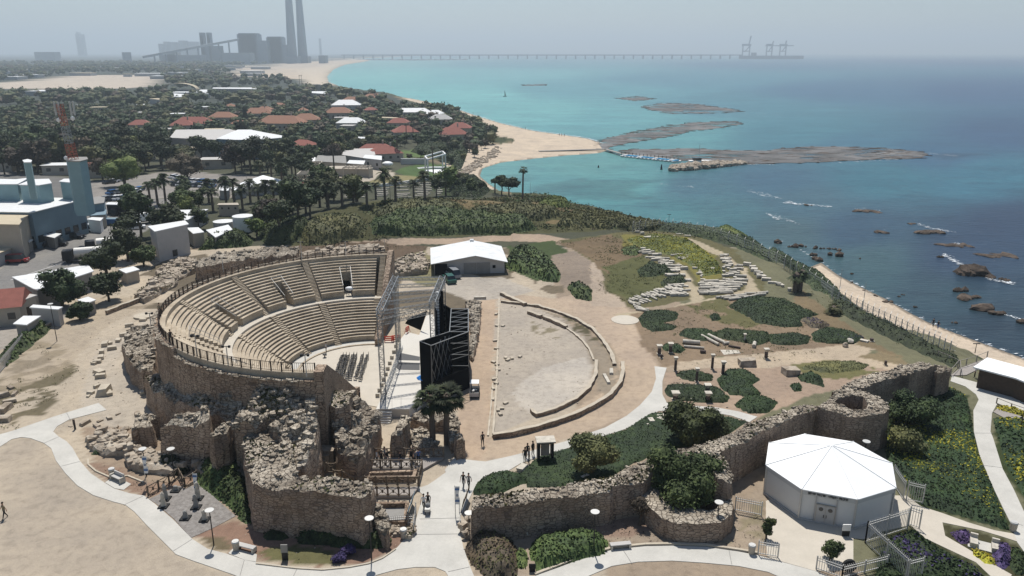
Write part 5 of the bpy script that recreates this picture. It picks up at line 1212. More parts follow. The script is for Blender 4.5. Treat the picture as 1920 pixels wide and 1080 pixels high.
frag_row([(1183,572),(1215,560),(1245,552),(1282,545)],26,.5,2.0,-.9,'slanting front row',.5,(0,0,0,1));frag_row([(1195,578),(1210,586)],5,.5,2.4,-.75,'short row by the paved disc',.3,(0,))
frag_row([(1182,565),(1215,552),(1245,545),(1275,540)],20,.5,1.6,-.9,'second slanting row',.4)
for k in range(7): yy=500+k*9;frag_row([(1250-k*0+[-14,-6,0,4,8,12,14][k],yy),(1281+[-8,-4,0,2,2,4,4][k],yy)],7,.6,2.6,0.02,'left stack, %s line' % ORD[k],.25,(0,1,1,2))
for k in range(6): yy=462+k*7;frag_row([(1185+k*14,yy+6),(1225+k*12,yy+10)],5,.6,2.0,.05,'back left slope, %s line' % ORD[k],.5,(0,1,1))
for k in range(7): yy=466+k*6;frag_row([(1238+k*14,yy+2),(1268+k*11,yy+4)],5,.5,2.4,-.02,'middle ladder, %s line' % ORD[k],.3,(0,0,1))
for k in range(6): yy=530+k*4.4;frag_row([(1317,yy),(1395-k*6,yy-2)],9,.6,2.6,.03,'big right stack, %s line' % ORD[k],.15,(0,0,1))
for k in range(8): yy=480+k*6.5;frag_row([(1355+k*0,yy),(1362+k*4,yy+1)] if k<3 else [(1355,yy),(1392,yy)],5 if k>2 else 4,.6,1.6,.0,'upper right stack, %s line' % ORD[k],.4,(1,1,0,2))
frag_row([(1352,562),(1372,560),(1395,556),(1430,550)],12,.5,3.0,.3,'thin shaft row right of the crossing',.6,(0,))
frag_row([(1400,498),(1412,505),(1420,515),(1435,526),(1460,535),(1478,545)],16,.8,1.6,-.3,'line of boulders under the cliff hedge',.5,(1,0,2));frag_row([(1305,505),(1318,510),(1315,525)],7,.6,1.6,0,'small pile at the fork of the garden path',.6,(1,2))
frag_row([(1190,434),(1215,445),(1190,446),(1220,450),(1285,438),(1292,445)],12,.5,1.6,0,'scattered line along the back edge',.8,(1,))
def column(px,py,h,r,label,mat='column_dark',cap='marble',z=0,capr=1.5,grp='standing column stubs'):
    b=P3(px,py,z);u=empty('column_stub',b);tag(u,label,'column',grp);mb=MB();mb.cyl((0,0,0),(0,0,h),r,r*.9,12);mb.obj('shaft',mat,u)
    if cap: mb=MB();mb.cyl((0,0,h),(0,0,h+.35),r,r*capr,12);mb.box((0,0,h+.35),(r*2.9,r*2.9,.1));mb.obj('capital',cap,u)
    mb=MB();mb.box((0,0,-.02),(r*2.6,r*2.6,.14));mb.obj('base','cut_stone',u)
column(1266,696,1.7,.2,'dark column with pale capital at the left corner of the red soil garden');column(1306,716,1.6,.2,'dark column standing in the thin bed');column(1335,692,1.8,.2,'dark column beside the upper garden path');column(1355,703,1.6,.24,'column with the widest pale capital beside the boot shaped bed')
column(1236,664,1.0,.28,'left stub of the pair beyond the path',capr=1.1);column(1257,661,1.1,.28,'right stub of the pair beyond the path',capr=1.1);column(1240,672,.6,.2,'shortest stub in front of the pair',cap=None)
column(1436,672,1.1,.26,'column with pale capital left of the red soil path end');column(1326,738,.9,.3,'squat pedestal topped with a pale slab in the garden',mat='column_dark');column(1266,750,.7,.35,'low dark planter stub in the front garden bed',cap='marble');column(1327,752,.8,.3,'dark stub in the near edge of the long groundcover bed')
column(1660,685,.7,.2,'dark stub at the end of the garden behind the fortress',cap=None);column(1396,640,.8,.16,'slender pale stub among the fallen columns','marble');column(1634,640,.5,.3,'drum stub by the millstone at the path end','column_dark',None)
for i,(a,b,L,rz,w_,mt,lb) in enumerate([(1331,640,4.2,-1.15,.5,'marble','left of the two pale columns lying at a slant'),(1343,638,3.8,-1.1,.55,'marble','right of the two pale columns lying at a slant'),(1296,645,2.6,-.2,.7,'marble','thick pale column lying beside the small dark bed'),(1301,653,3.0,-.25,.4,'marble','thin column lying in front of the thick one'),(1377,652,1.8,-.5,.35,'column_dark','short dark shaft in front of the fallen columns'),(1414,649,1.7,1.2,.6,'marble','stout column lying right of the fallen group'),(1318,662,.8,0,.5,'column_dark','small dark block by the garden path'),(1361,646,1.0,.4,.5,'marble','short pale block between the fallen shafts')]):
    bb=P3(a,b,0);mb=MB();mb.cyl((-L/2,0,w_/2),(L/2,0,w_/2),w_/2,w_*.44,12);o=mb.obj('fallen_column',mt,None,loc=bb);o.rotation_euler=(0,0,rz);tag(o,lb,'column','fallen columns in the garden')
stone_obj(1370,660,(2.9,1.6,.1),'flat white slab lying by the garden path',mat='marble',rz=.1);stone_obj(1401,685,(2.6,1.4,1.0),'dark stone sarcophagus with a pale lid in the garden','sarcophagus','sarcophagus','rock',rz=.0)
stone_obj(1482,702,(2.2,1.5,.9),'dark block with a pale top near the fortress tower','stone_block','stone','rock',rz=.1);stone_obj(1593,642,(1.5,1.1,.7),'round millstone block at the end of the garden','millstone','millstone','marble',kind=1);stone_obj(1585,650,(.9,.9,.7),'dark small boulder beside the millstone block',mat='rock',kind=1);stone_obj(1620,640,(1.2,.8,.3),'white flat stone right of the millstone block',mat='marble')
for i,(a,b,s_) in enumerate([(1221,790,1.0),(1240,787,.9),(1215,800,.8),(1252,782,1.1),(1238,780,.8),(1096,895,.8),(1013,868,.4),(980,880,1.2),(1352,802,1.1),(1345,806,.9)]): stone_obj(a,b,(s_*1.2,s_*.7,s_*.35),'white marble piece on the lawn bank, %s from the top' % ORD[i],mat='marble',group='white marble pieces on the lawn bank')
# low field stones inside the left lower ground
for i,(a,b,s_) in enumerate([(160,795,1.0),(181,800,.9),(188,790,.6),(205,784,.9),(258,778,1.0),(222,777,.5),(205,808,.7),(132,800,.4)]): stone_obj(a,b,(s_*1.3,s_*.6,s_*.4),'field stone beside the upper left path, %s counted from the left' % ORD[i],group='field stones beside the upper left path',mat='rock')
for i,(a,b,s_) in enumerate([(2,745,1.6),(18,755,1.2),(10,770,1.8),(28,740,1.0),(5,790,1.6),(20,728,.9)]): stone_obj(a,b,(s_*1.3,s_*.6,s_*.4),'old wall stone at the left edge of the picture, %s of the group' % ORD[i],group='old wall stones at the left edge',mat='rock')
# ================================================================ PAVILION
oc=[(1441,830),(1510,815),(1601,829),(1672,870),(1677,914),(1607,934),(1502,916),(1440,875)]
yb1=P(1600,992,0)[1];ze=H_at(1607,934,0,yb1);yb2=P(1495,972,0)[1];ze=(ze+H_at(1502,916,0,yb2))/2
ow=[P(a,b,ze) for a,b in oc];pc=(sum(p[0] for p in ow)/8,sum(p[1] for p in ow)/8);PR=sum(math.hypot(p[0]-pc[0],p[1]-pc[1]) for p in ow)/8
a0_=sum((math.atan2(p[1]-pc[1],p[0]-pc[0])-(-k*math.pi/4)) % (2*math.pi) for k,p in enumerate(ow))/8
cor=[(PR*math.cos(a0_-k*math.pi/4),PR*math.sin(a0_-k*math.pi/4)) for k in range(8)]
zap=max(ze+1.0,H_at(1559,835,0,pc[1]));pv_=empty('octagonal_pavilion',(pc[0],pc[1],0));tag(pv_,'white octagonal event pavilion with a low pointed membrane roof','pavilion')
mb=MB();mb.prism([(x*.985,y*.985) for x,y in cor],0,ze-.02);mb.obj('wall',simple('pav_wall',(.62,.61,.58),.05,.4,.7),pv_)
mb=MB();vs=[(0,0,zap)]+[(x*1.02,y*1.02,ze+.03) for x,y in cor]+[(x*1.02,y*1.02,ze-.06) for x,y in cor];mb.add(vs,[(0,1+(k+1) % 8,1+k) for k in range(8)]+[(1+k,1+(k+1) % 8,9+(k+1) % 8,9+k) for k in range(8)]);mb.obj('roof','white_membrane',pv_)
k_f=5
for k in range(8):
    x,y=cor[k];mb=MB();mb.beam((0,0,zap+.02),(x*1.02,y*1.02,ze+.06),.09,.05);mb.obj('roof_seam','white_membrane',pv_)
    mb=MB();mb.cyl((x,y,0),(x,y,ze-.02),.09,n=8);mb.obj('corner_post','galv',pv_)
    x2,y2=cor[(k+1) % 8];a=Vector((x,y,0));b=Vector((x2,y2,0));n_=((a+b)/2).normalized();mb=MB();off=n_*.06*0
    mb.beam(a+Vector((0,0,ze-.3)),b+Vector((0,0,ze-.3)),.05,.45);mb.obj('valance',simple('pav_valance',(.50,.495,.475),.05) if k == 0 else 'pav_valance',pv_)
    mb=MB();mb.beam(a+Vector((0,0,.1)),b+Vector((0,0,.1)),.16,.2);mb.obj('base_rail','grey_wall',pv_)
# entrance face between corners 5 (1607,934) and 6 (1502,916)
A_=Vector((cor[6][0],cor[6][1],0));B_=Vector((cor[5][0],cor[5][1],0));dr=(B_-A_).normalized();nn=Vector((dr.y,-dr.x,0));nn=nn if nn.dot((A_+B_)/2)>0 else -nn;Lf=(B_-A_).length
def fp(u,z,o=.05): return A_+dr*u*Lf+nn*o+Vector((0,0,z))
dz=.62*ze;mb=MB();mb.beam(fp(.29,0,.0)+Vector((0,0,dz*.5)),fp(.65,0,.0)+Vector((0,0,dz*.5)),.14,dz);fr=mb.obj('door_frame','beige_wall',pv_)
for s_,(u0,u1) in enumerate(((.305,.465),(.475,.635))):
    mb=MB();mb.beam(fp(u0,dz*.49,.07),fp(u1,dz*.49,.07),.05,dz*.94);d_=mb.obj('door','grey_wall',pv_)
    mb=MB();c=fp((u0+u1)/2,dz*.78,.10);mb.cyl(c,c+nn*.03,.2,n=14);mb.obj('round_window','dark_glass',d_)
    mb=MB();mb.beam(fp(u1-.02 if s_ == 0 else u0+.02,dz*.35,.12),fp(u1-.02 if s_ == 0 else u0+.02,dz*.5,.12),.05);mb.obj('handle','black_metal',d_)
for u in (.28,.66): mb=MB();mb.beam(fp(u,.05,.05),fp(u,ze-.5,.05),.08);mb.obj('jamb','grey_wall',pv_)
mb=MB();rr=random.Random(3);u=.12
for wl in (6,7,8,7):       # small dark lettering on the valance, illegible at this distance
    for c in range(wl):
        z0_=ze-.38;z1_=ze-.18;p=fp(u,0,.07)
        if rr.random()<.75: mb.beam(fp(u,z0_,.07),fp(u,z1_,.07),.028,.028)
        if rr.random()<.7: mb.beam(fp(u,z1_,.07),fp(u+.016,z1_,.07),.028,.03)
        if rr.random()<.5: mb.beam(fp(u,z0_,.07),fp(u+.016,z0_,.07),.028,.03)
        mb.beam(fp(u+.016,z0_+rr.random()*.06,.07),fp(u+.016,z1_,.07),.028,.028);u += .0235
    u += .022
tag(mb.obj('lettering','black_metal',pv_),kind='stuff')
# sign post in front of the pavilion
def info_sign(px,py,w_,h,label,post='black_metal',panel='white_paint',rz=0.,tilt=0,z=0):
    b=P3(px,py,z);u=empty('information_sign',b,rz);tag(u,label,'sign');mb=MB();mb.box((0,0,0),(w_*.9,.08,h*.55));mb.obj('post',post,u);mb=MB();mb.box((0,-.02,h*.5),(w_,.1,h*.5));mb.obj('panel',panel,u);return u
info_sign(1585,1006,.75,1.3,'small sign with a white notice in front of the pavilion doors')
# ---------------------------------------------------------------- white palisade fences
def palisade(a,b,h,label,z=0.0,gap=.2,group='white steel fences round the pavilion'):
    p,q=P3(*a,z),P3(*b,z);u=empty('steel_fence',p);tag(u,label,'fence',group);d=q-p;n=max(2,int(d.length/gap));mb=MB();U=Vector((0,0,1))
    for k in range(n+1): c=d*k/n;mb.beam(c+U*.1,c+U*(h+.15),.035)
    mb.obj('bars','galv',u);mb=MB()
    for zz in (.18,h-.08,h-.32): mb.beam(U*zz,d+U*zz,.06)
    mb.obj('rail','galv',u);m_=max(1,round(d.length/2.4))
    for k in range(m_+1): c=d*k/m_;mb=MB();mb.box((c.x,c.y,0),(.1,.1,h+.1));mb.obj('post','galv',u)
    return u
palisade((1673,907),(1693,938),2.1,'white steel fence touching the right rear corner of the pavilion')
palisade((1699,938),(1729,945),2.1,'open white gate leaf in front of the flower bank');palisade((1703,985),(1723,992),2.0,'open white gate leaf standing across the pale path')
palisade((1622,1018),(1700,993),2.2,'white steel fence running right from the pavilion corner shadow');palisade((1622,1018),(1700,1092),2.2,'long white steel fence running down to the bottom edge')
palisade((1697,1090),(1727,1082),2.0,'short white fence end at the bottom edge');palisade((1530,1068),(1578,1085),1.3,'low white fence with the small round tree behind it')
palisade((1578,1085),(1662,1064),1.2,'low thin fence across the gravel at the bottom');palisade((1421,1040),(1458,1046),1.4,'short white fence below the small green tree');palisade((1378,958),(1427,968),1.5,'white gate between the low bastion and the pavilion')
b=P3(1591,1072,.05);mb=MB();mb.cyl((0,-.12,.62),(0,.12,.62),.6,n=24);o=mb.obj('spare_wheel','rubber',None,loc=b);tag(o,'dark round wheel leaning on the low white fence','wheel');mb=MB();mb.cyl((0,-.14,.62),(0,.14,.62),.3,n=16);mb.obj('hub','concrete_dark',o)
# ---------------------------------------------------------------- path lamps
def path_lamp(base,head_py,label):
    b=P3(base[0],base[1],0);h=max(2.6,H_at(base[0],head_py,b.x,b.y));u=empty('path_lamp',b);tag(u,label,'lamp post','disc topped lamp posts');mb=MB();mb.cyl((0,0,0),(0,0,h),.06,.045,8);mb.obj('pole','black_metal',u)
    mb=MB();mb.cyl((0,0,h),(0,0,h+.05),.4,n=20);mb.cyl((0,0,h-.18),(0,0,h),.12,n=10);mb.obj('lamp_head','galv',u)
path_lamp((401,1022),957,'lamp post below the gravel display square');path_lamp((697,1050),972,'lamp post in front of the half-round tower');path_lamp((1113,1036),960,'lamp post over the dark shrub mass')
path_lamp((1343,1000),942,'lamp post at the foot of the low bastion');path_lamp((275,893),842,'lamp post beside the flag at the left garden');path_lamp((328,898),842,'lamp post among the rocks above the display square');path_lamp((880,1010),962,'lamp post at the left foot of the long fortress wall')
path_lamp((1617,880),828,'lamp post hidden behind the white pavilion');path_lamp((107,640),570,'tall lamp at the white box hut on the far left')
def slim_pole(px,py,top,label,cat='pole',z=0,terrain=False,group='slim poles',head=True,mat='galv'):
    b=T(px,py) if terrain else P3(px,py,z);h=max(1.5,H_at(px,top,b.x,b.y)-b.z);u=empty('slim_pole',b);tag(u,label,cat,group);mb=MB();mb.cyl((0,0,0),(0,0,h),.06,.04,6);mb.obj('pole',mat,u)
    if head: mb=MB();mb.beam((-.5,0,h),(.5,0,h),.14,.1);mb.obj('lamp_head',mat,u)
slim_pole(1253,432,402,'lamp on the cliff top beside the curved fence posts','lamp post',terrain=True,mat='black_metal');slim_pole(994,378,342,'thin pole beside the tall fan palm',terrain=True,head=False)
slim_pole(1573,553,505,'tall thin pole on the cliff near the beach',terrain=True,head=False);slim_pole(1616,588,530,'tall thin pole over the beach, the middle one',terrain=True,head=False);slim_pole(1828,662,648,'short dark post on the boardwalk ramp',mat='black_metal')
slim_pole(722,470,450,'thin pole behind the far end of the theatre',head=False);slim_pole(732,375,325,'thin dark pole before the resort plaza',terrain=True,mat='black_metal',head=False);slim_pole(464,350,325,'mast beside the white tents',terrain=True,mat='steel',head=False)
# ---------------------------------------------------------------- benches, bins, portal, displays, flags
def bench(px,py,rz,label,back=True):
    b=P3(px,py,.05);u=empty('park_bench',b,rz);tag(u,label,'bench','concrete path benches');mb=MB();mb.box((0,0,.38),(1.9,.5,.1));mb.obj('seat','grey_wall',u)
    for sx in (-.85,.85): mb=MB();mb.box((sx,0,0),(.18,.6,.62 if back else .4));mb.obj('leg','marble',u)
    if back: mb=MB();mb.box((0,.26,.45),(1.7,.1,.42));mb.obj('backrest','grey_wall',u)
bench(221,901,-.55,'bench with a backrest beside the upper left path');bench(462,1031,-.35,'low bench beside the lower path with a bin at its left',False);bench(1163,1027,.15,'low bench at the edge of the curved bottom path',False)
def pad(pts,label):
    w_=px_poly(pts);mb=MB();mb.prism(w_,-.05,.045);o=mb.obj('bench_pad','concrete');tag(o,label,'paving')
pad([(197,905),(215,893),(246,908),(232,919),(215,916)],'pale concrete pad under the upper bench');pad([(428,1038),(438,1028),(482,1040),(480,1054),(458,1050)],'pale concrete pad under the low bench')
def bin_(px,py,label):
    b=P3(px,py,.03);u=empty('litter_bin',b);tag(u,label,'litter bin','round stone litter bins');mb=MB();mb.cyl((0,0,0),(0,0,.85),.27,.33,14);mb.obj('body','beige_wall',u);mb=MB();mb.cyl((0,0,.85),(0,0,.95),.35,.3,14);mb.cyl((0,0,.955),(0,0,.965),.16,n=10);mb.obj('lid','galv',u)
bin_(443,1031,'stone litter bin at the end of the low bench');bin_(757,1008,'stone litter bin beside the main path');bin_(1409,1038,'stone litter bin at the end of the curved stone kerb');bin_(1899,995,'litter bin at the junction of the right paths');bin_(211,893,'litter bin at the left end of the upper bench')
b=P3(1022,860,0);u=empty('information_portal',b,.1);tag(u,'dark freestanding information portal with a pale slab roof beside the path','sign')
mb=MB();mb.box((-.75,0,0),(.3,.9,2.3));mb.obj('post','black_metal',u);mb=MB();mb.box((.75,0,0),(.3,.9,2.3));mb.obj('post','black_metal',u);mb=MB();mb.box((0,-.05,2.3),(2.1,1.5,.14));mb.obj('roof','marble',u);mb=MB();mb.box((0,0,1.9),(1.2,.5,.4));mb.obj('lintel','black_metal',u);mb=MB();mb.box((0,.1,.35),(.95,.06,1.5));mb.obj('panel','marble',u)
gs=[(279,936),(310,922),(336,911),(347,917),(368,908),(382,914),(410,940),(442,968),(400,990),(358,1009),(325,972),(292,944)]
mb=MB();mb.prism(px_poly(gs),-.05,.035);o=mb.obj('gravel_square',earth('gravel',[(.3,(.17,.155,.14)),(.5,(.24,.22,.20)),(.7,(.31,.29,.265))],2.5,14));o['kind']='structure'
for i,(a,b_,h,lb) in enumerate([(307,950,1.6,'leftmost display figure on the gravel square'),(311,936,1.7,'dark display figure behind the leftmost one'),(330,920,.5,'small dark display block at the top of the gravel square'),(372,935,1.9,'tallest display figure beside the flag'),(368,952,1.5,'thin display figure in front of the tallest one'),(348,972,.8,'low white display piece on the gravel square'),(384,975,1.1,'display stand nearest the lamp post')]):
    bb=P3(a,b_,.035);u=empty('display_stand',bb);tag(u,lb,'display','display pieces on the gravel square');mb=MB();mb.box((0,0,0),(.9,.9,.12));mb.obj('base','rubber',u);mb=MB();mb.box((0,0,.12),(.5,.35,h*.55),.3,.7);mb.blob((0,0,.12+h*.7),(.22,.18,h*.26),2,.15);mb.obj('sculpture','concrete_dark' if i % 3 else 'marble',u)
def flag(px,py,h,label,rz=0.):
    b=P3(px,py,0);u=empty('flag',b,rz);tag(u,label,'flag');mb=MB();mb.cyl((0,0,0),(0,0,h),.04,.03,6);mb.obj('pole','galv',u);W_,H_=.9,1.9;z0_=h-H_-.1
    mb=MB();vs=[];n=6
    for k in range(n+1):
        for j in (0,1): vs.append((.04+W_*.42*j+.06*math.sin(k*1.4)*j,-.08-.05*math.cos(k*1.7),z0_+H_*k/n))
    vs2=[(x,y+.012,z) for x,y,z in vs];N_=len(vs);fs=[(2*k,2*k+1,2*k+3,2*k+2) for k in range(n)];mb.add(vs+vs2,fs+[tuple(i+N_ for i in f[::-1]) for f in fs]);cl=mb.obj('cloth','white_paint',u)
    for zz in (.14,.8): mb=MB();mb.box((.22,-.115,z0_+H_*zz),(.42,.02,H_*.1));mb.obj('stripe','car_blue',cl)
    mb=MB();cx,cz=.22,z0_+H_*.51
    for s_ in (1,-1):
        pt=[(cx+.13*math.cos(a),-.125,cz+s_*.13*math.sin(a)) for a in (math.pi/2,math.pi/2+2.094,math.pi/2+4.189)]
        for i in range(3): mb.beam(pt[i],pt[(i+1) % 3],.022)
    mb.obj('star','car_blue',cl)
flag(275,912,3.6,'blue and white flag drooping on a pole left of the gravel square');flag(854,968,3.4,'blue and white flag on a leaning pole by the main gate');flag(366,925,2.4,'small pale flag behind the tallest display figure')
def lean_panel(a,b_,h,mat,label,cat='panel',z=0):
    p,q=P3(*a,z),P3(*b_,z);u=empty('sign_panel',p);tag(u,label,cat);mb=MB();d=q-p;n_=Vector((d.y,-d.x,0)).normalized()*.35;mb.add([(0,0,.2),tuple(d+Vector((0,0,.2))),tuple(d+n_+Vector((0,0,h))),tuple(n_+Vector((0,0,h)))]+[tuple(Vector(v)+Vector((.04,.04,0))) for v in ((0,0,.2),d+Vector((0,0,.2)),d+n_+Vector((0,0,h)),n_+Vector((0,0,h)))],[(0,1,2,3),(7,6,5,4),(0,4,5,1),(3,2,6,7),(1,5,6,2),(0,3,7,4)]);mb.obj('board',mat,u)
    mb=MB();mb.beam((0,0,0),n_+Vector((0,0,h)),.07);mb.obj('post','black_metal',u);mb=MB();mb.beam(d,d+n_+Vector((0,0,h)),.07);mb.obj('post','black_metal',u)
lean_panel((758,985),(772,945),1.5,'blue_grey','long dark banner on the railing left of the main path');lean_panel((864,962),(874,935),1.6,'rail_wood','brown leaning board behind the flag at the main gate')
palisade((776,1000),(780,962),1.1,'steel railing on the left of the main path',group='railings at the main gate');palisade((864,996),(862,962),1.1,'steel railing on the right of the main path',group='railings at the main gate');palisade((730,985),(778,982),.9,'light steel railing above the rocky bank',group='railings at the main gate')
info_sign(535,1050,.6,1.6,'narrow dark sign in the red soil of the lower garden',panel='concrete_dark');info_sign(141,805,.25,1.3,'thin leaning marker post beside the upper left path',panel='column_dark');info_sign(985,1008,.5,.6,'small pale plate at the foot of the long fortress wall',panel='marble');info_sign(1402,872,.9,.7,'white notice board on the shaded fortress wall foot');info_sign(308,790,.4,.8,'tiny dark sign by the curved ruined wall');info_sign(998,1072,.6,.8,'dark marker post at the bottom beside the shrubs',panel='rubber')
b=P3(1845,1025,0);u=empty('white_bench_set',b,-.5);tag(u,'pair of white stone seats with a low table in the triangular bed','bench');mb=MB();mb.box((0,0,0),(2.6,1.5,.08));mb.obj('base','concrete',u)
for sx in (-.85,.85): mb=MB();mb.box((sx,0,.08),(.6,1.3,.4),0,1,.02);mb.box((sx,.5,.48),(.6,.2,.35));mb.obj('seat','marble',u)
# ---------------------------------------------------------------- coastal fence
cf=[(1186,436),(1210,432),(1235,430),(1260,432),(1290,437),(1320,442),(1350,451),(1380,462),(1410,474),(1440,488),(1470,503),(1492,515),(1515,529),(1538,545),(1560,562),(1582,574),(1604,585),(1624,596),(1645,606),(1666,616),(1688,626),(1708,636),(1728,646),(1748,655),(1768,664),(1790,674)]
cfw=[T(*p) for p in cf];root=empty('coastal_fence',cfw[0]);tag(root,'long wire mesh fence on pale posts along the cliff top','fence');o0=cfw[0].copy();mb=MB()
for p,q in zip(cfw[:-1],cfw[1:]):
    p,q=p-o0,q-o0;U=Vector((0,0,1));L=(q-p).length
    for z in (.1,.7,1.3,1.9,2.4): mb.beam(p+U*z,q+U*z,.03)
    n=max(2,int(L/.8));
    for k in range(n): a,b=p.lerp(q,k/n),p.lerp(q,(k+1)/n);mb.beam(a+U*.1,b+U*2.4,.02);mb.beam(a+U*2.4,b+U*.1,.02)
mb.obj('wire_mesh','galv',root)
for p,q in zip(cfw[:-1],cfw[1:]):
    for t_ in (0,.5): c=p.lerp(q,t_)-o0;mb=MB();mb.cyl(c-Vector((0,0,.4)),c+Vector((0,0,2.5)),.07,n=6);mb.beam(c+Vector((0,0,2.5)),c+Vector((.35,.35,2.9)),.06);mb.obj('post','galv',root)
# left fence by the hedge and low walls
palisade((0,700),(45,645),1.6,'wire fence at the far left below the hedge',group='fences at the far left')
low_wall([(55,640),(80,618),(108,603)],.5,.5,'low stone wall beside the hedge at the far left');low_wall([(200,590),(230,578),(262,566)],.5,.7,'low dark wall under the trees at the left')
# ---------------------------------------------------------------- BUILDINGS helpers
def zb_at(px,py): return float(T(px,py).z)
def building(label,roof_px,h,wall='grey_wall',roof='white_roof',zb=0.0,name='building',cat='building',win=None,ov=.25,group=None,rt=.18,door=None):
    zb=zb if zb is not None else zb_at(sum(p[0] for p in roof_px)/len(roof_px),max(p[1] for p in roof_px)+h*3)
    w_=[P(a,b,zb+h) for a,b in roof_px];cx=sum(p[0] for p in w_)/len(w_);cy=sum(p[1] for p in w_)/len(w_);u=empty(name,(cx,cy,zb));tag(u,label,cat,group)
    pl=[(x-cx,y-cy) for x,y in w_];sh_=lambda k: [(x+(-1 if x>0 else 1)*min(abs(x)*.2,k),y+(-1 if y>0 else 1)*min(abs(y)*.2,k)) for x,y in pl]
    mb=MB();mb.prism(sh_(ov),-.8,h-rt-.003);mb.obj('wall',wall,u);mb=MB();mb.prism(pl,h-rt,h);mb.obj('roof',roof,u)
    if win:
        q=sh_(ov);n=len(q);area=sum(q[i][0]*q[(i+1) % n][1]-q[(i+1) % n][0]*q[i][1] for i in range(n))
        for i in range(n):
            a,b=Vector((*q[i],0)),Vector((*q[(i+1) % n],0));d=b-a;L=d.length;d.normalize();nr=Vector((d.y,-d.x,0))*(1 if area>0 else -1)
            mid=(a+b)/2+Vector((cx,cy,0))
            if nr.dot(Vector((0,0,0))-Vector((mid.x,mid.y,0)))<0 or L<2.5: continue
            for zz in win[0]:
                m_=int(L/win[1])
                for k in range(m_): c=a+d*L*(k+.5)/m_+nr*.02;mb=MB();mb.beam(c-d*win[2]/2+Vector((0,0,zz)),c+d*win[2]/2+Vector((0,0,zz)),.08,win[3]);mb.obj('window','dark_glass',u)
            if door is not None and m_ >= 0: c=a+d*L*door+nr*.02;mb=MB();mb.beam(c-d*.5+Vector((0,0,1.05)),c+d*.5+Vector((0,0,1.05)),.1,2.1);mb.obj('door','dark_wood',u)
    return u
def gable(label,base,L,W_,h,rz,wall='beige_wall',roof='tile_red',rise=.32,name='house',cat='house',group=None,win=True,hip=True,terrain=True,chim=False,z=None):
    b=T(*base) if terrain else P3(base[0],base[1],z or 0);u=empty(name,b,rz);tag(u,label,cat,group);mb=MB();mb.box((0,0,-.8),(L,W_,h+.8));mb.obj('wall',wall,u)
    o=.45;a,c=L/2+o,W_/2+o;r_=W_*rise;k=W_*.5 if hip else 0;vs=[(-a,-c,h),(a,-c,h),(a,c,h),(-a,c,h),(-a+k,0,h+r_),(a-k,0,h+r_)];mb=MB();mb.add(vs,[(0,1,5,4),(1,2,5),(2,3,4,5),(3,0,4),(3,2,1,0)]);rf=mb.obj('roof',roof,u)
    if chim: mb=MB();mb.box((L*.2,W_*.1,h+r_*.5),(.7,.7,r_*.9+.5));mb.obj('chimney',wall,rf)
    if win:
        for x_ in np.linspace(-L*.35,L*.35,max(2,int(L/3.5))): mb=MB();mb.box((x_,-W_/2-.01,h*.35),(1.1,.08,1.1));mb.obj('window','dark_glass',u)
        mb=MB();mb.box((-L*.18,-W_/2-.02,0),(1.0,.1,2.1));mb.obj('door','dark_wood',u)
    return u
def cyl_thing(name,label,cat,b,r,h,mat,top=None,n=24,group=None):
    u=empty(name,b);tag(u,label,cat,group);mb=MB();mb.cyl((0,0,-.3),(0,0,h),r,n=n);mb.obj('body',mat,u);mb=MB();mb.cyl((0,0,h),(0,0,h+.35),r*1.02,r*.25,n);mb.obj('lid',top or mat,u);return u
# ---- shed behind the stage
e0,e1,e2=P3(813,516,0),P3(948,512,0),None;Ls=(e1-e0).length;rzs=math.atan2(e1.y-e0.y,e1.x-e0.x);hs=H_at(810,494,0,e0.y);hr=H_at(892,482,0,e0.y)+.2
u=empty('metal_shed',e0,rzs);tag(u,'white gabled corrugated metal shed with wide dark doors behind the stage','shed');Dp=13
mb=MB();mb.box((Ls/2,Dp/2,0),(Ls-.4,Dp-.4,hs));mb.obj('wall','grey_wall',u)
mb=MB();x0,xm,x1=-.5,Ls*.58,Ls+.4;vs=[(x0,-.5,hs),(xm,-.5,hr),(x1,-.5,hs),(x0,Dp,hs),(xm,Dp,hr),(x1,Dp,hs)];vs += [(x,y,z-.12) for x,y,z in vs];mb.add(vs,[(0,1,4,3),(1,2,5,4),(0,6,7,1),(1,7,8,2),(7,6,9,10),(8,7,10,11),(3,9,6,0),(2,8,11,5),(4,10,9,3),(5,11,10,4)])
s=NT('corrugated');v=s.pos();wv=s.n('ShaderNodeTexWave',bands_direction='X');wv.inputs['Scale'].default_value=2.2;s.l(v,wv.inputs['Vector']);s.bump(wv.outputs['Fac'],.3,.05);f=s.noise(v,.6,5);M['corrugated']=s.fin(s.ramp(f,[(.3,(.60,.60,.58)),(.7,(.76,.76,.74))]),.5,.4);mb.obj('roof','corrugated',u)
mb=MB();mb.add([(0,.2,hs-.01),(Ls,.2,hs-.01),(xm,.2,hr-.15),(0,.3,hs-.01),(Ls,.3,hs-.01),(xm,.3,hr-.15)],[(0,1,2),(5,4,3),(0,3,4,1),(1,4,5,2),(2,5,3,0)]);mb.obj('gable_wall','grey_wall',u)
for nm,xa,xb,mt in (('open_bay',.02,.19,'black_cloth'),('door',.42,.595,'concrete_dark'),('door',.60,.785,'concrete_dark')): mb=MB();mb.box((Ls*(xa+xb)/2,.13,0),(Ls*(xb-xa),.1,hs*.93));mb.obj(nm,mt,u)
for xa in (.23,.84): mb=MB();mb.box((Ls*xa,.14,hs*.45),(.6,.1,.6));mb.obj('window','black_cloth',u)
mb=MB();mb.box((xm,Dp-1,hr-.1),(.8,.6,.5));mb.obj('roof_vent','white_paint',u)
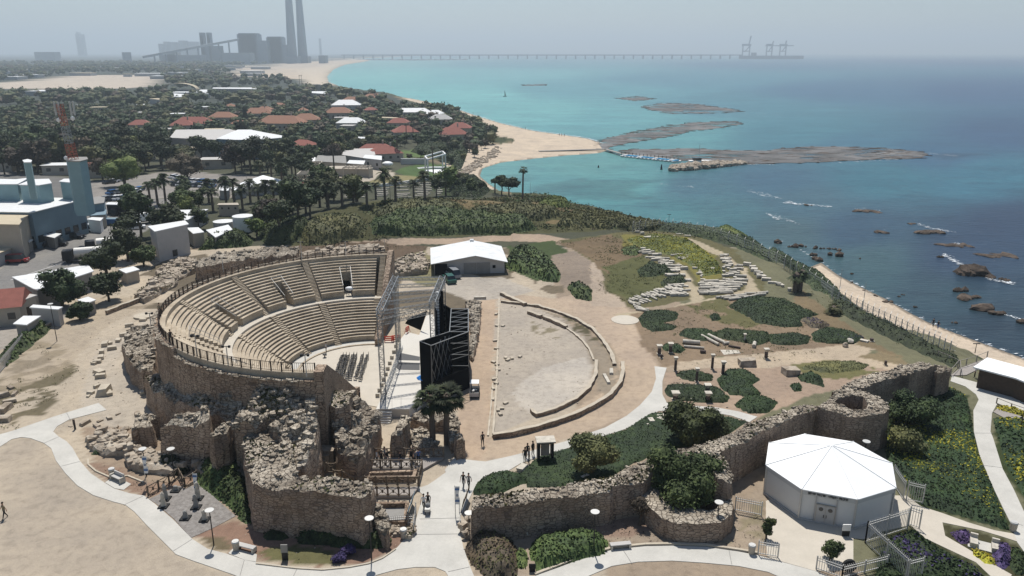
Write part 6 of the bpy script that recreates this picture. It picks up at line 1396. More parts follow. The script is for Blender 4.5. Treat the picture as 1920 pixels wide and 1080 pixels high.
# ---- industrial yard on the left
building('big grey blue factory hall with a flat white roof and a row of windows',[(-120,374),(0,369),(132,371),(160,373),(60,398),(-120,395)],8.6,'blue_grey','white_roof',win=((2.2,),2.6,1.7,1.6),name='factory',cat='factory')
building('lower factory wing with a flat tan roof',[(-120,397),(58,399.5),(44,410),(36,421),(-120,418)],8.0,'beige_wall','tan_roof',name='factory',cat='factory')
building('low beige workshop wing below the tan roof',[(-120,423),(26,424),(47,428),(25,440),(-120,452)],5.2,'beige_wall','white_roof',win=((3.6,),3.0,1.4,1.1),name='workshop',cat='building')
building('blue grey metal clad box on the factory roof, at the left edge',[(-60,334),(30,336),(55,333),(33,345),(-60,345)],4.2,'blue_silo','white_roof',zb=8.6,name='rooftop_unit',cat='roof unit');building('blue green metal box in the middle of the factory roof',[(34,346),(60,336),(92,335),(97,343),(73,347)],4.4,'blue_silo','white_roof',zb=8.6,name='rooftop_unit',cat='roof unit')
building('small metal box left of the tall silo tower',[(110,340),(120,335),(136,335),(134,342)],4.4,'blue_silo','white_roof',zb=8.6,name='rooftop_unit',cat='roof unit');building('narrow square silo standing on the roof box',[(42,300),(52,298),(60,300),(58,304),(45,304)],7.5,'blue_silo','white_roof',zb=12.5,name='silo',cat='silo')
building('tall blue grey silo tower carrying the antenna mast',[(122,297),(135,294),(163,294),(165,298),(150,302),(126,302)],11.5,'blue_silo','concrete_dark',zb=8.6,name='silo_tower',cat='silo')
building('dark metal annex at the end of the factory',[(163,372),(185,368),(197,370),(195,380),(165,384)],5.5,'blue_grey','concrete_dark',name='annex',cat='building');building('low dark machine house below the annex',[(166,392),(190,388),(200,394),(198,402),(168,404)],3.4,'concrete_dark','blue_grey',name='machine_house',cat='building')
mp=PD(138,300,P(140,300,20)[1]);mb=MB();root=empty('antenna_mast',(mp.x,mp.y,20));tag(root,'red and white lattice antenna mast with dishes on the silo tower','antenna mast');hm=H_at(125,195,0,mp.y)-20
for k,(f0,f1,mt,w0) in enumerate(((0,.3,'orange_steel',1.9),(.3,.62,'steel',1.6),(.62,1,'orange_steel',1.3))): mb=MB();truss(mb,Vector((-.03*hm*f0*3,0,hm*f0)),Vector((-.03*hm*f1*3,0,hm*f1)),w0*.75,6,.085);mb.obj('lattice_section',mt,root)
for dx,z in ((-1.6,.72),(1.5,.75),(-1.4,.04)): mb=MB();mb.blob((dx,-.4,hm*z),(.55,.25,.55),1,0);mb.obj('dish','white_paint',root)
for dx in (-2.2,1.9,-1.4,1.2): mb=MB();mb.beam((dx,0,hm*.8),(dx,0,hm*1.04),.3);mb.beam((0,0,hm*.85),(dx,0,hm*.85),.1);mb.obj('antenna','galv',root)
building('black open carport with a white roof edge beside the car park',[(197,383),(203,379),(274,380.5),(268,385)],3.2,'black_metal','white_roof',name='carport',cat='carport')
building('white flat roofed shed behind the two storey shed',[(291,411),(318,400),(322,394),(391,392),(352,412)],3.6,'grey_wall','white_roof',name='shed',cat='shed')
building('two storey white corrugated shed in the yard',[(277,424),(347,413),(354,420),(290,434)],6.8,'grey_wall','white_roof',name='shed',cat='shed',win=((1.2,),5,1.2,1.4));building('small white roofed stall to the right of the two storey shed',[(349,427),(372,426),(383,435),(362,438)],3.4,'beige_wall','white_roof',name='stall',cat='shed')
building('sloping white roof shelter by the round tanks',[(386,431),(428,421),(436,430),(404,445)],2.8,'concrete_dark','white_roof',name='shelter',cat='shelter');building('long beige hut with small square windows behind the tanks',[(407,384),(410,381),(446,380),(448,384)],3.2,'beige_wall','beige_wall',win=((2.2,),1.4,.5,.5),name='hut',cat='hut')
cyl_thing('water_tank','round grey water tank, the left and lower of two','tank',P3(421,432,0),2.5,2.4,'grey_wall','white_roof');cyl_thing('water_tank','round white water tank, the right and taller of two','tank',P3(458,434,0),2.5,4.0,'white_paint','white_roof')
building('long white roofed warehouse at the left below the yard road',[(22,519),(36,517),(165,496),(176,508),(70,543),(62,541)],3.6,'concrete_dark','corrugated',name='warehouse',cat='warehouse');building('small white roof between the trees at the left',[(222,505),(250,499),(262,505),(236,512)],2.4,'beige_wall','white_roof',name='shelter',cat='shelter')
building('white flat roofed shelter in front of the left trees',[(145,562),(165,556),(180,562),(158,570)],2.4,'concrete_dark','white_roof',name='shelter',cat='shelter');building('beige flat roofed house with two roof units at the far left',[(18,560),(40,548),(70,553),(36,565)],3.6,'beige_wall','grey_wall',name='house',cat='house',win=((1.6,),4,1.0,1.1),door=.5)
gable('beige house with an orange tiled roof cut by the left edge',(-6,602),9,7,3.2,.35,'beige_wall','tile_red',name='house',hip=False,terrain=False);building('white box hut with a dark notice at the far left',[(55,576),(62,571),(118,575),(109,580)],3.0,'grey_wall','white_roof',name='hut',cat='hut');building('pale carport canopy by the hedge',[(24,607),(44,592),(77,592),(50,609)],2.4,'concrete_dark','white_roof',name='canopy',cat='canopy',ov=1.0)
building('small white carport canopy against the factory, the right one',[(79,441),(94,436),(115,438),(102,446)],2.8,'concrete_dark','white_roof',name='canopy',cat='canopy',ov=.6);building('small white carport canopy against the workshop, the left one',[(38,451),(48,446),(62,449),(54,454)],2.6,'concrete_dark','white_roof',name='canopy',cat='canopy',ov=.6)
building('tan roofed lean-to at the left edge of the yard',[(-40,476),(10,458),(38,456),(20,466),(-40,490)],2.8,'grey_wall','tan_roof',name='lean_to',cat='shed');building('white container office beside the blue container',[(162,411),(172,407),(194,408),(188,414)],3.2,'white_paint','white_roof',name='container',cat='container')
b=P3(208,421,0);mb=MB();mb.box((0,0,.1),(5.5,2.2,1.5),0,.96);o=mb.obj('skip_container','car_blue',None,loc=b);tag(o,'blue skip container on the yard road','container');mb=MB();mb.box((0,0,1.6),(5.1,1.9,.05));mb.obj('lid','blue_grey',o)
cyl_thing('duct_tower','bent metal dust extraction duct on the factory wall','duct',P3(116,440,0),1.1,7.0,'concrete_dark',n=14)
# ---- vehicles
def car_proto(mat,van=False):
    u=empty('parked_car',(0,0,-80));mb=MB();L,W_=(4.6,1.8);mb.box((0,0,.32),(L,W_,.55),0,.97);mb.obj('body',mat,u);mb=MB();mb.box((-.25,0,.87),(L*(.62 if not van else .8),W_*.92,.6 if not van else .95),0,.82);mb.obj('cabin','dark_glass',u);mb=MB();mb.box((-.25,0,1.475 if not van else 1.825),(L*.46 if not van else L*.64,W_*.72,.04));mb.obj('roof',mat,u)
    for sx in (-1.4,1.4):
        for sy in (-.82,.82): mb=MB();mb.cyl((sx,sy-.1,.32),(sx,sy+.1,.32),.33,n=10);mb.obj('wheel','rubber',u)
    for sy in (-.6,.6): mb=MB();mb.box((L/2-.02,sy,.62),(.06,.35,.16));mb.obj('headlight','white_paint',u)
    return u
CP_={}
def car(px,py,rz,mat,label,group=None,van=False,z=None):
    key=(mat,van);b=T(px,py) if z is None else P3(px,py,z)
    if key not in CP_: CP_[key]=car_proto(mat,van);CP_[key].location=b;CP_[key].rotation_euler=(0,0,rz);tag(CP_[key],label,'car',group);return
    c=copy_tree(CP_[key],b,rz,label);
    if group: c['group']=group
    elif 'group' in c: del c['group']
car(843,528,1.9,'car_green','dark green car parked in front of the metal shed');car(850,519,2.0,'car_grey','grey car just behind the dark green one',van=True)
car(159,435,.1,'car_white','white van parked by the factory, the nearer of two','cars parked in the factory yard',True);car(168,430,.1,'car_white','white car behind the white van at the factory','cars parked in the factory yard');car(142,447,-.2,'car_black','black car in the shade of the duct','cars parked in the factory yard');car(107,461,.1,'car_black','dark pickup in front of the white canopy','cars parked in the factory yard',True)
car(68,466,1.2,'car_black','dark buggy under the lean-to, the right one','cars parked in the factory yard',True);car(46,468,1.2,'car_grey','grey buggy under the lean-to, the left one','cars parked in the factory yard',True);car(32,492,.2,'car_red','red cart near the left edge of the yard','cars parked in the factory yard',True)
car(255,430,.5,'car_white','white box van on the yard road beside the shed','cars parked in the factory yard',True);car(220,402,1.5,'car_black','dark jeep parked in the black carport, at its centre','cars in the black carport',True);car(236,400,1.5,'car_grey','grey car parked in the black carport, right of the jeep','cars in the black carport');car(255,400,1.5,'car_white','white car parked in the black carport, at its right end','cars in the black carport')
cols=['car_black','car_white','car_grey','car_white','car_blue'];cn={'car_black': 'black','car_white': 'white','car_grey': 'grey','car_blue': 'blue'}
pk='cars in the car park by the palms'
for r_,(p0,p1,n,nm) in enumerate([((205,345),(248,333),6,'row under the trees'),((200,376),(262,372),8,'row behind the black carport'),((212,364),(222,363),2,'pair left of the round bush'),((255,362),(262,358),2,'pair right of the round bush'),((328,334),(350,340),4,'row under the brown tree'),((330,348),(398,352),9,'near row behind the palms'),((345,341),(400,344),7,'far row behind the palms')]):
    for k in range(n):
        t_=k/max(1,n-1);mt=cols[(k*3+r_*2) % 5];car(p0[0]+(p1[0]-p0[0])*t_,p0[1]+(p1[1]-p0[1])*t_,1.2+.3*(r_ % 2)+.05*(k % 3),mt,'%s car, %s from the left in the %s' % (cn[mt],ORD[k],nm),pk)
def truck(px,py,rz,kind,label):
    b=T(px,py);u=empty('truck',b,rz);tag(u,label,'truck');mb=MB();mb.box((3.6,0,.6),(2.0,2.3,2.1),0,.94);cb=mb.obj('cab','black_metal' if kind == 'tank' else 'white_paint',u);mb=MB();mb.box((4.55,0,1.6),(.12,1.9,.8));mb.obj('windscreen','dark_glass',cb)
    mb=MB();mb.box((-.8,0,.6),(7.6,2.0,.25));mb.obj('chassis','black_metal',u);mb=MB()
    if kind == 'tank': mb.cyl((-4.4,0,1.95),(2.3,0,1.95),1.1,n=18);mb.obj('tank','galv',u)
    else: mb.box((-1.0,0,.85),(6.8,2.3,1.9));mb.obj('cargo_box','white_paint',u)
    for sx in (3.5,-2.4,-3.6):
        for sy in (-1,1): mb=MB();mb.cyl((sx,sy-.15,.5),(sx,sy+.15,.5),.5,n=12);mb.obj('wheel','rubber',u)
truck(165,489,3.5,'tank','tanker truck with a grey tank on the yard road by the trees');truck(205,470,3.6,'tank','second tanker partly hidden behind the tree');truck(278,418,.6,'box','white box lorry near the corner of the road')
# road markings and sign posts of the yard
mb=MB();a,b=P3(120,462,.03),P3(205,448,.03)
for k in range(9): q0,q1=P3(122+k*5.5,464-k*.6,.03),P3(132+k*5.5,458-k*.6,.03);mb.beam(q0,q1,.45,.01)
for l0,l1 in (((205,440),(240,412)),((240,412),(275,404)),((20,525),(120,492)),((195,424),(222,412))): mb.beam(P3(*l0,.03),P3(*l1,.03),.14,.01)
o=mb.obj('road_marking','white_paint');o['kind']='structure'
# ---- beach hut, boardwalk
e=[P3(1826,712,0),P3(1912,752,0)];hh=H_at(1826,689,0,e[0].y)
building('long open beach hut with a white canopy roof at the right edge',[(1825,688),(1851,670),(1918,688),(1960,698),(1944,725),(1905,709)],2.9,'dark_wood','white_membrane',name='beach_hut',cat='beach hut',ov=.7)
rail_fence('railing',[P3(1782,705,0),P3(1795,690,0),P3(1811,686,0),P3(1830,680,0),P3(1850,672,0)],'wooden railing of the boardwalk beside the beach hut',1.1,.1,1,.04,'deck_wood',bars=False,cat='railing');rail_fence('railing',[P3(1758,672,0),P3(1778,680,0),P3(1798,690,0),P3(1800,706,0)],'wooden railing from the fence to the boardwalk corner',1.1,.1,1,.04,'deck_wood',bars=False,cat='railing')
rail_fence('railing',[P3(1868,757,0),P3(1895,768,0),P3(1935,782,0)],'brown railing along the little flower box',.8,.1,1,.04,'rail_wood',bars=False,cat='railing')
c=P3(1815,690,0);mb=MB();mb.prism([(x-c.x,y-c.y) for x,y in px_poly([(1782,704),(1800,690),(1850,672),(1838,690),(1812,703)],.1)],-.05,.1);o=mb.obj('boardwalk','deck_wood',None,loc=c);tag(o,'weathered boardwalk beside the beach hut','boardwalk')
c=P3(1895,790,0);mb=MB();mb.prism([(x-c.x,y-c.y) for x,y in px_poly([(1862,772),(1872,765),(1930,786),(1945,808),(1900,792)],.1)],-.05,.1);o=mb.obj('deck','deck_wood',None,loc=c);tag(o,'weathered wooden deck at the right edge by the path','deck');slim_pole(1913,805,760,'thick dark post at the right edge beside the deck',mat='dark_wood',head=False)
# ================================================================ PEOPLE
def person_mesh(pose,cols):
    """one continuous skinned body; materials: 0 skin 1 shirt 2 trousers 3 shoes"""
    st_={'walk': .28,'stand': .05,'lean': .12}[pose];V=[(0,0,.95,.15,.11),(0,0,1.15,.14,.10),(0,0,1.36,.17,.11),(0,0,1.47,.065,.065),(0,.01,1.56,.075,.085),(0,.012,1.66,.088,.1),(0,.01,1.74,.06,.075)];E=[(0,1),(1,2),(2,3),(3,4),(4,5),(5,6)]
    for sx,f in ((-1,1),(1,-1)):
        n=len(V);V += [(sx*.1,0,.88,.095,.095),(sx*.11,f*st_*.45+.02,.48,.062,.065),(sx*.11,f*st_-.02 if f>0 else f*st_*1.1,.09,.042,.045),(sx*.12,(f*st_ if f>0 else f*st_*1.1)+.13,.04,.038,.03)];E += [(0,n),(n,n+1),(n+1,n+2),(n+2,n+3)]
        n=len(V);a=-f*st_*.8;ez=.06 if pose == 'lean' else 0;V += [(sx*.2,0,1.40,.055,.055),(sx*.25,a*.35,1.12,.043,.043),(sx*.25,a+.06+ez*3,.90+ez*2,.03,.033),(sx*.25,a+.09+ez*4,.83+ez*2,.025,.04)];E += [(2,n),(n,n+1),(n+1,n+2),(n+2,n+3)];hnd=V[-1];hn=n+3
        for j in range(4): m_=len(V);dx=(j-1.5)*.016;V += [(hnd[0]+dx,hnd[1]+.02,hnd[2]-.05,.008,.008),(hnd[0]+dx,hnd[1]+.035,hnd[2]-.085+.006*abs(j-1),.007,.007)];E += [(hn,m_),(m_,m_+1)]
        m_=len(V);V += [(hnd[0]-sx*.035,hnd[1]+.03,hnd[2]-.01,.009,.009)];E += [(hn,m_)]
    me=bpy.data.meshes.new('body');me.from_pydata([v[:3] for v in V],E,[]);o=bpy.data.objects.new('body',me);COL.objects.link(o);md=o.modifiers.new('skin','SKIN');md.use_smooth_shade=True;sk=me.skin_vertices[0].data if me.skin_vertices else None
    if sk is None:
        bm=bmesh.new();bm.from_mesh(me);bm.verts.layers.skin.verify();bm.to_mesh(me);bm.free();sk=me.skin_vertices[0].data
    for i,v in enumerate(V): sk[i].radius=(v[3],v[4]);sk[i].use_root=(i == 0)
    ss=o.modifiers.new('sub','SUBSURF');ss.levels=1;ss.render_levels=1
    dg=bpy.context.evaluated_depsgraph_get();dg.update();m2=bpy.data.meshes.new_from_object(o.evaluated_get(dg));bpy.data.objects.remove(o);m2.name='body'
    m2.materials.clear()
    for c in ['skin']+cols: m2.materials.append(M[c])
    for p in m2.polygons:
        z=p.center.z;ax=abs(p.center.x);arm=ax>.2 and z<1.44
        p.material_index=3 if z<.1 else (2 if z<.96 and not arm else (1 if z<1.46 and not (arm and z<1.15) else 0))
    return m2
simple('cloth_white',(.7,.7,.68));simple('cloth_black',(.02,.02,.022));simple('cloth_blue',(.05,.1,.25));simple('cloth_red',(.4,.05,.04));simple('cloth_grey',(.2,.2,.2));simple('cloth_khaki',(.25,.2,.13));simple('cloth_pink',(.5,.25,.25))
PM={}
def person(b,rz,pose,shirt,pants,label,group=None,sc=1.0,extra=None,hat=None):
    key=(pose,shirt,pants)
    if key not in PM: PM[key]=person_mesh(pose,['cloth_'+shirt,'cloth_'+pants,'rubber'])
    o=bpy.data.objects.new('person',PM[key]);COL.objects.link(o);o.location=b;o.rotation_euler=(0,0,rz);o.scale=(sc,sc,sc);tag(o,label,'person',group)
    if 'hair' not in PM: mb=MB();mb.blob((0,-.015,1.72),(.098,.11,.095),2,0);PM['hair']=mb.obj('hair','hair',o,True).data
    else: h_=bpy.data.objects.new('hair',PM['hair']);COL.objects.link(h_);h_.parent=o
    if 'face' not in PM: mb=MB();mb.blob((0,.118,1.655),(.014,.022,.022),1,0);[mb.blob((sx*.034,.1,1.685),(.012,.008,.009),1,0) for sx in (-1,1)];mb.blob((0,.1,1.61),(.026,.008,.008),1,0);[mb.blob((sx*.094,0,1.665),(.014,.02,.032),1,0) for sx in (-1,1)];PM['face']=mb.obj('face','skin',o,True).data
    else: h_=bpy.data.objects.new('face',PM['face']);COL.objects.link(h_);h_.parent=o
    if hat: mb=MB();mb.cyl((0,0,1.76),(0,0,1.78),.19,n=14);mb.cyl((0,0,1.78),(0,0,1.87),.11,.1,12);mb.obj('hat',hat,o)
    return o
person(P3(10,972,0),2.6,'walk','khaki','black','person in a khaki top walking on the open plaza at the far left')
person(P3(869,914,.05),2.9,'walk','black','grey','person in dark clothes on the main path, the left of a walking pair','pair walking on the main path');person(P3(879,916,.05),2.9,'walk','grey','black','person in a grey top on the main path, the right of a walking pair','pair walking on the main path')
person(P3(795,956,.05),3.0,'walk','white','black','person in a white shirt walking beside the pram');person(P3(803,953,.05),3.1,'lean','black','grey','person in black pushing a pale pram on the main path')
b=P3(802,963,.05);u=empty('pram',b);tag(u,'pale blue pram pushed along the main path','pram');mb=MB();mb.box((0,0,.4),(.45,.7,.3),0,1.1);mb.obj('seat','galv',u);mb=MB();mb.blob((0,.2,.8),(.26,.25,.25),2,0);mb.obj('hood','cloth_grey',u);mb=MB();mb.beam((-.22,.3,.7),(-.22,.62,1.0),.03);mb.beam((.22,.3,.7),(.22,.62,1.0),.03);mb.beam((-.22,.62,1.0),(.22,.62,1.0),.03);mb.obj('handle','black_metal',u)
for sx in (-.2,.2):
    for sy in (-.25,.25): mb=MB();mb.cyl((sx-.02,sy,.14),(sx+.02,sy,.14),.14,n=10);mb.beam((sx,sy,.14),(sx,0,.42),.025);mb.obj('wheel','rubber',u)
person(P3(905,836,0),.5,'stand','black','black','lone person in black standing on the dirt road')
gp=[(707,870,'white','black'),(716,872,'black','black'),(727,870,'black','grey'),(751,873,'black','blue'),(771,868,'black','black'),(779,872,'grey','black'),(785,869,'blue','black'),(722,865,'grey','grey'),(775,864,'khaki','black')]
for i,(a,b,s_,p_) in enumerate(gp): person(P3(a,b,.3),random.uniform(0,6),'stand' if i % 2 else 'lean',s_,p_,'visitor in a %s top on the plank bridge, %s of the listed group' % (s_,ORD[i]) if False else 'visitor in a %s top on the plank bridge, %s from the left' % (s_,ORD[[0,1,3,4,5,7,8,2,6][i]]),'visitors on the plank bridge')
for i,(a,b,s_) in enumerate([(984,866,'black'),(989,858,'black'),(999,854,'black'),(992,868,'grey')]): person(P3(a,b,.05),random.uniform(0,6),'stand',s_,'black','person in a %s top beside the information portal, %s from the left' % (s_,ORD[[0,1,3,2][i]]),'people beside the information portal')
person(P3(1749,613,-8.4),2.4,'walk','black','black','person walking on the beach strip, the left of two','pair on the beach strip');person(P3(1758,617,-8.4),2.4,'walk','black','blue','person walking on the beach strip, the right of two','pair on the beach strip')
person(P3(612,662,.1),2,'stand','white','black','person in a white top standing in the orchestra');b=P3(609,670,.06);u=empty('stool',b);tag(u,'small dark stool in front of the person in the orchestra','stool');mb=MB();mb.cyl((0,0,.4),(0,0,.5),.3,n=12);mb.obj('seat','black_metal',u);mb=MB();mb.cyl((0,0,0),(0,0,.4),.1,.06,n=8);mb.obj('pedestal','black_metal',u)
person(P3(1827,708,0),1,'stand','white','black','person in a white top at the beach hut, leftmost');person(P3(1838,712,0),2,'walk','white','blue','person in a white shirt in the shade of the beach hut');person(P3(1847,716,0),2,'stand','pink','black','person in a pink top walking before the beach hut')
person(P3(675,755,0),2,'stand','black','black','person in black between the rubble and the stage');person(P3(800,752,SZ),0,'stand','grey','black','person standing at the near right corner of the stage')
person(pol(25.5,D(196),10.3),0,'stand','khaki','black','person on the theatre rim at its far left');person(pol(25.4,D(222),10.3),0,'stand','black','black','person on the theatre rim above the curved ruined wall')
for i,(a,b) in enumerate([(985,243),(1049,255),(1053,255),(1058,256),(887,214),(945,262)]): person(T(a,b),1+i,'stand',['black','blue','white','red','black','grey'][i],'black','tiny figure on the sandy beach, %s of six from the left' % ORD[[2,3,4,5,0,1][i]],'tiny figures on the beach')
# ================================================================ TOWN, RESORT
cnt0={}
town=[  # px, py(base front), L, W, h, rz, roof, label
    (722,300,15,9,3.4,.35,'tile_red','red hipped roof house behind the terrace lawn, the front one'),(706,293,16,8,3.4,.1,'tile_red','long red roof just behind the front red house'),
    (848,262,18,12,3.6,.25,'tile_red','large red roofed villa closest to the beach'),(862,252,14,10,4.4,-.1,'tile_red','red roof rising behind the large beach villa'),(760,258,14,11,3.6,.3,'tile_red','red roofed villa left of the beach villa'),(748,240,14,9,3.6,0,'tile_red','small red roof behind the left villa'),
    (775,218,26,9,3.4,.05,'white_roof','long low white roof behind the villas'),(826,232,16,10,3.4,.1,'grey_wall','grey roofed house between the villas and the beach'),(815,222,14,9,3.4,0,'white_roof','white roofed house by the cypress palm'),
    (486,222,22,12,4,.1,'tile_orange','orange roofed house beyond the white hall'),(530,243,30,14,4.4,-.15,'tile_orange','long orange roof to the right of the white hall'),(575,236,18,12,4.4,.2,'tile_orange','orange roof behind the brown trees'),(420,230,18,11,4,0,'tile_orange','orange roof left of the tall cypress'),(365,243,24,12,4.2,.1,'tile_red','red roof directly behind the white hall'),(345,246,14,10,4,.2,'tile_red','red roof at the left behind the white hall'),
    (636,222,20,12,4.4,.1,'tile_orange','orange roof near the white pavilion of the resort'),(650,213,22,12,7,.1,'white_roof','white two storey house between the trees'),(660,240,18,10,3.6,0,'white_roof','white roof left of the villas'),(195,285,13,9,4,-.5,'tile_red','small red roof under the yellow green tree'),(265,245,13,9,4,.2,'tile_red','small red roof among the pines at the left'),(5,320,10,8,4,.2,'tile_red','red roof at the left edge above the factory'),
    (700,190,20,11,4,.6,'tile_orange','pinkish roof on the wooded point'),(660,196,16,10,4,.3,'tile_orange','pinkish roof at the left of the wooded point')]
for px,py,L,W_,h,rz,rf,lb in town: gable(lb,(px,py),L,W_,h,rz,'beige_wall' if 'white' not in rf else 'grey_wall',rf,chim=('tile' in rf),name='house')
B=building
B('large hall with a grey equipment covered flat roof left of the white roof',[(318,258),(330,243),(430,242),(446,246),(404,262)],7,'concrete_dark','grey_wall',zb=-3.5,name='hall',cat='hall')
B('big hall with a bright white folded roof amid the trees',[(405,260),(438,246),(446,243),(470,243),(500,249),(529,254),(528,258),(480,262),(440,262)],8,'blue_grey','white_roof',zb=-3.5,name='hall',cat='hall',win=((5.5,),4,2.4,1.2))
for i,(pl,h,wl,rf,lb) in enumerate([([(555,300),(562,294),(592,295),(590,304)],3.2,'beige_wall','white_paint','bright white flat roof beside the small lawn'),([(590,302),(596,291),(648,292),(650,306)],4,'beige_wall','concrete_dark','grey flat roofed restaurant building with small windows'),([(640,290),(648,279),(700,278),(704,290),(680,296)],4,'grey_wall','grey_wall','grey flat roofed block behind the restaurant'),([(650,306),(655,300),(685,301),(682,308)],3.4,'beige_wall','white_roof','white canopy roof in front of the grey block'),([(680,296),(684,290),(716,292),(716,300)],4.2,'grey_wall','white_roof','pale cube building left of the front red house'),([(606,316),(612,311),(650,311),(700,314),(692,317)],3.2,'beige_wall','beige_wall','long tan garden wall building behind the pergola'),([(540,346),(545,340),(585,341),(592,348),(586,354),(548,354)],3.4,'beige_wall','tile_red','dark red roofed restaurant behind the palms'),([(450,347),(458,341),(540,341),(540,347)],3,'concrete_dark','grey_wall','grey flat roof joining the white tent'),([(410,350),(415,346),(432,348),(428,357),(412,357)],3,'grey_wall','white_membrane','white tent roof at the car park edge, the left one'),([(432,352),(455,349),(462,353),(440,357)],3,'grey_wall','white_membrane','white tent roof at the car park edge, the right one'),
    ([(398,166),(400,164),(480,164),(482,167)],6,'concrete_dark','white_roof','long dark building with a thin white roof in the far trees'),([(135,176),(140,172),(158,172),(155,177)],4,'grey_wall','white_roof','small white roof among the far left trees'),([(340,148),(343,145),(360,145),(358,149)],5,'grey_wall','white_roof','white block beside the far sand field'),([(310,180),(325,175),(345,176),(340,182)],5,'grey_wall','white_roof','white and tan roofs below the arch'),([(280,185),(290,180),(305,181),(300,187)],5,'grey_wall','tan_roof','tan roof left of the white roofs below the arch'),([(370,173),(376,168),(396,168),(394,176)],5,'grey_wall','white_roof','white roof right of the arch'),([(255,196),(262,192),(275,193),(270,197)],4,'grey_wall','white_roof','small white roof in the middle left trees'),([(580,174),(585,171),(612,171),(610,176)],5,'beige_wall','white_roof','white roof under the three short round towers')]):
    B(lb,pl,h,wl,rf,zb=None if i<10 else -5.0,name='building',win=((2.0,),5,1.2,1.2) if i in (1,2,4) else None)
for k,x in enumerate((583,592,597)): cyl_thing('round_tower','short round tower by the far beach, %s from the left' % ORD[k],'tower',P3(x,176,-5),3.2,11,'beige_wall',group='three short round towers')
b=P3(338,176,-5);u=empty('arch_roof',b);tag(u,'curved arch shaped roof rising from the far trees','arch');mb=MB();W_=19
pts=[Vector((W_*math.cos(a)*1.15,0,5+7.5*math.sin(a))) for a in np.linspace(.05,math.pi-.05,13)];[mb.beam(p,q,9,.5,(0,1,0)) for p,q in zip(pts[:-1],pts[1:])];
mb=MB();vs=[]
for p in pts: vs += [(p.x,-5,p.z),(p.x,5,p.z),(p.x,5,p.z-.5),(p.x,-5,p.z-.5)]
mb.add(vs,[(4*i+j,4*i+(j+1) % 4,4*i+4+(j+1) % 4,4*i+4+j) for i in range(12) for j in range(4)]+[(0,3,2,1),(48,49,50,51)]);mb.obj('roof','tan_roof',u);mb=MB();mb.box((0,0,-1),(36,7,6));mb.obj('wall','concrete_dark',u)
def cone_tent(px,py,r,h,label,mat='white_membrane'):
    b=T(px,py);u=empty('tent',b);tag(u,label,'tent');mb=MB();mb.cyl((0,0,h*.55),(0,0,h),r,.15,12);mb.obj('roof',mat,u);mb=MB();mb.cyl((0,0,0),(0,0,h*.56),r*.9,n=12);mb.obj('wall','grey_wall',u)
cone_tent(496,361,7.5,5.6,'large white cone roofed tent behind the date palms')
for i,(a,b_) in enumerate([(727,316),(748,247),(753,236)]): parasol_b=T(a,b_);u=empty('parasol',parasol_b);tag(u,'white dome parasol on the resort grounds, %s of three from the front' % ORD[i],'parasol');mb=MB();mb.blob((0,0,2.0),(2.4,2.4,1.1),2,0);mb.obj('shade','white_membrane',u,True);mb=MB();mb.cyl((0,0,0),(0,0,2),.08);mb.obj('pole','galv',u)
def pergola(px0,py0,px1,py1,dep,h,label,mat='beige_wall'):
    p,q=T(px0,py0),T(px1,py1);z=(p.z+q.z)/2;u=empty('pergola',p);tag(u,label,'pergola');d=q-p;d.z=0;n=max(2,round(d.length/4));nv=Vector((-d.y,d.x,0)).normalized()*dep
    for k in range(n+1):
        for o_ in (Vector((0,0,0)),nv): c=d*k/n+o_;mb=MB();mb.box((c.x,c.y,-.3),(.35,.35,h+.3));mb.obj('post',mat,u)
    mb=MB();U=Vector((0,0,h))
    for o_ in (Vector((0,0,0)),nv): mb.beam(U+o_,U+d+o_,.4,.35)
    for k in range(n*3+1): c=d*k/(n*3);mb.beam(U+c,U+c+nv,.2,.3)
    mb.obj('roof_beams',mat,u)
pergola(644,332,692,334,5,3.6,'white pergola with two bays on the resort plaza');pergola(580,344,606,326,4,3.2,'slanting pale pergola left of the plaza')
# amphitheatre lawn with white frame
c=T(816,322);u=empty('round_terrace',c);tag(u,'round white terrace with curved white steps on the resort lawn','terrace');mb=MB();mb.cyl((0,0,-.2),(0,0,.15),6.2,n=36);mb.obj('floor','white_paint',u)
for r_ in (10.5,12.5):
    mb=MB();pr=[(r_,-.3),(r_,.35),(r_+.9,.35),(r_+.9,-.3)];vs=[];n=40
    for i in range(n+1):
        a=math.radians(60+165*i/n)
        for r2,z in pr: vs.append((r2*math.cos(a),r2*math.sin(a)*1.0,z))
    mb.add(vs,[(4*i+j,4*i+4+j,4*i+4+(j+1) % 4,4*i+(j+1) % 4) for i in range(n) for j in range(4)]+[(3,2,1,0),(4*n,4*n+1,4*n+2,4*n+3)]);mb.obj('curved_step','white_paint',u)
p,q=T(803,338),T(836,331);u=empty('frame_gate',p);tag(u,'tall white open frame gate on the resort lawn by the bay','gate');d=q-p;d.z=0;nv=Vector((-2.0,9,0));hf=8.2
for o_ in (Vector((0,0,0)),nv):
    for e_ in (0,1): c=d*e_+o_;mb=MB();mb.box((c.x,c.y,-.3),(.55,.55,hf+.3));mb.obj('post','white_paint',u)
for a_,b_ in ((Vector((0,0,hf)),d+Vector((0,0,hf))),(nv+Vector((0,0,hf)),nv+d+Vector((0,0,hf))),(Vector((0,0,hf)),nv+Vector((0,0,hf))),(d+Vector((0,0,hf)),d+nv+Vector((0,0,hf)))): mb=MB();mb.beam(a_,b_,.5);mb.obj('beam','white_paint',u)
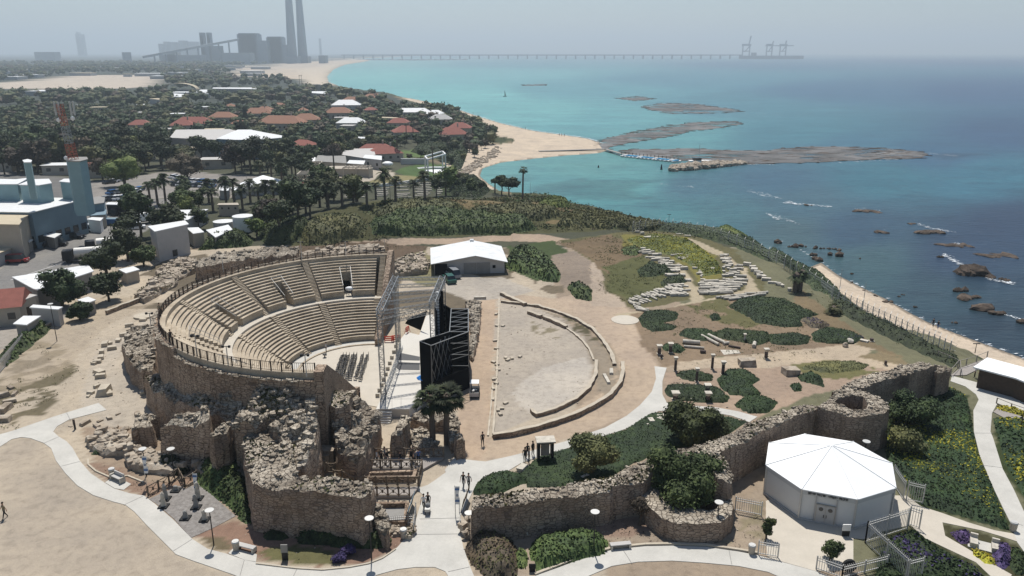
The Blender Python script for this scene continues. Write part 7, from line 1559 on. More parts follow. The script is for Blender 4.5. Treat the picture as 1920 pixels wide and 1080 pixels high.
def bankwall(a,b_,h,label,mat='grey_wall',w_=.8):
    p,q=T(*a),T(*b_);u=empty('retaining_wall',p);tag(u,label,'wall');mb=MB();d=q-p;mb.beam(Vector((0,0,h/2-.5)),d+Vector((0,0,h/2-.5)),w_,h+1);mb.obj('masonry',mat,u);mb=MB();mb.beam(Vector((0,0,h+.08)),d+Vector((0,0,h+.08)),w_+.2,.15);mb.obj('coping','white_roof',u)
bankwall((752,308),(800,308),2.4,'grey retaining wall between the two resort lawns');bankwall((690,352),(800,338),.6,'white kerb wall along the lower lawn of the resort','white_roof',.5)
c=T(760,372);u=empty('stone_terraces',c);tag(u,'stepped pale stone terraces below the resort lawn','terrace')
for k in range(9):
    for (xa,xb) in ((640,690),(700,735),(738,772),(776,810),(812,835)):
        if random.random()<.25: continue
        yy=345+k*3.3;p,q=T(xa+random.uniform(0,8),yy),T(xb-random.uniform(0,10),yy-1);mb=MB();mb.beam(p-c+Vector((0,0,.1)),q-c+Vector((0,0,.1)),.7,.5);mb.obj('terrace_step','marble',u)
rgh=np.random.default_rng(31);nh=0;hp=[]
while nh<26:
    y=290+(700-290)*rgh.random()**1.2;x=rgh.uniform(-.66,-.14)*y
    if sdist(np.array([x]),np.array([y]))[0]<25 or any(math.hypot(x-a,y-b)<20 for a,b in hp): continue
    if any(o.parent is None and o.get('category') in ('house','hall','building') and (o.location.xy-Vector((x,y))).length<22 for o in COL.objects) or any(pip((x,y),[(T(*q).x,T(*q).y) for q in pl]) for pl in ([(165,345),(300,322),(560,350),(440,372),(200,376)],)): continue
    hp.append((x,y));rf=['tile_red','tile_orange','white_roof','grey_wall','tan_roof'][int(rgh.choice(5,p=[.18,.12,.34,.2,.16]))];z=float(zfun(np.array([x]),np.array([y]))[0]);L=float(rgh.uniform(7,13));W_=float(rgh.uniform(6,8));h=float(rgh.uniform(3,4.6));nh += 1
    u=empty('small_house',(x,y,z),float(rgh.uniform(-.6,.6)));tag(u,'%s roofed small house among the trees, %s counted outwards' % ({'tile_red': 'red','tile_orange': 'orange','white_roof': 'white','grey_wall': 'grey','tan_roof': 'tan'}[rf],ORD[min(27,cnt0.get(rf,0))]),'house','small houses among the trees');cnt0[rf]=cnt0.get(rf,0)+1
    mb=MB();mb.box((0,0,-1),(L,W_,h+1));mb.obj('wall','beige_wall',u);mb=MB();a,c,r_,k=L/2+.5,W_/2+.5,W_*.3 if 'tile' in rf else .35,W_*.5
    mb.add([(-a,-c,h),(a,-c,h),(a,c,h),(-a,c,h),(-a+k,0,h+r_),(a-k,0,h+r_)],[(0,1,5,4),(1,2,5),(2,3,4,5),(3,0,4),(3,2,1,0)]);mb.obj('roof',rf,u)
    for x_ in (-L*.25,L*.25): mb=MB();mb.box((x_,-W_/2-.02,h*.4),(1.6,.08,1.3));mb.obj('window','dark_glass',u)
# ================================================================ TREES
EXC=[]
for o in list(COL.objects):
    if o.parent is None and o.get('category') in ('building','house','hall','tent','pergola','terrace','factory','shed','hut','carport','tower','arch','parasol','gate','warehouse','workshop','tank','shelter','car','truck','container','wall') and o.location.y>150:
        r=8 if o.get('category') not in ('hall',) else 22
        if o.get('category') in ('car','truck','tank','parasol','gate','shed','shelter'): r=4
        EXC.append((o.location.x,o.location.y,r))
POLX=[[(-80,600),(0,500),(160,470),(260,440),(330,420),(345,372),(415,372),(560,350),(480,328),(300,322),(165,345),(0,330),(-80,330)],[(560,362),(590,318),(700,312),(735,305),(835,303),(872,325),(835,345),(800,372),(640,378),(620,350)],[(540,302),(545,276),(628,270),(625,282),(592,304)],[(745,296),(750,278),(835,276),(842,294)],[(-60,176),(-60,155),(60,148),(140,138),(300,138),(305,168),(260,176),(130,178)],[(555,168),(540,150),(430,140),(420,124),(560,116),(700,105),(700,170),(625,170)],
        [(815,195),(880,210),(1000,240),(1140,262),(1140,292),(1000,300),(900,345),(868,330),(900,285),(935,262),(915,245),(870,222)],
        [(470,470),(560,430),(640,395),(740,372),(1060,368),(1300,430),(1300,500),(470,500)]]
POLW=[[(T(a,b).x,T(a,b).y) for a,b in pl] for pl in POLX]
def ok_tree(x,y,rad=0):
    for bx,by,r in EXC:
        dep=16 if y>200 else 6
        if abs(x-bx)<r+1+rad*.5 and -dep-r<y-by<r+2: return False
    for pl in POLW:
        if pip((x,y),pl): return False
    return True
rng=np.random.default_rng(99);far_edge=700;cand=[]
xs0=rng.uniform(-420,30,16000);ys0=rng.uniform(170,far_edge,16000);Sd=sdist(xs0,ys0);keep=(Sd>14) & (abs(xs0/ys0)<.72) & (vnoise(xs0,ys0,40,77)>-.30);zt0=zfun(xs0,ys0)
grid={}
for x,y,z,k_,s_ in zip(xs0,ys0,zt0,keep,Sd):
    if not k_: continue
    sp=6.2 if y<420 else 7.5;gk=(int(x//sp),int(y//sp))
    if any((gx_,gy_) in grid and math.hypot(grid[(gx_,gy_)][0]-x,grid[(gx_,gy_)][1]-y)<sp for gx_ in range(gk[0]-1,gk[0]+2) for gy_ in range(gk[1]-1,gk[1]+2)): continue
    if not ok_tree(x,y): continue
    grid[gk]=(x,y);cand.append((y+abs(x)*.2,x,y,z,s_))
cand.sort();print('tree candidates',len(cand))
KINDS=[('pine_tree','leaf_dark','dark green'),('broadleaf_tree','leaf_mid','mid green'),('olive_tree','leaf_olive','olive green'),('bare_tree','leaf_brown','brownish half bare'),('acacia_tree','leaf_yellow','yellow green')]
protos=[]
for i,(nm,mt,lb) in enumerate(KINDS):
    for v_ in range(2): t_=make_tree(nm,'tmp','tree',(0,0,-200),4.2,7.5 if i else 9.0,mt,1100,.33,200+i*10+v_,9,.22 if i else .35,flat=1.0 if i else .8);protos.append(t_)
used=set();ZN=[(-1e9,-170,'at the wood far left'),(-170,-110,'in the wood left part'),(-110,-60,'in the wood middle'),(-60,-20,'in the wood right part'),(-20,1e9,'on the beach side bank')]
near_t=cand[:225];far_t=cand[225:];TG='trees in the wood behind the theatre'
cnt={}
for j,(_,x,y,z,s_) in enumerate(near_t):
    kd=int(rng.choice(5,p=[.42,.22,.17,.13,.06]));v_=int(rng.integers(2));pr=protos[kd*2+v_];sc_=float(rng.uniform(.7,1.25))*(.6 if s_<30 or (x>-70 and y>300) else (1.4 if x<-100 else 1));zn=[z_[2] for z_ in ZN if z_[0] <= x<z_[1]][0];sz='small' if sc_<.8 else ('large' if sc_>1.1 else 'medium');rowd='near' if y<235 else ('middle' if y<300 else ('far' if y<340 else 'farthest'));lb='%s %s tree %s, %s rows' % (sz,KINDS[kd][2],zn,rowd);cnt[lb]=cnt.get(lb,0)+1;lb += ', '+ORD[min(27,cnt[lb]-1)]+' from the front' if True else ''
    loc_=(x,y,z);s3=(sc_,sc_,sc_*float(rng.uniform(.85,1.2)))
    if (kd,v_) not in used: used.add((kd,v_));pr.location=loc_;pr.scale=s3;pr['label']=lb;pr['group']=TG
    else: copy_tree(pr,loc_,float(rng.uniform(0,6.28)),lb,TG,s3)
for kd in range(5):
    for v_ in range(2):
        if (kd,v_) not in used:
            r_=protos[kd*2+v_]
            for ch in list(r_.children): bpy.data.objects.remove(ch)
            bpy.data.objects.remove(r_)
# special trees
for i,(px,py,R_,h,mt,nm,lb) in enumerate([(235,350,9,11,'leaf_yellow','acacia_tree','big yellow green tree above the car park'),(352,338,7.5,10,'leaf_brown','bare_tree','big reddish brown tree at the edge of the car park'),(340,395,4.0,6,'leaf_mid','broadleaf_tree','round green tree behind the white shed roofs'),(238,370,3.0,4.2,'leaf_mid','broadleaf_tree','round bush like tree between the parked cars'),
    (240,490,4.6,7.5,'leaf_dark','ficus_tree','dark tree in front of the two storey shed'),(200,520,4.8,7.2,'leaf_dark','ficus_tree','dark tree over the warehouse roof, the middle one'),(118,575,4.6,6.6,'leaf_dark','ficus_tree','dark tree in front of the long warehouse roof'),(205,565,3.2,5.4,'leaf_dark','ficus_tree','dark tree at the edge of the dirt lot'),(270,500,3.0,4.4,'leaf_mid','ficus_tree','green tree beside the rubble terrace'),(150,600,2.2,3,'leaf_dark','ficus_tree','low dark tree right of the white box hut'),
    (455,262,4.5,13,'leaf_dark','broadleaf_tree','dark tree growing in front of the white folded roof'),(461,232,2.6,13,'leaf_dark','cypress_tree','tall narrow cypress beside the orange roofs'),(100,300,9,12,'leaf_brown','bare_tree','wide brown tree left of the antenna mast'),(500,420,3.5,5,'leaf_mid','broadleaf_tree','green tree right of the round tanks')]):
    make_tree(nm,lb,'tree',T(px,py),R_,h,mt,2600 if py>330 else 1600,.26,300+i,11,.15)
pal=[(296,384,6.5),(311,382,7.5),(282,378,5),(345,372,6),(392,380,6),(425,388,7.5),(440,382,6.5),(486,386,5.5),(500,392,7),(515,388,6.5),(528,394,6.5),(545,386,7),(560,392,6.5),(577,384,6),(600,388,7),(616,390,6),(642,386,5.5),(670,378,6.5),(688,384,5),(722,378,7.5),(742,376,5.5),(776,372,5),(797,378,7),(470,380,6),(530,360,8),(490,350,7.5),(455,392,6),(400,396,5.5),(548,370,6),(590,372,7),(655,372,6),(705,374,4.5),(585,350,7),(510,342,7),(548,330,7),(565,325,7)]
dp=make_palm('date_palm','tmp',(0,0,-90),6.0,3.1,60,False,40,'leaf_palm',.32);dp2=make_palm('date_palm','tmp',(0,0,-90),6.0,2.9,61,False,36,'leaf_palm',.34)
for i,(a,b,h) in enumerate(sorted(pal)):
    pr=(dp,dp2)[i % 2];s3=(1.0,1.0,h/6.0);lb='date palm in the row before the resort, %s from the left' % (ORD+['twenty-ninth','thirtieth','thirty-first','thirty-second','thirty-third','thirty-fourth','thirty-fifth','thirty-sixth'])[i];gp_='date palms in front of the resort'
    if i<2: pr.location=T(a,b);pr.scale=s3;pr['label']=lb;pr['group']=gp_
    else: copy_tree(pr,T(a,b),i*1.3,lb,gp_,s3)
for i,(a,b,h,lb) in enumerate([(629,352,16,'very tall thin palm rising over the plaza'),(813,338,13,'tall thin palm beside the white frame gate'),(745,300,11,'tall palm beside the terrace lawn'),(806,262,12,'thick tall palm in front of the grey roof'),(692,190,11,'tall palm on the skyline of the point, the left one'),(704,190,11,'tall palm on the skyline of the point, the right one'),(682,192,10,'tall palm on the skyline of the point, the leftmost one'),(762,264,9,'palm over the left villa, first of two'),(775,262,9,'palm over the left villa, second of two'),(562,160,14,'pair like tall palm before the far beach, left'),(566,160,14,'pair like tall palm before the far beach, right')]): make_palm('tall_palm',lb,T(a,b),h,1.7,70+i,True,26,'leaf_dark',.26,'tall thin palms')
# the rest of the wood as one mass
def far_wood(name,pts,lb_sizes,mats,seed,nleaf,kinds):
    rg=np.random.default_rng(seed)
    for mi,mt in enumerate(mats):
        Vs,Fs,n0=[],[],0;ico=ICO[1];iv=np.array([list(v) for v in ico[0]]);it=np.array(ico[1])
        for (x,y,z,R_,k_) in pts:
            if k_ != mi: continue
            nl=nleaf;lob=[(rg.uniform(-.5,.5)*R_,rg.uniform(-.5,.5)*R_,R_*(.55+.5*rg.random()),R_*rg.uniform(.38,.6)) for _ in range(3)]
            for lx,ly,lz,lr in lob:
                v=iv*np.array([lr,lr,lr*.8])*(1+rg.uniform(-.22,.22,(len(iv),1)))+np.array([x+lx,y+ly,z+lz]);Vs.append(v);Fs.append(np.concatenate([it,it[:,2:3]],1)+n0);n0 += len(v)
                d=rg.normal(size=(nl,3));d /= np.linalg.norm(d,axis=1)[:,None];C=np.array([x+lx,y+ly,z+lz])+d*lr*rg.uniform(.85,1.2,(nl,1));nm=d+rg.normal(size=(nl,3))*.5;nm /= np.linalg.norm(nm,axis=1)[:,None];v,f=quads_mesh(C,nm,R_*.13*rg.uniform(.6,1.4,nl),rg);Vs.append(v);Fs.append(f+n0);n0 += len(v)
        if not Vs: continue
        V=np.concatenate(Vs);Fq=np.concatenate(Fs);faces=[tuple(f) if f[3] != f[2] else tuple(f[:3]) for f in Fq.tolist()];me=bpy.data.meshes.new(name);me.from_pydata(V.tolist(),[],faces);me.materials.append(M[mt]);o=bpy.data.objects.new(name,me);COL.objects.link(o);o['kind']='stuff'
MTS=['leaf_dark','leaf_mid','leaf_olive','leaf_brown']
far_pts=[(x,y,z,float(rng.uniform(3.0,5.4)),int(rng.choice(4,p=[.45,.2,.2,.15]))) for _,x,y,z,s_ in far_t]
far_wood('woodland',far_pts,None,MTS,5,16,None)
xs1=rng.uniform(-2200,100,9000);ys1=far_edge*(3600/far_edge)**rng.random(9000);S1=sdist(xs1,ys1);vn=vnoise(xs1,ys1,110,55);k1=(S1>60) & (abs(xs1/ys1)<.72) & (vn>-.12);z1=zfun(xs1,ys1);fp2=[]
for x,y,z,k_ in zip(xs1,ys1,z1,k1):
    if k_ and not any(pip((x,y),pl) for pl in POLW[4:6]): fp2.append((x,y,z-1,float(rng.uniform(4,7.5))*(1+y/5000),int(rng.choice(4,p=[.4,.2,.25,.15]))))
print('far clumps',len(fp2));far_wood('distant_woodland',fp2[:3000],None,MTS,6,5,None)
# distant settlement: small pale roofs in the haze
for i in range(70):
    x,y=rng.uniform(-1500,0),rng.uniform(800,2900)
    if sdist(np.array([x]),np.array([y]))[0]<120 or abs(x/y)>.7: continue
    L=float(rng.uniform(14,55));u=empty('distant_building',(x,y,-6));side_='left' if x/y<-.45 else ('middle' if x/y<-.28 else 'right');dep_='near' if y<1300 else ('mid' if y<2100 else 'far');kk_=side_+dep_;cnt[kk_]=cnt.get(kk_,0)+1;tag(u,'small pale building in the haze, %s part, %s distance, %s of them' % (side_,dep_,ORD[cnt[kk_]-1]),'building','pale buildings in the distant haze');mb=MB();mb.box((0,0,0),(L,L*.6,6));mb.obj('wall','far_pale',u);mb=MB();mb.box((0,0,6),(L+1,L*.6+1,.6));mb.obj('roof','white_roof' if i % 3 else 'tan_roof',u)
# low scrub and stones over the open ground
def scatter(name,polys,dens,size,mat,seed,thr=None,zoff=0.0,stone=False,warp=0):
    rg=np.random.default_rng(seed);Cs=[]
    for pl in polys:
        w_=[T(*p) for p in pl];X0,X1,Y0,Y1=min(p.x for p in w_),max(p.x for p in w_),min(p.y for p in w_),max(p.y for p in w_);n=int((X1-X0)*(Y1-Y0)*dens);x=rg.uniform(X0,X1,n);y=rg.uniform(Y0,Y1,n);k=in_poly(x,y,[(p.x,p.y) for p in w_])
        if thr is not None: k &= vnoise(x,y,thr[0],seed+7)>thr[1]
        x,y=x[k],y[k];Cs.append(np.stack([x,y,zfun(x,y)+zoff],1))
    C=np.concatenate(Cs)
    if stone:
        mb=MB();rr_=random.Random(seed)
        for c in C: s_=size*rr_.uniform(.5,1.6)*(1 if rr_.random()<.9 else 2);mb.box((c[0],c[1],c[2]-.03),(s_,s_*.7,s_*.5),rr_.uniform(0,3),.75,s_*.12)
        o=mb.obj(name,mat)
    else:
        C3=np.repeat(C,6,0)+rg.normal(size=(len(C)*6,3))*np.array([size,size,size*.35]);C3[:,2] += size*.5;nm=rg.normal(size=C3.shape);nm[:,2]=abs(nm[:,2])+.2;nm /= np.linalg.norm(nm,axis=1)[:,None];V,Fq=quads_mesh(C3,nm,size*.42*rg.uniform(.5,1.4,len(C3)),rg);o=np_obj(name,V,Fq,mat)
    o['kind']='stuff'
HILL=[(480,470),(560,430),(700,385),(900,374),(1050,374),(1200,412),(1340,440),(1300,446),(1150,430),(1000,437),(880,436),(700,455),(600,466)]
scatter('low_scrub',[HILL],.55,.45,'leaf_olive',1,(6,-.06));scatter('low_scrub',[HILL],.35,.55,'leaf_mid',2,(9,.0));scatter('low_scrub',[HILL],.25,.4,'leaf_brown',8,(7,.02))
scatter('low_scrub',[[(1130,500),(1150,450),(1210,480),(1260,520),(1190,570),(1120,545)],[(1040,455),(1180,436),(1210,470),(1150,500),(1080,480)]],1.4,.2,'leaf_olive',3,(4,-.05))
scatter('low_scrub',[[(1500,500),(1800,680),(1780,695),(1480,540)],[(1290,575),(1440,560),(1600,650),(1500,668),(1240,690),(1200,610)]],1.2,.16,'leaf_olive',4,(3,.0))
scatter('low_scrub',[[(0,700),(60,640),(150,690),(110,740),(40,800),(0,815)],[(735,490),(800,470),(850,500),(800,520),(740,520)],[(440,500),(560,462),(800,458),(800,470),(560,478)],[(170,520),(290,480),(340,500),(270,560),(180,560)]],1.3,.17,'leaf_olive',5,(3,.0))
scatter('dry_weeds',[[(340,1000),(740,1000),(745,1030),(640,1060),(480,1050),(400,1030)],[(1340,960),(1440,940),(1436,1030),(1200,1020),(990,1010),(1000,985)],[(165,870),(370,880),(300,930),(210,905)]],2.5,.1,'leaf_brown',6,(2,.02))
scatter('pebbles',[[(130,600),(300,560),(290,720),(340,800),(460,900),(200,900),(100,760)],[(925,820),(1120,750),(1160,690),(1040,580),(935,562)],[(340,1000),(740,1000),(745,1030),(480,1050)],[(690,760),(870,760),(860,850),(690,850)],[(880,985),(1430,960),(1436,1030),(1000,1060)],[(1240,600),(1600,640),(1640,720),(1430,780),(1250,750)],[(1030,480),(1100,480),(1115,545),(1060,550)]],.9,.09,'rock',7,(5,-.15),stone=True)
# ================================================================ REEFS, ROCKS, SURF
def reef(pts,label,z=SEA+.12,cracks=40,seed=1):
    w_=px_poly(pts,SEA);pp=resample(w_,6);pp=[Vector((p.x+vnoise(np.array([p.x]),np.array([p.y]),12,seed)[0]*9,p.y+vnoise(np.array([p.x]),np.array([p.y]),14,seed+1)[0]*14)) for p in pp];c=Vector((pp[0].x,pp[0].y,SEA));mb=MB();mb.prism([(p.x-c.x,p.y-c.y) for p in pp],-1,z-SEA);o=mb.obj('reef','reef_rock',None,loc=c);tag(o,label,'reef')
    rr=random.Random(seed);mb=MB();k=0;X0,X1,Y0,Y1=min(p.x for p in pp),max(p.x for p in pp),min(p.y for p in pp),max(p.y for p in pp);pl=[(p.x,p.y) for p in pp]
    while k<cracks:
        x,y=rr.uniform(X0,X1),rr.uniform(Y0,Y1);k += .2
        if not pip((x,y),pl): continue
        k += 1;L=rr.uniform(3,14);mb.blob((x-c.x,y-c.y,z-SEA),(L*.5,rr.uniform(.4,1.6),.12),1,.3,rr.uniform(-.3,.3))
    for i in range(0,len(pp),2): p=pp[i];mb.blob((p.x-c.x,p.y-c.y,z-SEA-.05),(rr.uniform(1,5),rr.uniform(.5,1.8),.35),1,.3,rr.uniform(-.4,.4))
    q=mb.obj('dark_edge','dark_rock',o);q['kind']='stuff';return o
reef([(1108,275),(1130,263),(1200,244),(1290,231),(1372,227),(1393,232),(1368,238),(1300,246),(1240,258),(1180,268),(1130,282)],'upper flat reef tongue reaching out from the sandy beach',seed=3,cracks=50)
reef([(1140,285),(1200,281),(1290,280),(1400,282),(1480,278),(1560,275),(1650,278),(1715,283),(1742,289),(1700,297),(1600,303),(1500,306),(1400,307),(1330,306),(1270,301),(1200,293)],'largest flat grey reef platform extending to the right',seed=4,cracks=110)
reef([(1205,200),(1240,193),(1300,195),(1380,206),(1392,210),(1330,213),(1260,213),(1225,207)],'broken reef patch beyond the upper reef tongue',seed=5,cracks=50);reef([(1155,184),(1200,181),(1232,186),(1190,189)],'small dark reef patch farthest out',seed=6,cracks=10);reef([(980,159),(1022,158),(1024,160.5),(982,161)],'thin dark reef line in the turquoise bay',seed=7,cracks=6)
def rock(px,py,rx,ry,h,label,group=None,seed=0):
    b=P3(px,py,SEA);random.seed(int(px*7+py));mb=MB();n=max(3,int(rx*1.2))
    for k in range(n): s_=random.uniform(.35,.75);mb.blob((random.uniform(-.6,.6)*rx,random.uniform(-.5,.5)*ry,random.uniform(-.1,.2)*h),(rx*s_*.8,ry*s_*.9,h*s_*1.3),2 if rx>3 else 1,.2,random.uniform(0,3))
    o=mb.obj('sea_rock','dark_rock',None,loc=b);tag(o,label,'rock',group)
for a in [(1820,512,5,3,2.2,'largest dark brown sea rock off the right shore'),(1862,520,4,1.6,.8,'flat rock trailing right of the largest rock'),(1884,526,2,1.2,.8,'small dark rock at the end of the trailing line'),(1797,546,2.6,2,1.6,'brown rock below the largest rock'),(1822,560,3.5,2,.8,'flat brown rock in the middle of the lower line'),(1850,580,4,2,1.0,'brown rock near the lower end of the line'),(1872,590,2.5,1.5,.9,'last brown rock of the lower line'),(1917,605,2.5,2,1.4,'dark rock at the right edge of the picture'),
          (1743,436,5,2.5,.9,'low rock with foam on its seaward side'),(1654,436,3.5,1.6,.5,'small flat rock left of the foamy one'),(1622,397,6,2.4,.5,'ring shaped low rock with white surf'),(1518,385,3,1.2,.6,'tiny rock in the surf line'),(1706,420,3,1.2,.4,'faint low rock right of the ring shaped rock'),(1790,460,6,2,.35,'reddish submerged rock bank'),(1870,480,7,2,.35,'reddish submerged bank near the right edge'),(1763,483,1.2,.8,.6,'small black rock above the largest rock')]: rock(*a)
for i,(a,b,s_) in enumerate([(1464,456,2.4),(1484,463,1.6),(1496,461,1.5),(1507,462,1.9),(1532,466,1.4),(1549,467,1.5),(1562,467,1),(1575,470,1.2),(1564,479,2.2),(1610,485,.7),(1597,514,1),(1526,478,2),(1540,488,2.4),(1598,530,.7),(1666,566,1.6),(1640,555,.8),(1686,556,.7),(1693,553,.5),(1620,545,.6),(1715,576,.7),(1790,606,.8)]): rock(a,b,s_,s_*.7,s_*.5,'dark shore rock in the shallows, %s of the scatter' % ORD[i],'dark rocks scattered in the shallows')
b=P3(1325,318,SEA);u=empty('breakwater',b);tag(u,'heaped boulder breakwater at the tip of the jetty','breakwater');mb=MB();random.seed(11)
for k in range(420): t_=random.random();p=P3(1258+140*t_,319-12*t_+random.uniform(-4.5,4)*(1-abs(t_-.35)*1.1),SEA);s_=random.uniform(.8,2.0);mb.blob((p.x-b.x,p.y-b.y,random.uniform(0,1.8)*(1-abs(t_-.4))),(s_,s_*.8,s_*.7),1,.25,random.uniform(0,3))
o=mb.obj('boulders','rock',u);o['kind']='stuff'
b=P3(880,310,SEA);u=empty('boulder_bank',b);tag(u,'bank of pale boulders between the beach track and the bay','boulders');mb=MB()
for k in range(260): t_=random.random();p=T(862+75*t_+random.uniform(-6,6),330-50*t_+random.uniform(-7,7));s_=random.uniform(.4,1.1);mb.blob((p.x-b.x,p.y-b.y,p.z-b.z+s_*.2),(s_,s_*.8,s_*.6),1,.25,random.uniform(0,3))
o=mb.obj('boulders','rock',u);o['kind']='stuff'
# jetty with posts and covered boats
jt=[P3(1010,287,SEA),P3(1135,283,SEA),P3(1165,292,SEA),P3(1270,303,SEA)];u=empty('jetty',jt[0]);tag(u,'thin low jetty running from the beach to the breakwater','jetty');mb=MB()
for p,q in zip(jt[:-1],jt[1:]): mb.beam(p-jt[0]+Vector((0,0,1.0)),q-jt[0]+Vector((0,0,1.0)),2.2,.35)
mb.obj('deck','concrete_dark',u)
for k in range(16): p=jt[2].lerp(jt[3],k/15)-jt[0];mb=MB();mb.cyl(p+Vector((0,-1,-1)),p+Vector((0,-1,2.2)),.16,n=6);mb.obj('post','dark_wood',u)
for i in range(14):
    p=jt[2].lerp(jt[3],.05+.9*i/13)+Vector((0,-3.5,0));u=empty('moored_boat',p,.3+.1*(i % 3));tag(u,'%s boat moored along the jetty, %s from the beach' % ('blue covered' if i % 4 else 'white',ORD[i]),'boat','boats moored along the jetty');mb=MB();vs=[(-2.4,-.8,.7),(2.0,-.8,.7),(3.2,0,.9),(2.0,.8,.7),(-2.4,.8,.7),(-2.1,-.5,-.1),(1.8,-.5,-.1),(2.6,0,0),(1.8,.5,-.1),(-2.1,.5,-.1)];mb.add(vs,[(0,1,6,5),(1,2,7,6),(2,3,8,7),(3,4,9,8),(4,0,5,9),(4,3,2,1,0),(5,6,7,8,9)]);mb.obj('hull','white_paint',u);mb=MB();mb.blob((0,0,.8),(2.1,.75,.55),1,.1);mb.obj('cover','teal_canvas' if i % 4 else 'white_paint',u)
p=P3(1310,306,SEA);u=empty('moored_boat',p,.1);tag(u,'larger white boat lying behind the boulder breakwater','boat');mb=MB();mb.prism([(-5,-1.5),(4,-1.5),(6.5,0),(4,1.5),(-5,1.5)],0,1.4);mb.obj('hull','white_paint',u);mb=MB();mb.box((-1,0,1.4),(4,2,1.3));mb.obj('cabin','dark_glass',u);mb=MB();mb.cyl((0,0,1.4),(0,0,9),.1,n=6);mb.obj('mast','galv',u)
for i,(a,b) in enumerate([(1240,318),(1122,314),(1284,232)]): p=P3(a,b,SEA);mb=MB();mb.cyl((0,0,-.5),(0,0,2.4 if i == 0 else 1.0),.6,.2,8);o=mb.obj('buoy','rubber',None,loc=p);tag(o,['dark tall buoy left of the breakwater','small dark buoy in the middle of the bay','small dark marker on the upper reef'][i],'buoy')
p=P3(946,181,SEA);u=empty('sailing_board',p);tag(u,'lone dark sail on the turquoise bay','sailboat');mb=MB();mb.prism([(-2,-.5),(2,-.5),(3,0),(2,.5),(-2,.5)],0,.5);mb.obj('hull','rubber',u);mb=MB();mb.add([(0,0,.5),(1.8,.1,1.0),(.1,0,8),(0,.12,.5),(1.8,.22,1.0),(.1,.12,8)],[(0,1,2),(5,4,3),(0,3,4,1),(1,4,5,2),(2,5,3,0)]);mb.obj('sail','concrete_dark',u)
# foam
s=NT('foam');v=s.pos();s.l(s.ramp(s.noise(s.pos((.8,1.6,1)),1.4,5,.7),[(.44,0.0),(.56,1.0)]),s.b.inputs['Alpha']);M['foam']=s.fin((.72,.75,.76),.8,.2);rg=np.random.default_rng(4);Cf,Sf=[],[]
for (x0,y0,x1,y1,w_,n,sz) in [(1400,358,1445,366,2.2,60,.6),(1425,366,1465,372,1.2,50,.6),(1452,405,1498,420,2.4,70,.55),(1440,402,1460,412,1.5,60,.7),(1470,380,1560,388,1.6,120,.8),(1605,392,1650,398,2.6,70,.6),(1735,426,1792,436,1.4,70,.6),(1720,420,1740,426,1.5,30,.6),(1770,478,1800,495,2.5,110,.6),(1795,495,1850,510,2.5,90,.5),(1850,522,1900,532,2.0,120,.6),(1790,455,1802,462,2.5,60,.5),(1870,585,1915,600,1.6,90,.4),(1240,345,1300,352,1.5,14,.8),(1390,308,1450,309,.8,40,1.0),(1560,306,1700,298,1.0,60,1.1),(1742,288,1800,293,.7,24,1.0),(1390,211,1470,216,.6,24,1.3),(1340,313,1395,309,1.5,70,.8),(1475,378,1500,384,1.5,40,.8),(1600,245,1900,340,50,40,.5),(1500,330,1900,480,70,40,.3),(640,120,616,146,1.0,120,6),(616,146,622,158,1.0,60,4),(890,212,920,214,1.0,20,2),(1200,205,1400,212,4,40,1.6),(1150,186,1240,188,2,20,2)]:
    for k in range(n): t_=rg.random();q=P(x0+(x1-x0)*t_+rg.normal()*w_,y0+(y1-y0)*t_+rg.normal()*w_*.55,SEA);Cf.append((q[0],q[1],SEA+.10+.02*rg.random()));Sf.append(sz*.62*rg.uniform(.3,1.0))
for a,b in zip(COAST_PX[:12],COAST_PX[1:13]):
    for k in range(7): t_=rg.random();q=P(a[0]+(b[0]-a[0])*t_,a[1]+(b[1]-a[1])*t_-rg.random()*2.5,SEA);Cf.append((q[0],q[1],SEA+.11));Sf.append(rg.uniform(.1,.5))
for a,b in zip(COAST_PX[28:36],COAST_PX[29:37]):
    for k in range(50): t_=rg.random();q=P(a[0]+(b[0]-a[0])*t_,a[1]+(b[1]-a[1])*t_-rg.random()*.9,SEA);Cf.append((q[0],q[1],SEA+.11));Sf.append(rg.uniform(.3,1.2))
Cf=np.array(Cf);Sf=np.array(Sf);n=len(Cf);V=np.zeros((n,4,3));ang=rg.normal(size=n)*.25
for j,(dx,dy) in enumerate([(-1.6,-.3),(.3,-.5),(1.7,.2),(-.2,.5)]): V[:,j,0]=Cf[:,0]+(dx*np.cos(ang)-dy*np.sin(ang))*Sf;V[:,j,1]=Cf[:,1]+(dx*np.sin(ang)+dy*np.cos(ang))*Sf;V[:,j,2]=Cf[:,2]+np.arange(n)*2e-6
o=np_obj('surf_foam',V.reshape(-1,3),np.arange(4*n).reshape(-1,4),'foam');o['kind']='stuff'
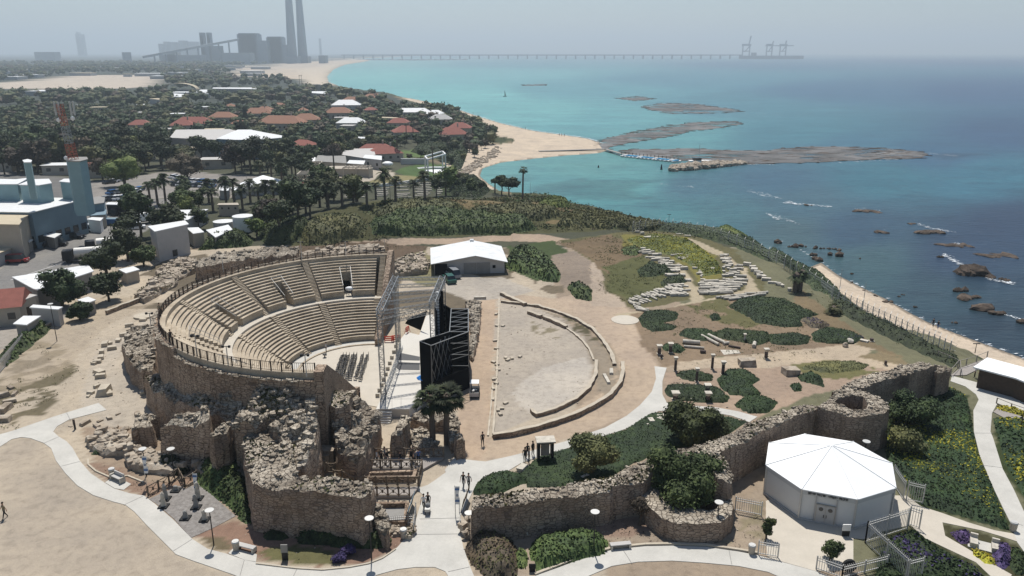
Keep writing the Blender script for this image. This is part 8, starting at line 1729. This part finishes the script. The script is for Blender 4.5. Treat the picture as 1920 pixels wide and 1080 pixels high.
# ================================================================ POWER STATION, COAL PIER
PY=3550.0
def far_box(mb,x0,x1,ytop,ybot=118.5,dist=PY,dep=60,o=Vector((0,0,0))):
    a=PD(x0,ybot,dist);b=PD(x1,ybot,dist);zt=H_at(x0,ytop,0,dist);mb.box(((a.x+b.x)/2-o.x,dist+dep/2-o.y,-8-o.z),(b.x-a.x,dep,zt+8))
for i,(xt,rt_,xb,rb_) in enumerate([(547.0,5.6,549,9),(562,5.4,569,9)]):
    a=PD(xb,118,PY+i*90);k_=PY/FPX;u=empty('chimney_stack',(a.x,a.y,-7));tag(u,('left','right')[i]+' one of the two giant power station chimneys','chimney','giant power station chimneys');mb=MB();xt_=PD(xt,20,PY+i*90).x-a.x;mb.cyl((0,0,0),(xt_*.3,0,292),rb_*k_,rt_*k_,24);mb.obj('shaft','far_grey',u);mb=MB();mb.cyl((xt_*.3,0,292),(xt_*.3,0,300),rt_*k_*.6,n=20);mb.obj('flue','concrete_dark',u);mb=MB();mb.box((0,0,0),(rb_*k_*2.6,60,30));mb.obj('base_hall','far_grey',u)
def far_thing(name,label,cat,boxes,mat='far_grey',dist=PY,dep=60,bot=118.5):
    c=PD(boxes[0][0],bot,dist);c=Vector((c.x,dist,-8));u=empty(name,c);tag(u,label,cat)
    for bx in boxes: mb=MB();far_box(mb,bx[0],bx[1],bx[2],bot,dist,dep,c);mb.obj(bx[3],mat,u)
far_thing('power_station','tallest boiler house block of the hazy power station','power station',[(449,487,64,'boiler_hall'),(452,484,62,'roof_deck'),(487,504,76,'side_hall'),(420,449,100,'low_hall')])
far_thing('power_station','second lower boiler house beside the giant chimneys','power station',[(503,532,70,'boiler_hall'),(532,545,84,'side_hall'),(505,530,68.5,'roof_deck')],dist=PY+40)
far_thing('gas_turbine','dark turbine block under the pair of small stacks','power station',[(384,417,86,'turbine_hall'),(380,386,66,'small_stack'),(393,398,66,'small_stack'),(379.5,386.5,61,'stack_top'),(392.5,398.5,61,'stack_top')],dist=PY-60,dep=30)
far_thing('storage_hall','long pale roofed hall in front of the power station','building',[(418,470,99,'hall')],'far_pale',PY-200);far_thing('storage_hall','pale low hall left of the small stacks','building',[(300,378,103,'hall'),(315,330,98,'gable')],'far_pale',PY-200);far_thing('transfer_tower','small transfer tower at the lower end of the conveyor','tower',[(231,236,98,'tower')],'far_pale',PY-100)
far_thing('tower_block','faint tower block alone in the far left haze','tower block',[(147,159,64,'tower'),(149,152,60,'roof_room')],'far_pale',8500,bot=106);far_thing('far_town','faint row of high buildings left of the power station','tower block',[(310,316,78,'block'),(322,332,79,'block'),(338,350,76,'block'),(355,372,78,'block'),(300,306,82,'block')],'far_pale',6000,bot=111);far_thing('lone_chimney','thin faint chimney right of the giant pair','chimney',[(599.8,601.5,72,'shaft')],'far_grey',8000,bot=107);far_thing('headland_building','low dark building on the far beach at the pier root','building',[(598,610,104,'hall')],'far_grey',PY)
far_thing('storage_hall','pale block in the far left haze','building',[(66,104,97.5,'hall')],'far_pale',4500,bot=112)
c=PD(447,74,PY-40);a=PD(268,107,PY-300);u=empty('conveyor',(a.x,a.y,a.z));tag(u,'long sloping coal conveyor rising to the boiler house','conveyor');mb=MB();mb.beam((0,0,0),c-a,9,9);mb.obj('gallery','far_pale',u)
for k in range(1,9): p=(c-a)*k/9;mb=MB();mb.box((p.x,p.y,-a.z-8),(5,5,p.z+a.z+6));mb.obj('trestle','far_grey',u)
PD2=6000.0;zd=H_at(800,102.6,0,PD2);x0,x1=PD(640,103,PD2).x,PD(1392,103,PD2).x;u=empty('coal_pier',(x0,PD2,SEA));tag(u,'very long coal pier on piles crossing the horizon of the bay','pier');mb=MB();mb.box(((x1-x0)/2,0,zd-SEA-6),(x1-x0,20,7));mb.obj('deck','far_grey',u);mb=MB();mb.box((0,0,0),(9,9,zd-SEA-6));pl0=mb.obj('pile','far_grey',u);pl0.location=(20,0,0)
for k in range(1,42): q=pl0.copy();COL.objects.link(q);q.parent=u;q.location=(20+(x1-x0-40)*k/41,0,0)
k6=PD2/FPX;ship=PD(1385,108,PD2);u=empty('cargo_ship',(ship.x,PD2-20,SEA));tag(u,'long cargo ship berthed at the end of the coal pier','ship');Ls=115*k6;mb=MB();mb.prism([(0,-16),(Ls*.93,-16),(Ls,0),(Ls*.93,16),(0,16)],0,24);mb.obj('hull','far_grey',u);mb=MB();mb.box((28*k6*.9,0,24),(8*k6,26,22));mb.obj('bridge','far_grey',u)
for i,(xl,xr,xj,yj,lb) in enumerate([(1393,1406,1407,67,'unloading crane with its boom raised, the leftmost of three'),(1438,1448,1450,77,'unloading crane in the middle of the three'),(1463,1474,1474,76,'rightmost unloading crane with boom out')]):
    a=PD(xl,104,PD2);b=PD(xr,104,PD2);W_=b.x-a.x;zz=H_at(xl,86,0,PD2)-SEA;zj=H_at(xj,yj,0,PD2)-SEA;u=empty('port_crane',(a.x,PD2+18,SEA));tag(u,lb,'crane','unloading cranes on the coal pier')
    for x_ in (0,W_): mb=MB();mb.box((x_,0,0),(7,7,zz));mb.obj('leg','far_grey',u)
    mb=MB();mb.box((W_/2,0,zz),(W_*1.25,20,14));mb.obj('machine_house','far_grey',u);mb=MB();mb.beam((W_*.3,0,zz*.55),(W_,0,zz),6);mb.beam((0,0,zz*.6),(W_,0,zz*.6),6);mb.obj('brace','far_grey',u)
    mb=MB();mb.beam((W_*.8,0,zz),(PD(xj,100,PD2).x-a.x,0,zj),8) ;mb.obj('mast','far_grey',u)
    if i: mb=MB();mb.beam((-W_*.4,0,zz),(W_*2.3,0,zz+2),6);mb.obj('boom','far_grey',u)
a=PD(680,112.6,5000);mb=MB();rr=random.Random(8);x0=P(668,112.3,SEA)[0];dd=P(668,112.3,SEA)[1]
for k in range(60): t_=k/59;q=P(672+200*t_,112.2+.8*math.sin(t_*3),SEA);mb.blob((q[0]-x0,q[1]-dd,1),(26,14,7*rr.uniform(.5,1.2)),1,.2)
o=mb.obj('far_breakwater','far_grey',None,loc=(x0,dd,SEA));tag(o,'thin dark breakwater line below the left part of the coal pier','breakwater')
# ================================================================ HAZE
hz=MB();hx0,hx1,hy0,hy1,hz0,hz1=-14000,16000,-600,24000,SEA-5,420
hz.box(((hx0+hx1)/2,(hy0+hy1)/2,hz0),(hx1-hx0,hy1-hy0,hz1-hz0))
m=bpy.data.materials.new('haze');m.use_nodes=True;t=m.node_tree;t.nodes.remove(t.nodes['Principled BSDF'])
pv=t.nodes.new('ShaderNodeVolumePrincipled');pv.inputs['Color'].default_value=(.80,.925,1.0,1)
pv.inputs['Density'].default_value=HAZE_D;pv.inputs['Anisotropy'].default_value=.25
t.links.new(pv.outputs['Volume'],t.nodes['Material Output'].inputs['Volume']);M['haze']=m
o=hz.obj('haze','haze');o['kind']='stuff'
